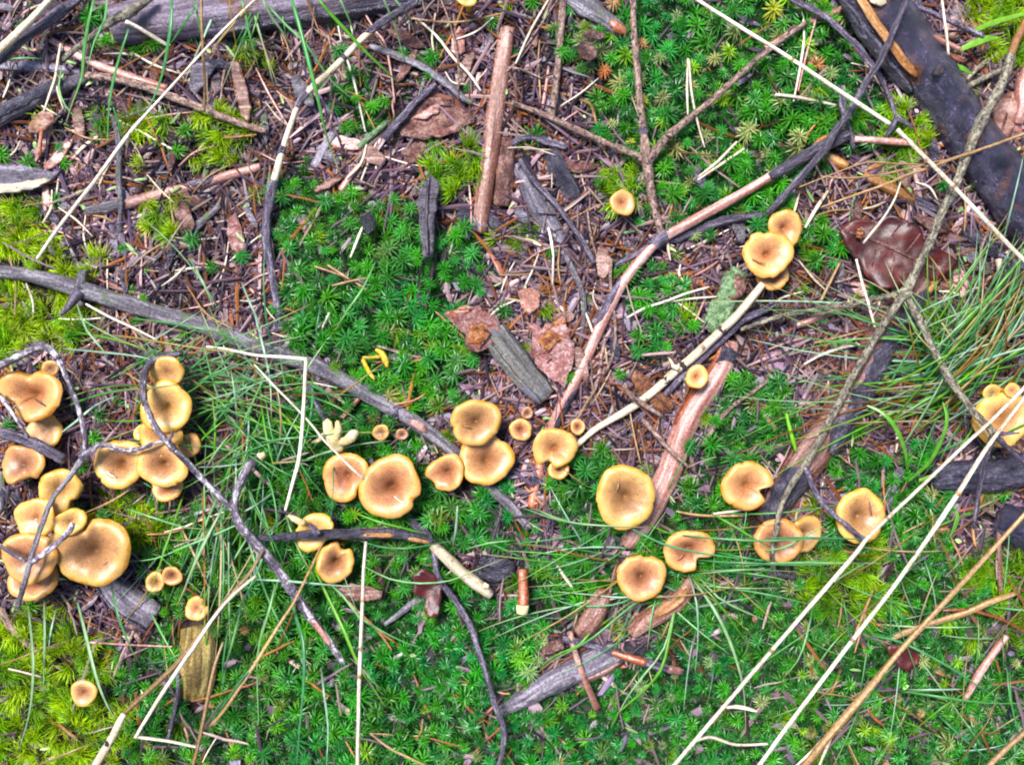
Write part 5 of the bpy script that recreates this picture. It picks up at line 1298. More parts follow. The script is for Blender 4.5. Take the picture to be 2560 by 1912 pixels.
tuft('dense fine-bladed grass tuft at the right edge, sweeping left over the litter', 'grass', (2370, 960), fans=[
    (60, (2350, 960), 80, 22, 66, 200, 480, 30, 45, 3.4, .16), (40, (2440, 910), 60, 160, 205, 330, 680, 25, 32, 2.6, .14), (22, (2420, 930), 40, 195, 250, 90, 240, 40, 30, 3.0, .15), (30, (2460, 800), 70, 40, 80, 150, 330, 25, 48, 3.4, .16), (20, (2380, 850), 50, 80, 150, 120, 260, 40, 40, 3.2, .2)])
tuft('grass tuft with long arching blades around the C-shaped mushroom', 'grass', (1670, 1420), [
    ('c2', [(1000, 500), (780, 620), (520, 830), (260, 980), (160, 1060)], 3.5, [20, 34, 14], 0), ('c2', [(960, 420), (720, 600), (400, 620), (140, 520)], 3, [20, 32, 12], 0),
    ('c2', [(1060, 610), (1010, 860), (960, 1040), (820, 1200), (690, 1310), (620, 1450)], 4.5, [18, 36, 26, 10], 0), ('c2', [(1050, 640), (980, 900), (860, 1060), (740, 1220), (640, 1420)], 3, [18, 34, 10], 0),
    ('c2', [(1160, 440), (1300, 640), (1400, 840), (1470, 1050), (1500, 1220), (1510, 1480)], 4.5, [20, 40, 34, 12], 0), ('c2', [(1150, 430), (1290, 560), (1430, 740), (1560, 930)], 3, [22, 36, 14], 0), ('c2', [(1200, 430), (1330, 570), (1500, 660), (1690, 740)], 3, [22, 34, 20], 0),
    ('c2', [(1140, 420), (1190, 600), (1200, 820), (1180, 1080)], 3, [20, 32, 12], 0), ('c2', [(930, 570), (900, 700), (870, 930)], 3, [18, 26, 10], 0), ('c2', [(1040, 600), (960, 560), (700, 570), (480, 550), (130, 520)], 2.5, [20, 28, 10], 0),
    ('c2', [(640, 570), (900, 570), (1200, 550), (1400, 510), (1680, 450)], 2.5, [20, 30, 30, 24], 1), ('c2', [(660, 345), (440, 300), (240, 250), (-20, 220)], 2.8, [22, 28, 18], 1),
    ('c2', [(150, 0), (350, 80), (560, 105), (900, 120)], 3.2, [20, 40, 44], 0), ('c2', [(60, -10), (300, 70), (600, 120)], 3, [18, 34, 40], 0), ('c2', [(780, 130), (960, 220), (1150, 270), (1400, 310), (1680, 330)], 3.4, [44, 50, 46, 40], 0),
    ('c2', [(1290, 30), (1450, 120), (1560, 190), (1700, 260)], 3.4, [40, 46, 40], 0), ('c2', [(1200, 330), (1400, 345), (1560, 350), (1760, 360), (2080, 355), (2270, 350)], 3.4, [42, 54, 56, 44], 0), ('c2', [(1190, 420), (1440, 395), (1680, 385)], 3, [30, 40, 44], 0),
    ('c2', [(1100, 170), (1320, 190), (1600, 205), (1900, 195), (2140, 190)], 3.2, [36, 52, 54, 48], 0), ('c2', [(650, 700), (520, 780), (440, 870), (250, 960), (180, 1040)], 3, [14, 26, 12], 0), ('c2', [(470, 550), (470, 660), (485, 790)], 3, [18, 22, 16], 1), ('c2', [(430, 640), (410, 720), (390, 790)], 3, [20, 24, 18], 1),
    ('c2', [(1010, 730), (980, 800), (945, 860)], 3.4, [22, 22, 16], 1), ('c2', [(820, 1040), (760, 1130), (680, 1220)], 3, [20, 20, 14], 1)],
    [(22, (1600, 1420), 80, 160, 220, 160, 430, 30, 26, 2.2, .16), (10, (1660, 1450), 60, 220, 330, 120, 300, 30, 24, 2.2, .1), (12, (1740, 1390), 70, -18, 12, 160, 420, 25, 36, 2.2, .1), (10, (1520, 1350), 90, 20, 160, 80, 200, 30, 26, 2.2, .1)])
tuft('sparse grass tuft fanning to the right from under the whitish forked twig', 'grass', (330, 1010), [
    ('b0', [(480, 490), (700, 530), (900, 590), (1010, 650)], 3.4, [20, 40, 30], 0), ('b0', [(860, 405), (1080, 430), (1300, 470), (1450, 510), (1652, 610)], 3.6, [30, 44, 34], 0), ('b0', [(380, 595), (640, 620), (900, 650), (1150, 720)], 3, [20, 40, 34], 0),
    ('b0', [(500, 320), (560, 480), (660, 600), (700, 690)], 3.4, [20, 36, 18], 0), ('b0', [(380, 990), (560, 920), (760, 870), (1000, 850), (1230, 815)], 3.4, [20, 48, 58, 50], 0), ('b0', [(370, 1160), (500, 1060), (620, 960), (760, 900)], 3.4, [16, 38, 30], 0),
    ('b0', [(1220, 10), (1320, 190), (1400, 380)], 3.6, [24, 34, 20], 0), ('b0', [(1560, 170), (1620, 320), (1700, 480)], 3.6, [20, 30, 20], 0), ('b0', [(700, 510), (880, 530), (1150, 575), (1400, 610), (1680, 640)], 3, [30, 40, 40, 36], 1), ('b0', [(400, 560), (380, 690), (480, 760), (560, 900)], 2.8, [18, 40, 30], 1)],
    [(24, (360, 990), 70, -12, 40, 180, 480, 30, 40, 2.6, .16), (14, (480, 960), 60, -40, -5, 150, 340, 30, 34, 2.8, .12), (8, (520, 1120), 30, 20, 60, 120, 260, 30, 40, 2.8, .2)])
tuft('green grass tuft between the tall mushroom cluster and the kinked straw', 'grass', (640, 1040), [
    ('b1', [(-20, 330), (40, 560), (90, 800), (100, 1070)], 3.4, [20, 34, 30], 0), ('b1', [(230, 780), (380, 830), (460, 900), (520, 1030)], 3, [24, 36, 20], 0), ('b1', [(0, 1210), (160, 1180), (400, 1160), (640, 1120)], 3, [26, 40, 36], 0), ('b1', [(420, 300), (395, 440), (385, 600)], 3, [20, 26, 14], 0), ('b1', [(770, 40), (690, 210), (590, 350), (490, 510)], 3.2, [18, 30, 14], 0), ('b1', [(990, 600), (930, 720), (815, 860)], 3.2, [18, 28, 16], 0)],
    [(28, (610, 1010), 90, 95, 200, 120, 330, 40, 36, 2.6, .14), (26, (620, 1060), 90, 200, 300, 120, 330, 40, 34, 2.6, .16), (18, (640, 1030), 80, -60, 60, 120, 260, 40, 34, 2.8, .12)])
tuft('long-bladed grass clump hanging in over the top log', 'grass', (640, -60), [
    ('a1', [(225, -20), (270, 130), (320, 320), (370, 520), (410, 680), (450, 860), (500, 1010), (560, 1160)], 5.5, [56, 58, 54, 44, 30, 14], 0), ('a1', [(390, -20), (480, 90), (600, 220), (720, 350), (860, 480), (930, 560)], 5, [56, 50, 40, 16], 0), ('a1', [(40, -10), (100, 110), (180, 220), (260, 350)], 4, [56, 48, 24], 0),
    ('a1', [(80, 40), (200, 170), (310, 270), (400, 400), (500, 540), (640, 650)], 3.5, [50, 44, 34, 14], 0), ('a1', [(540, -10), (590, 100), (635, 210)], 3.5, [48, 40, 26], 0), ('a1', [(815, -20), (870, 100), (910, 210), (965, 430)], 3.5, [46, 36, 14], 0), ('a1', [(890, -10), (960, 80), (1035, 205)], 4, [44, 36, 20], 0),
    ('a0', [(1110, -20), (1105, 150), (1085, 300), (1050, 480), (990, 640), (930, 740)], 5, [60, 58, 44, 18], 0), ('a0', [(610, -20), (570, 160), (540, 360), (530, 500), (470, 660), (415, 830)], 5, [56, 52, 40, 14], 0), ('a0', [(690, -20), (680, 120), (610, 270), (560, 460)], 4, [50, 44, 18], 0), ('a0', [(830, 190), (750, 450), (715, 620), (700, 760), (690, 990)], 4, [46, 36, 14], 0),
    ('a0', [(1260, 50), (1180, 170), (1090, 300)], 4, [56, 50, 36], 0), ('a0', [(1555, -20), (1590, 120), (1620, 260), (1680, 480)], 4, [54, 46, 20], 0), ('a0', [(1255, -20), (1280, 130), (1300, 250)], 3.5, [54, 50, 40], 0), ('a0', [(1480, 0), (1500, 160), (1540, 360)], 3, [50, 42, 22], 1), ('a0', [(1590, 60), (1420, 260), (1330, 390)], 3.5, [52, 40, 20], 1), ('a0', [(1100, 290), (1030, 370), (960, 440), (920, 425)], 3.5, [38, 26, 16], 1),
    ('a0', [(720, 660), (760, 780), (790, 880), (830, 1000)], 3.5, [30, 24, 8], 0), ('a0', [(0, 390), (150, 375), (300, 385)], 3, [24, 30, 20], 0), ('a0', [(400, 440), (380, 560), (420, 680), (520, 770), (640, 690)], 2.6, [20, 26, 12], 0)],
    [(8, (640, -60), 60, 235, 300, 150, 380, 20, 40, 3.4, .2)])
tuft('grass tuft with long straight blades over the bottom left moss', 'grass', (520, 1330), [
    ('c0', [(1440, -10), (1350, 160), (1250, 370), (1190, 520), (1130, 650)], 4.5, [34, 40, 14], 0), ('c0', [(500, 600), (550, 790), (590, 960), (640, 1140), (700, 1280), (760, 1380)], 5, [16, 36, 34, 12], 0), ('c0', [(720, 500), (760, 680), (820, 840), (890, 990)], 4, [20, 34, 14], 0), ('c0', [(185, 650), (210, 880), (215, 1080), (190, 1320), (120, 1560)], 4.5, [18, 36, 34, 12], 0), ('c0', [(285, 560), (290, 800), (285, 1000), (280, 1240)], 4, [18, 34, 12], 0), ('c0', [(370, 620), (330, 780), (310, 940)], 3, [14, 28, 12], 0),
    ('c1', [(125, 480), (90, 640), (40, 800), (10, 960), (10, 1200), (20, 1420)], 4, [30, 40, 34, 14], 0), ('c1', [(225, 560), (265, 720), (305, 860), (310, 1100), (285, 1380), (260, 1680)], 5.5, [26, 44, 44, 30], 0), ('c1', [(380, 390), (470, 580), (570, 790), (660, 1000), (760, 1160), (850, 1300)], 5, [22, 42, 40, 14], 0), ('c1', [(-10, 455), (200, 465), (480, 490), (700, 505)], 3.4, [36, 42, 30], 0), ('c1', [(610, 180), (780, 240), (960, 255), (1160, 225), (1300, 200)], 3.4, [22, 36, 30], 0), ('c1', [(380, 400), (560, 560), (660, 690), (800, 780), (960, 860), (1090, 900)], 3.2, [20, 36, 14], 0), ('c1', [(700, 370), (860, 450), (1060, 480), (1260, 460), (1400, 400), (1652, 300)], 2.8, [20, 34, 30], 0), ('c1', [(420, 1020), (440, 1200), (465, 1400), (455, 1660)], 3.6, [18, 30, 26], 0), ('c1', [(620, 15), (780, 80), (980, 130), (1120, 170)], 3, [30, 42, 32], 0), ('c1', [(1200, -20), (1190, 100), (1160, 180)], 3.4, [46, 40, 24], 0), ('c1', [(1300, -20), (1290, 130), (1265, 260)], 3.6, [46, 40, 22], 0), ('c1', [(1350, 260), (1500, 220), (1680, 200)], 3, [22, 28, 26], 0),
    ('c0', [(950, 1000), (1080, 975), (1220, 910)], 3, [20, 30, 26], 0), ('c0', [(1680, 960), (1560, 1100), (1460, 1240), (1330, 1400)], 4, [40, 40, 16], 0), ('c0', [(820, 0), (1000, 60), (1200, 120), (1380, 130)], 3, [40, 44, 30], 0), ('c0', [(1620, 60), (1400, 160), (1200, 240), (1000, 320), (800, 340)], 3.2, [30, 38, 22], 0), ('c0', [(1560, 620), (1500, 860), (1460, 1000), (1430, 1200)], 3.6, [30, 36, 14], 0), ('c0', [(1490, 640), (1440, 1000), (1440, 1200)], 3, [26, 30, 14], 0), ('c0', [(-10, 1010), (130, 960), (280, 900), (500, 830)], 2.6, [20, 28, 16], 1), ('c0', [(250, 1652), (450, 1570), (640, 1490)], 4, [28, 30, 22], 1)],
    [(22, (600, 1260), 70, 235, 300, 180, 420, 25, 36, 3.0, .14), (18, (600, 1210), 60, 60, 130, 120, 280, 30, 36, 2.8, .1), (20, (420, 1300), 120, 0, 360, 90, 220, 30, 26, 2.4, .2), (16, (560, 1500), 100, 60, 120, 140, 320, 20, 28, 2.8, .2)])
tuft('thin scattered grass blades in the bottom right moss', 'grass', (2200, 1690), [
    ('c3', [(-20, 1360), (150, 1300), (300, 1240), (420, 1200)], 3, [20, 30, 14], 0), ('c3', [(840, 1170), (1000, 1195), (1200, 1225), (1400, 1250), (1700, 1255)], 4, [18, 34, 34, 26], 0), ('c3', [(900, 1165), (1100, 1165), (1300, 1160)], 3.4, [18, 28, 16], 0), ('c3', [(660, 820), (800, 840), (950, 900), (1120, 990), (1250, 1070), (1400, 1170), (1560, 1260)], 3.4, [16, 34, 34, 16], 0), ('c3', [(1330, 1150), (1140, 1270), (1000, 1380), (900, 1460)], 3, [20, 30, 14], 0), ('c3', [(1100, 1330), (1250, 1470), (1380, 1580), (1450, 1660)], 3.2, [18, 28, 18], 0), ('c3', [(1540, 1010), (1560, 1200), (1600, 1400)], 3.2, [18, 30, 14], 0), ('c3', [(1230, 1650), (1330, 1490), (1420, 1370), (1510, 1100)], 3, [24, 34, 20], 1), ('c3', [(1370, 1420), (1420, 1540), (1470, 1620)], 4, [24, 26, 18], 1), ('c3', [(240, 1160), (380, 1190), (560, 1215)], 3, [18, 24, 16], 1), ('c3', [(-20, 190), (160, 185), (480, 190), (700, 200)], 3, [52, 54, 40], 0), ('c3', [(-20, 350), (240, 345), (500, 350), (760, 350)], 3, [48, 48, 30], 0), ('c3', [(290, 630), (250, 820), (190, 980), (80, 1110)], 3, [18, 30, 14], 0), ('c3', [(480, 560), (510, 700), (530, 900)], 3, [20, 28, 12], 0), ('c3', [(-20, 270), (100, 250), (220, 190), (410, 80)], 3, [40, 50, 46], 0)],
    [(60, (2150, 1740), 220, 0, 360, 100, 300, 35, 26, 2.4, .22), (24, (2380, 1600), 120, 0, 360, 120, 320, 35, 28, 2.6, .2)])

# ------------------------------------------------------------------ moss: star-shaped shoots and feathery cushions
def leaf_tris(V, F, C, o, d, up, length, width, droop, c0, c1):
    """One narrow pointed leaf of two bent segments, folded along its middle."""
    s = np.cross(d, up)
    s /= np.linalg.norm(s) + 1e-9
    n = np.cross(s, d)
    k = len(V)
    m1 = o + d * length * .5 + n * droop * length * .15
    m2 = o + d * length * .98 - n * droop * length * .28
    V += [o, m1 - s * width + n * width * .5, m1, m1 + s * width + n * width * .5, m2]
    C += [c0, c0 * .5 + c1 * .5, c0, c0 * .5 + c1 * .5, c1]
    F += [(k, k + 2, k + 1), (k, k + 3, k + 2), (k + 1, k + 2, k + 4), (k + 2, k + 3, k + 4)]

def star_template(seed, R, kind):
    r = np.random.RandomState(seed)
    V, F, C = [], [], []
    up = np.array([0, 0, 1.0])
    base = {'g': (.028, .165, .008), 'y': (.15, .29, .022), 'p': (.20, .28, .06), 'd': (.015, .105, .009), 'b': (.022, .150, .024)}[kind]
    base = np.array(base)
    tip = base * 1.6 + np.array([.060, .125, .050])  # tips lightened to paint in a sky sheen
    if kind == 'p':
        tip = np.array([.40, .42, .20])
    for q, (n, el, ln) in enumerate(((12, 5, 1.0), (10, 22, .92), (8, 44, .72), (5, 68, .45))):
        for i in range(n):
            a = 2 * math.pi * (i + q * .37 + r.uniform(-.25, .25)) / n
            e = math.radians(el + r.uniform(-9, 9))
            d = np.array([math.cos(a) * math.cos(e), math.sin(a) * math.cos(e), math.sin(e)])
            j = r.uniform(.85, 1.2)
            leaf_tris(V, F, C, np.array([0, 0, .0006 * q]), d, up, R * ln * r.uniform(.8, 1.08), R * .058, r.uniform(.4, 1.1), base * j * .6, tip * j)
    if kind in 'yp':
        k = len(V)
        V += [np.array([-.0005, -.0005, .002]), np.array([.0005, -.0005, .002]), np.array([0, .0006, .002])]
        C += [np.array([.28, .12, .03])] * 3
        F += [(k, k + 1, k + 2)]
    k = len(V)                                         # stalk
    w = R * .06
    V += [np.array([w, 0, .001]), np.array([-w * .5, w * .8, .001]), np.array([-w * .5, -w * .8, .001]), np.array([0, 0, -.02])]
    C += [base * .6] * 4
    F += [(k, k + 3, k + 1), (k + 1, k + 3, k + 2), (k + 2, k + 3, k), (k, k + 1, k + 2)]
    return np.array(V), np.array(F), np.array(C)

def feather_template(seed, R, yellow):
    r = np.random.RandomState(seed)
    V, F, C = [], [], []
    up = np.array([0, 0, 1.0])
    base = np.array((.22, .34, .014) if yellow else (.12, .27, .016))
    tw = r.uniform(0, 6.28)
    for i in range(64):
        a = r.uniform(0, 6.28)
        e = math.radians(r.uniform(2, 80))
        d = np.array([math.cos(a) * math.cos(e), math.sin(a) * math.cos(e), math.sin(e)])
        d2 = d + .7 * np.array([math.cos(tw), math.sin(tw), -.1])
        d2 /= np.linalg.norm(d2)
        ln = R * r.uniform(.5, 1.1)
        w = R * .019
        s = np.cross(d, up) / (np.linalg.norm(np.cross(d, up)) + 1e-9)
        o = np.array([r.uniform(-.2, .2) * R, r.uniform(-.2, .2) * R, 0])
        j = r.uniform(.75, 1.25)
        k = len(V)
        p1, p2 = o + d * ln * .5, o + d * ln * .5 + d2 * ln * .32
        p3 = p2 + (d2 * .8 - up * .35) * ln * .3
        V += [o - s * w, o + s * w, p1 - s * w, p1 + s * w, p2 - s * w * .7, p2 + s * w * .7, p3]
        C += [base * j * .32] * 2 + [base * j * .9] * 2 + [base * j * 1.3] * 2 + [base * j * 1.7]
        F += [(k, k + 1, k + 3), (k, k + 3, k + 2), (k + 2, k + 3, k + 5), (k + 2, k + 5, k + 4), (k + 4, k + 5, k + 6)]
    return np.array(V), np.array(F), np.array(C)

def scatter_mass(name, temps, items, mat, label, cat):
    """One object holding many small pieces. items: (template, x, y, z, rotz, scale, tiltx, tilty, tint)."""
    Vs, Fs, Cs = [], [], []
    off = 0
    for (ti, x, y, z, rz, s, tx, ty, tint) in items:
        V, F, C = temps[ti]
        cz, sz = math.cos(rz), math.sin(rz)
        W = V * s
        W = np.stack([W[:, 0] * cz - W[:, 1] * sz, W[:, 0] * sz + W[:, 1] * cz, W[:, 2]], 1)
        W[:, 2] += W[:, 0] * tx + W[:, 1] * ty
        Vs.append(W + np.array([x, y, z]))
        Fs.append(F + off)
        Cs.append(C * np.asarray(tint))
        off += len(V)
    o = link(name, mk_mesh(name, np.vstack(Vs), np.vstack(Fs), mat, None, None, np.vstack(Cs), smooth=False))
    return tag(o, label, cat, None, 'stuff')

BIGSEG = []
for line in BIG:
    for (x0, y0, r0), (x1, y1, r1) in zip(line, line[1:]):
        BIGSEG.append((x0, y0, x1, y1, max(r0, r1)))
BS = np.array(BIGSEG)

def clear_of_wood(px, py, k=.85):
    px, py = np.atleast_1d(px), np.atleast_1d(py)
    ok = np.ones(len(px), bool)
    for x0, y0, x1, y1, r in BS:
        dx, dy = x1 - x0, y1 - y0
        t = np.clip(((px - x0) * dx + (py - y0) * dy) / (dx * dx + dy * dy + 1e-9), 0, 1)
        ok &= np.hypot(px - x0 - t * dx, py - y0 - t * dy) > r * k
    return ok

def jgrid(sp, x0=-420, x1=2980, y0=-420, y1=2330):
    X, Y = np.meshgrid(np.arange(x0, x1, sp), np.arange(y0, y1, sp))
    X = X + (np.arange(X.shape[0]) % 2)[:, None] * sp * .5
    X = X + NR.uniform(-.38, .38, X.shape) * sp
    Y = Y + NR.uniform(-.38, .38, Y.shape) * sp
    return X.ravel(), Y.ravel()

def maskval(m, x, y):
    return m[np.clip(((y + MARG) / ST).astype(int), 0, m.shape[0] - 1), np.clip(((x + MARG) / ST).astype(int), 0, m.shape[1] - 1)]

KINDS = ['g', 'g', 'b', 'g', 'd', 'b', 'y', 'p']
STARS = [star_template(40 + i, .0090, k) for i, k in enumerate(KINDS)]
X, Y_ = jgrid(35)
inS = maskval(mS, X, Y_)
inF = maskval(mF, X, Y_)
u = NR.rand(len(X))
keep = np.where(inS, u < .95, np.where(inF, u < .10, u < .10)) & clear_of_wood(X, Y_, .72)
X, Y_, inS = X[keep], Y_[keep], inS[keep]
dens = vnoise(GX.shape, 14, 21)
yel = vnoise(GX.shape, 22, 22)
stars = []
for x, y, s_ in zip(X, Y_, inS):
    yv = float(lookup(yel, x, y))
    # paler, yellower shoots where the photograph has them: upper carpet and the bottom edge
    pale = (x > 1380 and y < 620 and RNG.random() < .20 + yv * .25) or (y > 1640 and x > 1300 and RNG.random() < .14) or RNG.random() < .02
    ti = RNG.choice([6, 7, 7]) if pale else RNG.randrange(6)
    z = gz((x, y)) + (.010 if s_ else .007) + .004 * float(lookup(dens, x, y)) + RNG.uniform(-.006, .005)
    sc_ = RNG.uniform(.62, 1.2) * (1.0 if y < 1250 else .92)
    tint = np.array([1, 1, 1]) * RNG.uniform(.7, 1.35) + np.array([yv * .9, yv * .2, 0])
    sc_ *= 1 + .55 * float(lookup(dens, x, y))
    if x < 700 and y > 1250:
        tint = tint * np.array([1.5, 1.1, 1])
    if RNG.random() < .06:
        tint = tint * np.array([2.6, .9, 1.2])           # withered shoot
    stars.append((ti, x, y, z, RNG.uniform(0, 6.28), sc_, RNG.uniform(-.4, .4), RNG.uniform(-.4, .4), np.clip(tint, .3, 2)))

def in_view(s, m=0):
    return -m < s[1] < 2560 + m and -m < s[2] < 1912 + m

order = sorted((i for i, s in enumerate(stars) if in_view(s, -25)), key=lambda i: -(stars[i][5] + stars[i][3] * 60))
solo = set(order[:300])
ZONES = [
    (lambda x, y: x > 1380 and y < 640, 'moss shoots of the upper carpet'),
    (lambda x, y: x < 640 and y < 1250, 'moss shoots on the left'),
    (lambda x, y: 640 <= x <= 1380 and y < 460, 'moss shoots of the upper litter'),
    (lambda x, y: x < 1280 and y < 1250, 'moss shoots of the centre carpet'),
    (lambda x, y: y < 1300, 'moss shoots among the right sticks'),
    (lambda x, y: x < 1280, 'moss shoots of the bottom left carpet'),
    (lambda x, y: True, 'moss shoots of the bottom right carpet')]
MARKS = [(1.15732 * x, 1.15732 * y, t) for x, y, t in (
    (1345, 438, 'lone little yellow mushroom'), (1665, 540, 'mushroom trio'), (1397, 345, 'fork of the pinkish twig'), (1045, 500, 'grey end of the peeled branch'), (925, 460, 'curled dark purple leaf'),
    (1020, 690, 'red bark chunk'), (820, 770, 'toppled tiny mushroom'), (735, 935, 'broken whitish mushroom'), (842, 1053, 'large deep-funnelled mushroom'), (962, 1022, 'small crooked mushroom'),
    (1040, 950, 'twin mushrooms by the grey branch'), (1198, 968, 'folded split-lobed mushroom'), (1352, 1074, 'largest round speckled mushroom'), (1490, 930, 'thick pink peeled branch'), (1614, 1050, 'torn-notched mushroom'),
    (1705, 1160, 'overlapping mushroom pair'), (1860, 1115, 'speckled mushroom under the white straw'), (2166, 905, 'big golden mushroom'), (1488, 1190, 'C-shaped mushroom'), (1386, 1246, 'mushroom with the dented rim'),
    (724, 1216, 'dull brown funnel mushroom'), (350, 950, 'tall mushroom cluster'), (196, 1192, 'large lobed mushroom'), (352, 1250, 'two tiny joined mushrooms'), (424, 1315, 'tiny cleft yellow mushroom'),
    (180, 1497, 'lone peach-coloured mushroom'), (430, 1450, 'yellow-green streaked stump'), (1050, 1280, 'snapped end of the cream-orange stick'), (925, 1300, 'dark brown upright leaf'), (1035, 1400, 'middle of the winding purple twig'),
    (1080, 1570, 'lower bend of the purple twig'), (1250, 1430, 'sunken grey branch end'), (1300, 1510, 'grey tip of the brown twig'), (1945, 1420, 'small round dark red leaf'), (2140, 1430, 'pale brown stick at the edge'),
    (2170, 1140, 'bluish black log'), (1930, 540, 'large glossy dark red leaf'), (2020, 170, 'big wet log'), (165, 620, 'side stub of the grey branch'), (845, 880, 'bare scar on the grey branch'),
    (795, 490, 'black charcoal bit'), (940, 260, 'reddish plum bark plate'), (1270, 100, 'red-brown curled leaf'), (1800, 345, 'broken orange stick'), (300, 1590, 'corner of the hooked straw'),
    (778, 1600, 'foot of the tall white straw'), (742, 1432, 'tip of the whitish stick'), (1480, 1620, 'foot of the first diagonal straw'), (1680, 1600, 'foot of the middle diagonal straw'), (1820, 1560, 'frayed end of the brown straw'),
    (660, 775, 'right-angle kink of the pale straw'), (560, 290, 'tip of the pale knobbly twig'), (790, 85, 'dark node of the banded twig'), (1640, 125, 'upper arm of the pinkish twig'), (1700, 260, 'white tapering blade'),
    (1560, 230, 'crossing cream needles in the carpet'), (1180, 1500, 'left end of the sunken grey branch'), (2000, 1260, 'middle of the brown straw'), (40, 790, 'arched whitish twig'), (690, 640, 'crossing needles of the centre moss'),
    (600, 520, 'dark purple upright twig'), (1780, 860, 'black bark of the reddish log'), (1130, 1290, 'short reddish stick'), (300, 60, 'burl of the grey twig'), (470, 430, 'pink-grey peeled branch'), (1570, 640, 'green lichen-crusted stub'), (1420, 850, 'middle of the pale cream stem'), (1290, 720, 'middle of the long tan stick'),
    (1866, 1333, 'yellow-orange needles'), (1601, 1529, 'pale curved dead blade'), (1558, 1598, 'pale twiggy stalk'), (2094, 1317, 'long reddish needle'), (1890, 1551, 'red-brown sliver'), (841, 1615, 'orange-tan needle V'),
    (784, 1330, 'orange needles by the tall straw'), (1340, 1414, 'red and black stripped twig'), (2158, 1199, 'pinkish upright stick'), (1690, 1378, 'middle of the first diagonal straw'), (1820, 1410, 'middle of the second diagonal straw'),
    (911, 1578, 'curved orange needle'), (145, 1578, 'bright orange chip'), (284, 1393, 'pale pink level needle'), (381, 1527, 'plum twig by the stump'), (1480, 1420, 'pale tip of the stripped twig'), (600, 1500, 'upright grass blades in the moss'), (1500, 1500, 'arching blades of the lower tuft'),
    (560, 1120, 'bend of the whitish stick'), (650, 1180, 'black stick with the orange split'), (600, 870, 'twig below the grey branch'), (1250, 1000, 'black twig by the folded mushroom'), (1140, 1080, 'lower end of the grey branch'), (1780, 1280, 'twig foot under the paired mushrooms'), (2030, 1080, 'crossing diagonal straws'))]
DIRS = ['right of', 'above and right of', 'above', 'above and left of', 'left of', 'below and left of', 'below', 'below and right of']
ORD = ['', 'second ', 'third ', 'fourth ', 'fifth ', 'sixth ', 'seventh ', 'eighth ', 'ninth ', 'tenth ', 'eleventh ', 'twelfth ', 'thirteenth ', 'fourteenth ', 'fifteenth ', 'sixteenth ', 'seventeenth ', 'eighteenth ']

def say_where(rows, what):
    """rows: (key, x, y, look): a label for each that says beside which landmark it lies, nearest first."""
    out, seen = {}, {}
    placed = []
    for key, x, y, look in rows:
        d, mx, my, t = min((math.hypot(x - a, y - b), a, b, t) for a, b, t in MARKS)
        k = int(round(math.degrees(math.atan2(my - y, x - mx)) / 45)) % 8
        placed.append((d, key, look, DIRS[k], t))
    for d, key, look, dr, t in sorted(placed):
        n = seen.get((look, dr, t), 0)
        seen[look, dr, t] = n + 1
        out[key] = f"{ORD[min(n, 17)]}{look} {what} {dr} the {t}"
    return out

shared = {}
where = say_where([(i, stars[i][1], stars[i][2], 'pale yellowish' if stars[i][0] > 5 else 'large green') for i in order[:300]], 'moss star')
for i in order[:300]:
    ti, x, y, z, rz, sc_, tx, ty, tint = stars[i]
    if ti not in shared:
        V, F, C = STARS[ti]
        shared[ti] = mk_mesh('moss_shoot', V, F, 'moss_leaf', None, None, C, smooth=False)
    wx, wy = wxy((x, y), z)
    o = link('moss_shoot', shared[ti], (wx, wy, z))
    o.rotation_euler = (tx, ty, rz)
    o.scale = (sc_,) * 3
    for test, g in ZONES:
        if test(x, y):
            tag(o, where[i], 'moss', g)
            break
rest = [(s[0], *wxy((s[1], s[2]), s[3]), *s[3:]) for i, s in enumerate(stars) if i not in solo]
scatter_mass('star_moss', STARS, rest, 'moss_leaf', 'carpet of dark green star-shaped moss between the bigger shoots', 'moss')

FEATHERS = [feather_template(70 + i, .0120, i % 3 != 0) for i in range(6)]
X, Y_ = jgrid(33)
inF = maskval(mF, X, Y_)
u = NR.rand(len(X))
keep = np.where(inF, u < .97, u < .018) & clear_of_wood(X, Y_)
items = []
for x, y in zip(X[keep], Y_[keep]):
    z = gz((x, y)) + .007 + .005 * float(lookup(dens, x, y)) + RNG.uniform(-.003, .003)
    t = RNG.uniform(.55, 1.35)
    left = x < 700 or y < 200  # cushions here tinted brighter: edge glow put into the colour
    items.append((RNG.randrange(6), *wxy((x, y), z), z, RNG.uniform(0, 6.28), RNG.uniform(.75, 1.25), RNG.uniform(-.3, .3), RNG.uniform(-.3, .3), np.array([t * (1.12 if left else .8), t * (1.12 if left else 1), t])))
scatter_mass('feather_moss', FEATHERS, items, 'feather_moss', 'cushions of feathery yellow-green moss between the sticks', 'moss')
# low green under-layer over bare earth, tint darkened to paint shade into the gaps
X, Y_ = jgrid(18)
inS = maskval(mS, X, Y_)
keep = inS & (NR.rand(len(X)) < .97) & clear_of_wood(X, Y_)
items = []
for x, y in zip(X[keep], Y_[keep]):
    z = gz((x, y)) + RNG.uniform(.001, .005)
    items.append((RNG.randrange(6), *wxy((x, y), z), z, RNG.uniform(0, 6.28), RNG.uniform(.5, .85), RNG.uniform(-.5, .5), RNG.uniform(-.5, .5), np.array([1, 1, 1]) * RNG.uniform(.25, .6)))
scatter_mass('low_moss', STARS, items, 'moss_leaf', 'low young moss filling the gaps beneath the star-shaped shoots', 'moss')

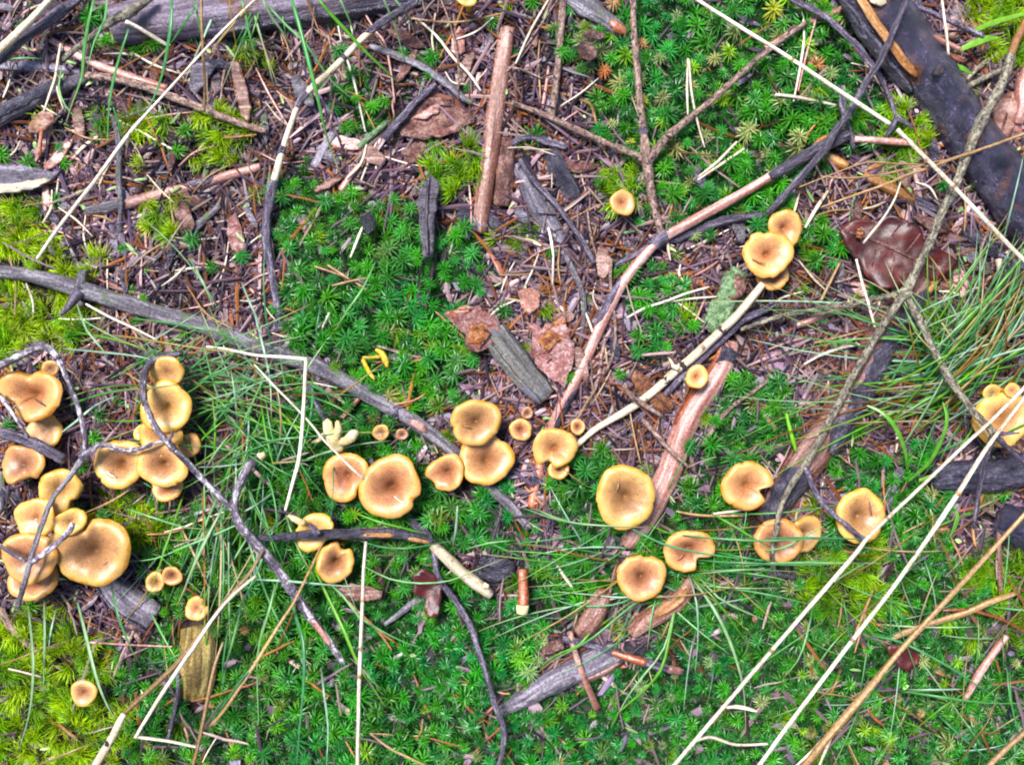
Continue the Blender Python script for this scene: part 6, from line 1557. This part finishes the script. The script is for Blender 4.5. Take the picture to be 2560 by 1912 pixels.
# ------------------------------------------------------------------ dead needles and bark crumbs
def needle_template(seed, L_, w, bend):
    r = np.random.RandomState(seed)
    n = 5
    V, F = [], []
    for i in range(n):
        t = i / (n - 1) - .5
        ww = w * (1 - abs(t * 1.7) ** 4 * .8)
        c = np.array([t * L_, bend * L_ * (t * t - .1) * (1 + .3 * r.randn() * (i % 2)), .0006 * r.randn()])
        V += [c + (0, -ww, 0), c + (0, 0, ww * .9), c + (0, ww, 0), c + (0, 0, -ww * .5)]
    for i in range(n - 1):
        for j in range(4):
            a, b = i * 4 + j, i * 4 + (j + 1) % 4
            F += [(a, b, b + 4), (a, b + 4, a + 4)]
    e = 4 * (n - 1)
    F += [(0, 2, 1), (0, 3, 2), (e, e + 1, e + 2), (e, e + 2, e + 3)]
    V = np.array(V)
    return V, np.array(F), np.ones((len(V), 3))

def chip_template(seed, L_, W_, T_):
    r = np.random.RandomState(seed)
    n = 7
    top, bot = [], []
    for i in range(n):
        a = 2 * math.pi * i / n
        k = r.uniform(.6, 1.15)
        p = np.array([math.cos(a) * L_ * k, math.sin(a) * W_ * k, 0])
        cz = r.uniform(-.4, .4) * T_ + .25 * abs(p[1]) * r.choice([-1, 1])
        top.append(p + (0, 0, T_ + cz))
        bot.append(p * .96 + (0, 0, cz))
    V = np.array(top + bot + [np.array([0, 0, T_ * 1.25])])
    F = []
    for i in range(n):
        j = (i + 1) % n
        F += [(i, j, 2 * n), (i, n + i, n + j), (i, n + j, j)]
    return V, np.array(F), np.ones((len(V), 3))

NEED = [needle_template(i, L_, w, b) for i, (L_, w, b) in enumerate([(.020, .00050, .05), (.026, .00055, .12), (.034, .0006, .08), (.016, .0007, .03), (.042, .0006, .10), (.028, .0009, .04)])]
CHIP = [chip_template(100 + i, L_, W_, T_) for i, (L_, W_, T_) in enumerate([(.006, .0022, .0008), (.0075, .0016, .0009), (.004, .0025, .0007), (.010, .0022, .0010), (.003, .0018, .0008), (.005, .0035, .0008)])]
NCOL = [(0.068, 0.038, 0.053), (0.128, 0.074, 0.096), (0.036, 0.023, 0.036), (0.208, 0.128, 0.157), (0.198, 0.081, 0.040), (0.304, 0.208, 0.196), (0.104, 0.069, 0.108), (0.288, 0.126, 0.048), (0.020, 0.013, 0.024), (0.200, 0.128, 0.157), (0.288, 0.200, 0.186)]
CCOL = [(0.044, 0.028, 0.041), (0.092, 0.056, 0.078), (0.024, 0.016, 0.027), (0.160, 0.100, 0.137), (0.135, 0.054, 0.038), (0.240, 0.160, 0.196), (0.013, 0.009, 0.016), (0.120, 0.076, 0.088), (0.128, 0.096, 0.147)]

damp = vnoise(GX.shape, 16, 31) + .5 * vnoise(GX.shape, 7, 32)

def litter(name, temps, cols, sp, p_in, p_out, zr, smin, smax, label, cat, mat='litter', ax=None):
    X, Y_ = jgrid(sp)
    m = maskval(mS | mF, X, Y_)
    keep = np.where(m, NR.rand(len(X)) < p_in, NR.rand(len(X)) < p_out) & clear_of_wood(X, Y_, .7)
    items = []
    for x, y in zip(X[keep], Y_[keep]):
        z = gz((x, y)) + RNG.uniform(*zr)
        c = np.array(cols[RNG.randrange(len(cols))]) * RNG.uniform(.7, 1.35) * (1 + 1.1 * float(lookup(damp, x, y)))
        items.append((RNG.randrange(len(temps)), *wxy((x, y), z), z, RNG.uniform(0, 6.28), RNG.uniform(smin, smax), RNG.uniform(-.14, .14), RNG.uniform(-.14, .14), c))
    scatter_mass(name, temps, items, mat, label, cat)

litter('bark_litter', CHIP, CCOL, 17, .14, .95, (.000, .007), .6, 1.5, 'litter of dark wet bark crumbs and flakes on the ground', 'litter')
STRIP = [chip_template(200 + i, L_, W_, T_) for i, (L_, W_, T_) in enumerate([(.013, .0012, .0009), (.018, .0016, .0010), (.010, .0022, .0010), (.022, .0014, .0011)])]
litter('strip_litter', STRIP, [(.17, .105, .12), (.28, .18, .18), (.10, .062, .072), (.36, .25, .22), (.24, .10, .06), (.04, .026, .034), (.20, .15, .18)], 36, .03, .8, (.003, .009), .6, 1.4, 'litter of longer mauve and brown wood splinters', 'litter')
litter('needle_litter', NEED, NCOL, 13.5, .07, .95, (.002, .011), .7, 1.5, 'mat of dead brown needles over the bare ground', 'litter')
litter('pale_litter', NEED, [(.40, .29, .19), (.36, .26, .21), (.46, .36, .29), (.34, .19, .10)], 62, .03, .6, (.007, .012), .5, 1.0, 'pale scraps of straw and wood strewn over the dark litter', 'litter')
litter('green_litter', CHIP[1:4], [(.20, .30, .10), (.28, .36, .16), (.15, .26, .08)], 80, .05, .42, (.009, .013), .4, .8, 'pale green scraps of moss lying on the dark litter', 'litter')

# single needles that can be picked out
TRACED = [
    ('a1', [(1010, 120), (1170, 140), (1330, 140), (1590, 88)], 5, 'brown_straw', 'long tan needle bowed across the litter left of the peeled branch top', 26),
    ('a1', [(1045, 125), (1170, 240), (1270, 370), (1370, 470), (1450, 585)], 7, 'straw', 'pale cream needle widening downward towards the peeled branch', 22),
    ('a1', [(695, 75), (770, 200), (830, 280), (870, 460), (895, 665)], 6, 'pink_wood', 'pinkish long needle kinked above the small moss stars', 22),
    ('a1', [(572, 340), (620, 480), (660, 640), (705, 850)], 6, 'straw', 'yellowish needle hanging from the banded twig node, longer of two', 20),
    ('a1', [(640, 580), (700, 700), (765, 830)], 4, 'orange_wood', 'orange needle beside the yellowish hanging needle', 18),
    ('a1', [(545, 340), (535, 500), (500, 680), (470, 830)], 6, 'spotted_twig', 'brownish mauve needle falling from the banded twig node', 18),
    ('a1', [(530, 170), (550, 270)], 5, 'straw', 'short tan needle above the banded twig node', 26),
    ('a1', [(0, 440), (90, 620), (212, 825)], 6, 'pink_wood', 'pink needle lying left of the banded twig, longer of two', 16),
    ('a1', [(60, 660), (140, 760), (200, 810)], 5, 'straw', 'tan needle lying left of the banded twig, shorter of two', 16),
    ('a1', [(815, 830), (740, 1010), (668, 1190)], 6, 'straw', 'tan needle above the centre moss, left leg of a V', 14),
    ('a1', [(805, 850), (785, 1000), (765, 1170)], 6, 'straw', 'tan needle above the centre moss, upright leg of a V', 14),
    ('a1', [(690, 1460), (650, 1560), (610, 1660)], 7, 'straw', 'pale needle stub standing in the centre moss by the charcoal', 24),
    ('a1', [(380, -10), (370, 120), (352, 260)], 4, 'brown_peeled', 'thin brown needle hanging over the top log', 40),
    ('a1', [(1190, -10), (1240, 120), (1280, 260), (1305, 420), (1305, 640)], 5, 'spotted_twig', 'long pale mauve stalk hanging left of the peeled branch', 26),
    ('a2', [(240, -10), (120, 200), (25, 410)], 6, 'straw', 'tan needle slanting down from the top edge, left of two', 20),
    ('a2', [(300, -10), (180, 170), (60, 345)], 5, 'spotted_twig', 'mottled needle slanting down from the top edge, right of two', 20),
    ('a2', [(178, 260), (170, 420), (180, 560), (182, 690)], 5, 'brown_straw', 'tan upright needle in the litter beside the pale spotted twig', 16),
    ('a2', [(240, 410), (210, 620), (160, 840)], 9, 'pink_wood', 'wide pale pinkish strip in the litter beside the pale spotted twig', 14),
    ('a2', [(1135, 380), (1130, 560), (1135, 740)], 6, 'straw', 'tan needle in the upper carpet, straight one of the crossing pair', 26),
    ('a2', [(1142, 385), (1160, 600), (1200, 800), (1243, 950)], 6, 'straw', 'cream needle in the upper carpet, curved one crossing the twig arm', 30),
    ('a2', [(1450, 915), (1330, 1040), (1205, 1140)], 6, 'straw', 'cream needle in the upper carpet, upper leg of the narrow V', 24),
    ('a2', [(1500, 960), (1350, 1060), (1200, 1160)], 6, 'straw', 'cream needle in the upper carpet, lower leg of the narrow V', 24),
    ('a2', [(235, 1470), (255, 1560), (270, 1670)], 7, 'straw', 'pale needle standing below the dark bark strip', 16),
    ('a2', [(85, 1545), (130, 1560), (185, 1585)], 9, 'pale_flesh', 'short white wood chip below the dark bark strip', 16),
    ('a2', [(690, 1505), (740, 1500), (800, 1490)], 7, 'lichen_crust', 'pale greenish chip under the lone little yellow mushroom', 14),
    ('a2', [(1110, 1615), (1240, 1560), (1420, 1470)], 5, 'straw', 'pale stalk behind the black twig near the mushroom trio', 12),
    ('a2', [(310, 600), (430, 640), (510, 680), (545, 800)], 8, 'orange_wood', 'orange-brown bent needle at the edge of the upper carpet', 12),
    ('a2', [(1050, 1240), (1030, 1330), (1015, 1400)], 5, 'orange_wood', 'small orange needle near the stem of the forked twig', 18),
    ('a2', [(545, 1450), (520, 1540), (480, 1640)], 6, 'orange_wood', 'orange needle in the litter below the lone yellow mushroom', 14),
    ('a2', [(550, 1570), (640, 1580), (730, 1610)], 6, 'red_wood', 'rusty bent strip in the litter above the long tan stick', 10),
    ('a2', [(640, 1460), (690, 1540), (720, 1620)], 9, 'red_wood', 'brown-red bark sliver next to the rusty bent strip', 10),
    ('a3', [(228, 125), (232, 260), (205, 450), (165, 655)], 6, 'straw', 'tan needle under the white straw, paler of the leaning pair', 28),
    ('a3', [(312, 115), (262, 300), (225, 450), (195, 590)], 6, 'pink_wood', 'pinkish needle under the white straw, the other of the leaning pair', 26),
    ('a3', [(50, 612), (170, 625), (300, 650), (435, 680)], 8, 'straw', 'white tapering blade lying flat on the upper carpet', 26),
    ('a3', [(620, 250), (628, 400), (640, 540)], 5, 'brown_straw', 'orange-tan upright needle left of the big wet log', 22),
    ('a3', [(365, 755), (300, 810), (250, 880), (245, 920)], 5, 'orange_wood', 'curved orange needle in the upper carpet by the black twig', 24),
    ('a3', [(590, 1160), (550, 1300), (520, 1440)], 5, 'lichen_crust', 'pale green standing stalk above the dark glossy leaf', 22),
    ('a3', [(385, 1235), (310, 1350), (240, 1470)], 9, 'cream_wood', 'pale wood splinter behind the mushroom trio', 22),
    ('b1', [(380, 68), (560, 130), (680, 195), (783, 275)], 6, 'pink_wood', 'pale needle in the centre moss, longest of the crossing three', 26),
    ('b1', [(462, 58), (520, 95), (600, 150)], 6, 'brown_straw', 'tan needle in the centre moss, short top one of the crossing three', 28),
    ('b1', [(490, 192), (600, 165), (712, 142)], 6, 'brown_straw', 'orange-tan needle in the centre moss, level one of the crossing three', 28),
    ('b1', [(490, 320), (460, 390), (430, 460)], 7, 'straw', 'pale needle stub in the moss above the toppled mushroom', 22),
    ('b1', [(1160, 360), (1260, 450), (1345, 530)], 6, 'brown_straw', 'brown needle leaning on the red bark chunk', 22),
    ('b1', [(1500, 750), (1550, 870), (1590, 950)], 7, 'brown_peeled', 'brown needle below the grey plank splinter', 14),
    ('b1', [(780, 955), (900, 955), (1020, 930), (1090, 890)], 5, 'red_wood', 'rusty bowed needle over the grey branch scar', 26),
    ('b1', [(800, 970), (920, 975), (1010, 945)], 4, 'orange_wood', 'rusty shorter needle over the grey branch scar', 26),
    ('b1', [(330, 810), (430, 830), (520, 850)], 4, 'straw', 'yellow needle across the grey branch by the kinked straw', 26),
    ('b1', [(620, 690), (800, 685), (930, 690)], 5, 'red_wood', 'red-brown needle behind the toppled mushroom', 14),
    ('b1', [(1000, 685), (1060, 665), (1100, 655)], 9, 'orange_wood', 'thick orange chip in the moss right of the toppled mushroom', 18),
    ('b1', [(850, 1130), (920, 1180), (990, 1225)], 6, 'pink_wood', 'pink needle under the grey branch near the olive mushroom', 18),
    ('b2', [(268, -10), (265, 90), (262, 185)], 6, 'straw', 'cream upright needle in the central litter', 18),
    ('b2', [(742, 398), (860, 335), (1000, 290), (1130, 240), (1272, 200)], 6, 'straw', 'long yellow needle left of the lichen stub, upper of two', 22),
    ('b2', [(1000, 298), (1160, 275), (1320, 262)], 5, 'straw', 'yellow needle left of the lichen stub, lower of two', 22),
    ('b2', [(1330, 35), (1250, 90), (1180, 125)], 7, 'pink_wood', 'pinkish sliver above the lichen stub', 16),
    ('b2', [(1245, 280), (1205, 370), (1165, 465)], 6, 'pink_wood', 'pale pink needle left of the lichen stub', 18),
    ('b2', [(770, 680), (620, 740), (450, 820)], 7, 'brown_peeled', 'brown-pink needle joining the long tan stick', 14),
    ('b2', [(540, 860), (480, 950), (420, 1050), (330, 1110)], 5, 'brown_straw', 'tan needle bending towards the folded mushroom', 24),
    ('b2', [(760, 1000), (790, 1160), (830, 1340)], 5, 'brown_straw', 'greenish tan stalk above the largest speckled mushroom', 22),
    ('b2', [(940, 540), (1040, 540), (1150, 515)], 6, 'plum_bark', 'plum-coloured strip beside the pale cream stem', 12),
    ('b2', [(180, 930), (240, 910), (290, 900)], 8, 'pink_wood', 'mauve chip below the grey plank splinter', 18),
    ('b2', [(1010, 650), (1060, 740), (1080, 790)], 8, 'pale_flesh', 'whitish flake on the moss at the pale stem', 16),
    ('b0', [(555, 310), (700, 390), (850, 460), (1010, 540)], 6, 'straw', 'cream needle below the grey branch stub, longest there', 26),
    ('b0', [(380, 405), (520, 410), (650, 400)], 4, 'straw', 'thin tan needle touching the grey branch stub tip', 22),
    ('b0', [(830, 365), (720, 430), (600, 500)], 4, 'brown_straw', 'tan needle crossing the longest cream needle', 26),
    ('b0', [(1310, 515), (1200, 580), (1100, 640)], 5, 'brown_straw', 'tan needle under the kinked straw', 24),
    ('b0', [(60, 0), (100, 180), (95, 400)], 5, 'brown_straw', 'tan upright needle in the yellow moss at the left edge', 22),
    ('b0', [(170, 180), (210, 290), (215, 385)], 6, 'straw', 'pale needle in the yellow moss at the left edge', 22),
    ('b0', [(890, 1110), (760, 1160), (640, 1210)], 4, 'brown_straw', 'brown needle left of the tall mushroom cluster', 40),
    ('b0', [(850, 1500), (700, 1590), (540, 1660)], 5, 'brown_straw', 'brown stalk below the tall mushroom cluster', 26),
    ('b0', [(560, 110), (680, 170), (800, 215)], 5, 'red_wood', 'reddish needle above the grey branch', 14),
    ('b0', [(1330, 70), (1230, 80), (1130, 95)], 6, 'straw', 'pale level needle in the litter above the grey branch', 16),
    ('b0', [(1210, 200), (1330, 370), (1500, 470)], 5, 'orange_wood', 'orange needle crossing the grey branch', 26),
    ('a0', [(392, 285), (372, 400), (355, 510), (320, 610), (285, 715)], 7, 'cream_wood', 'cream needle over the thick grey-purple stick, long leg of a fork', 34),
    ('a0', [(358, 505), (375, 600), (408, 700)], 6, 'cream_wood', 'cream needle over the thick grey-purple stick, short leg of a fork', 32),
    ('a0', [(890, 840), (1050, 930), (1210, 1022)], 6, 'straw', 'cream needle lying in the litter right of the tan straw', 16),
    ('a0', [(770, 780), (830, 810), (880, 840)], 6, 'straw', 'short cream needle at the grey upright twig', 18),
    ('a0', [(320, 1000), (480, 1020), (630, 1090)], 6, 'pink_wood', 'pinkish needle above the pink-grey branch', 14),
    ('a0', [(680, 850), (560, 930), (480, 1010)], 9, 'cream_wood', 'cream wood strip behind the tan straw', 14),
    ('a0', [(1090, 1230), (1110, 1380), (1150, 1520)], 5, 'brown_straw', 'tan needle crossing the hollow bark scale', 18),
    ('a0', [(1470, 380), (1440, 500), (1425, 650)], 7, 'brown_peeled', 'red-brown upright needle beside the splintered bark chip', 16),
    ('a0', [(930, 770), (1100, 740), (1290, 720)], 5, 'pink_wood', 'pink needle below the pale knobbly twig', 14),
    ('a0', [(1030, 1600), (1110, 1600), (1200, 1585)], 8, 'orange_wood', 'orange flat chip at the lower left litter', 12),
    ('a0', [(925, 1390), (940, 1520), (945, 1650)], 8, 'pink_wood', 'mauve-pink upright strip in the left litter', 10),
    ('a0', [(1370, 880), (1290, 960), (1230, 1040)], 9, 'pink_wood', 'pinkish chip left of the yellow-green moss cushion', 12),
    ('a0', [(1450, 890), (1560, 880), (1652, 870)], 7, 'orange_wood', 'orange needle on the yellow-green moss cushion', 22),
    ('a0', [(80, 460), (50, 560), (20, 630)], 6, 'straw', 'tan needle standing at the left edge by the brown stick', 18),
    ('c1', [(510, 485), (590, 590), (690, 690), (800, 790), (888, 855)], 6, 'orange_wood', 'orange needle behind the tall white straw, longer of two', 26),
    ('c1', [(660, 670), (770, 770), (830, 840), (875, 908)], 6, 'orange_wood', 'orange needle behind the tall white straw, shorter of two', 25),
    ('c1', [(740, 1450), (860, 1540), (980, 1600), (1100, 1655)], 6, 'brown_straw', 'orange-tan needle at the bottom edge, longer leg of a V', 26),
    ('c1', [(735, 1448), (810, 1452), (885, 1458)], 5, 'brown_straw', 'orange-tan needle at the bottom edge, shorter leg of a V', 26),
    ('c1', [(1075, 1355), (1065, 1430), (1035, 1490)], 6, 'brown_straw', 'curved orange needle in the bottom moss by the purple twig', 24),
    ('c1', [(1560, 1180), (1600, 1190), (1640, 1190)], 5, 'orange_wood', 'small orange needle right of the purple twig', 22),
    ('c1', [(580, 1500), (620, 1570), (650, 1630)], 5, 'orange_wood', 'orange needle beside the bottom of the tall white straw', 22),
    ('c3', [(680, 518), (630, 640), (590, 740), (550, 840)], 7, 'orange_wood', 'yellow-orange needle under the middle white straw, longer of two', 28),
    ('c3', [(640, 600), (620, 720), (590, 820), (560, 925)], 6, 'orange_wood', 'orange needle under the middle white straw, darker of two', 25),
    ('c3', [(480, 560), (470, 680), (450, 770)], 5, 'brown_straw', 'tan needle standing in the yellow moss below the speckled mushroom', 24),
    ('c3', [(1130, 655), (1260, 650), (1400, 675), (1530, 720), (1660, 795)], 8, 'red_wood', 'long reddish needle curving to the right edge', 26),
    ('c3', [(650, 720), (740, 760), (805, 785)], 6, 'red_wood', 'pinkish red needle by the small round dark leaf', 22),
    ('c3', [(1060, -10), (1065, 120), (1080, 230)], 6, 'brown_straw', 'tan upright needle beside the fibrous lump', 22),
    ('c3', [(1130, 20), (1080, 50), (960, 110), (870, 155)], 5, 'brown_straw', 'brown needle right of the speckled mushroom', 22),
    ('c3', [(640, 1290), (690, 1350), (745, 1395)], 8, 'red_wood', 'red-brown sliver in the bottom right moss', 16),
    ('c3', [(450, 1095), (420, 1160), (380, 1230)], 6, 'orange_wood', 'rusty needle in the bottom right moss by the straws', 18),
    ('c3', [(1080, 1050), (1130, 1070), (1180, 1085)], 7, 'orange_wood', 'rusty chip right of the small round dark leaf', 20),
    ('c3', [(1320, 110), (1325, 180), (1340, 240)], 9, 'orange_wood', 'orange chip by the bluish black log', 20),
    ('c0', [(580, 860), (760, 872), (930, 880), (1110, 888)], 5, 'pink_wood', 'pale pink level needle in the lower left moss', 26),
    ('c0', [(55, 1030), (160, 1055), (265, 1082)], 5, 'pink_wood', 'pale pink shorter needle at the left of the lower moss', 26),
    ('c0', [(380, 1385), (430, 1430), (495, 1475)], 8, 'orange_wood', 'bright orange chip in the bottom left moss', 26),
    ('c0', [(950, 165), (1090, 155), (1220, 110), (1390, -10)], 5, 'orange_wood', 'rusty arched needle right of the large lobed mushroom', 30),
    ('c0', [(1060, 150), (1200, 110), (1300, 70), (1440, 20)], 4, 'straw', 'pale needle lying along the rusty arched one', 30),
    ('c0', [(1190, 1410), (1205, 1450), (1215, 1500)], 7, 'pink_wood', 'pinkish chip beside the plum twig', 20),
    ('c0', [(1460, 1440), (1490, 1520), (1530, 1610)], 7, 'orange_wood', 'orange bark sliver at the bottom edge by the hooked straw', 16),
    ('c2', [(1060, 15), (1200, 40), (1380, 45), (1535, 40)], 6, 'brown_straw', 'tan double needle below the notched mushroom', 26),
    ('c2', [(1300, 30), (1430, 15), (1535, -5)], 6, 'straw', 'cream needle below the notched mushroom', 28),
    ('c2', [(285, 360), (340, 440), (410, 535)], 8, 'straw', 'pale splinter left of the dented mushroom', 20),
    ('c2', [(520, 620), (600, 590), (690, 570)], 6, 'straw', 'pale needle lying on the smooth brown branch end', 28),
    ('c2', [(250, 185), (360, 205), (440, 240)], 6, 'spotted_twig', 'brownish needle under the lower grass tuft', 18),
    ('b3', [(300, 560), (470, 520), (690, 460)], 5, 'brown_straw', 'tan needle at the foot of the thin pale upright straw', 18),
    ('b3', [(0, 605), (120, 560), (240, 525)], 6, 'pink_wood', 'pinkish needle left of the reddish log', 16),
    ('b3', [(240, 570), (190, 680), (150, 780)], 6, 'spotted_twig', 'brown needle standing left of the reddish log', 16),
    ('b3', [(610, 1090), (615, 1180), (620, 1260)], 7, 'plum_bark', 'mauve upright chip in the litter right of the black bark', 14),
    ('b3', [(830, 1140), (835, 1200), (825, 1265)], 7, 'straw', 'white chip in the litter by the lime curved blade', 16),
    ('b3', [(440, 1270), (500, 1320), (590, 1390)], 5, 'brown_peeled', 'reddish needle below the reddish log', 14),
    ('b3', [(1270, 1000), (1280, 1180), (1265, 1320)], 5, 'grey_bark', 'grey upright stalk left of the big golden mushroom', 26),
    ('b3', [(1090, 1340), (1130, 1355), (1175, 1370)], 9, 'pink_wood', 'pinkish chip near the dark ribbed log', 22),
    ('b3', [(720, 1030), (860, 1000), (970, 985)], 8, 'pink_wood', 'pink wood shard in the litter under the grass blades', 14),
    ('b3', [(750, 1130), (900, 1150), (1050, 1170)], 6, 'plum_bark', 'mauve strip in the litter below the pink shard', 12),
    ('b3', [(1085, 1480), (1070, 1560), (1060, 1660)], 6, 'brown_straw', 'tan upright needle below the dark ribbed log', 18),
]
seen_l = set()
for t, pts, r, m, lab, z in TRACED:
    assert lab not in seen_l, lab
    seen_l.add(lab)
    n = len(pts)
    rr = [r * .55 * (.55 + .45 * math.sin(math.pi * (.12 + .8 * i / (n - 1)))) for i in range(n)]
    path = path3(t, pts, rr, z * .62, .003)
    base = path[0, :3].copy()
    V, F, TC = tube(path, 6, .1, RNG.randrange(90), flat=.7)
    nm = 'wood_chip' if r >= 8 else 'dead_needle'
    tag(link(nm, mk_mesh(nm, rebase(V, base), F, m, TC), base), lab, 'wood chip' if r >= 8 else 'pine needle')

# more single needles lying on top, alike within each corner of the scene
NZ = [
    (lambda x, y: x < 900 and y < 700, 'dead needles of the left litter', 'loose brown dead needle in the upper left litter'),
    (lambda x, y: x < 1400 and y < 700, 'dead needles of the upper litter', 'loose brown dead needle in the upper middle litter'),
    (lambda x, y: x >= 1400 and y < 700, 'dead needles of the upper right', 'loose rusty dead needle in the upper right moss'),
    (lambda x, y: x < 1000, 'dead needles of the lower left', 'loose dead needle in the grass and moss of the lower left'),
    (lambda x, y: y < 1250, 'dead needles of the central litter', 'loose dead needle in the litter right of the centre'),
    (lambda x, y: True, 'dead needles of the bottom moss', 'loose rusty dead needle in the bottom moss')]
X, Y_ = jgrid(70, 20, 2540, 20, 1890)
m = maskval(mS | mF, X, Y_)
keep = np.where(m, NR.rand(len(X)) < .10, NR.rand(len(X)) < .42) & clear_of_wood(X, Y_, 1.1)
shared_n = {}
cnt = 0
loose = []
for x, y, mm in zip(X[keep], Y_[keep], m[keep]):
    if cnt >= 210:
        break
    cnt += 1
    ti, ci = RNG.randrange(6), RNG.choice([0, 1, 3, 4, 5, 5, 7])
    if (ti, ci) not in shared_n:
        V, F, C = NEED[ti]
        shared_n[ti, ci] = mk_mesh('dead_needle', V, F, 'needle', None, None, C * np.array(NCOL[ci]) * 1.25, smooth=False)
    z = gz((x, y)) + (.016 if mm else .011)
    o = link('dead_needle', shared_n[ti, ci], (*wxy((x, y), z), z))
    o.rotation_euler = (RNG.uniform(-.15, .15), RNG.uniform(-.12, .12), RNG.uniform(0, 6.28))
    o.scale = (RNG.uniform(.8, 1.4),) * 3
    for test, g, lab in NZ:
        if test(x, y):
            tag(o, None, 'pine needle', g)
            loose.append((o, x, y, 'rusty' if ci in (4, 7) else 'pale' if ci == 5 else 'brown'))
            break
where = say_where([(i, r[1], r[2], 'loose ' + r[3]) for i, r in enumerate(loose)], 'dead needle')
for i, r in enumerate(loose):
    r[0]['label'] = where[i]

# bark scraps and long dry straws tangled in the litter, each its own thing
LIT = ~(mS | mF)
X, Y_ = jgrid(78, 20, 2540, 20, 1890)
keep = maskval(LIT, X, Y_) & clear_of_wood(X, Y_, 1.5) & (NR.rand(len(X)) < .36)
LOOKS = [('plum_bark', 'plum brown'), ('grey_wood', 'grey'), ('pink_wood', 'pinkish'), ('brown_peeled', 'dull brown'), ('wet_bark', 'blackish'), ('grey_bark', 'mauve grey')]
rows, objs = [], []
for x, y in list(zip(X[keep], Y_[keep]))[:64]:
    L_, W_ = RNG.uniform(26, 62), RNG.uniform(9, 19)
    a = RNG.choice([RNG.uniform(0, 3.14), RNG.gauss(1.4, .4)])
    poly = []
    for q in range(8):
        th = 2 * math.pi * q / 8
        u, v = math.cos(th) * L_ * RNG.uniform(.75, 1.1), math.sin(th) * W_ * RNG.uniform(.7, 1.2)
        poly.append((x + u * math.cos(a) - v * math.sin(a), y + u * math.sin(a) + v * math.cos(a)))
    m, look = RNG.choice(LOOKS)
    objs.append(flake('bark_scrap', 'x', 'bark', 'p', poly, RNG.uniform(10, 13), 1.4, m, RNG.uniform(1, 4), .05, .002, a, (), 'bark scraps in the litter', .6, 9))
    rows.append((len(objs) - 1, x, y, look))
w = say_where(rows, 'bark scrap')
for k, o in enumerate(objs):
    o['label'] = w[k]
X, Y_ = jgrid(74, 20, 2540, 20, 1890)
keep = maskval(LIT, X, Y_) & clear_of_wood(X, Y_, 1.1) & (NR.rand(len(X)) < .5)
rows, objs = [], []
for x, y in list(zip(X[keep], Y_[keep]))[:100]:
    L_ = RNG.uniform(55, 130)
    a = RNG.uniform(0, 3.14)
    b = RNG.uniform(-14, 14)
    pts = [(x - math.cos(a) * L_ * .5, y - math.sin(a) * L_ * .5), (x - math.sin(a) * b, y + math.cos(a) * b), (x + math.cos(a) * L_ * .5, y + math.sin(a) * L_ * .5)]
    m, look = RNG.choice([('straw', 'pale'), ('straw', 'pale'), ('brown_straw', 'tan'), ('pink_wood', 'pinkish'), ('spotted_twig', 'mottled'), ('cream_wood', 'cream')])
    objs.append(stick('dry_straw', 'x', 'straw', 'p', pts, [1.6, RNG.uniform(2.4, 3.8), 1.5], RNG.uniform(9, 14), m, group='dry straws in the litter'))
    rows.append((len(objs) - 1, x, y, look))
w = say_where(rows, 'dry straw')
for k, o in enumerate(objs):
    o['label'] = w[k]

# needles that have stuck to some of the caps
for vx, vy, dx, dy, h, m, lab in (
        (1352, 1074, -20, -28, 41, 'brown_straw', 'tan dead needle stuck on the largest round speckled mushroom'), (842, 1053, 24, 30, 37, 'straw', 'pale scrap of needle stuck on the large deep-funnelled mushroom'),
        (196, 1192, 30, 34, 44, 'brown_peeled', 'brown dead needle stuck on the large lobed mushroom at the left'), (1028, 912, -26, 8, 39, 'orange_wood', 'rusty needle scrap stuck on the upper twin mushroom by the grey branch'),
        (1860, 1115, 24, -20, 38, 'brown_peeled', 'brown needle scrap stuck on the mushroom crossed by the white straw'), (256, 1002, -18, 26, 39, 'straw', 'pale needle scrap stuck on the left cap of the tall cluster'),
        (1660, 549, -24, 18, 43, 'orange_wood', 'rusty needle scrap stuck on the front cap of the trio'), (64, 853, 30, 20, 40, 'dark_twig', 'dark speck of bark stuck on the kidney-shaped mushroom'), (1488, 1190, -20, 14, 36, 'red_wood', 'reddish scrap lying on the C-shaped mushroom')):
    x, y = vx * 1.15732 + dx, vy * 1.15732 + dy
    a = RNG.uniform(0, 3.1)
    L_ = RNG.uniform(12, 24)
    stick('dead_needle', lab, 'pine needle', 'p', [(x - math.cos(a) * L_, y - math.sin(a) * L_), (x, y + 2), (x + math.cos(a) * L_, y + math.sin(a) * L_)], [1.5, 2.4, 1.4], h, m)
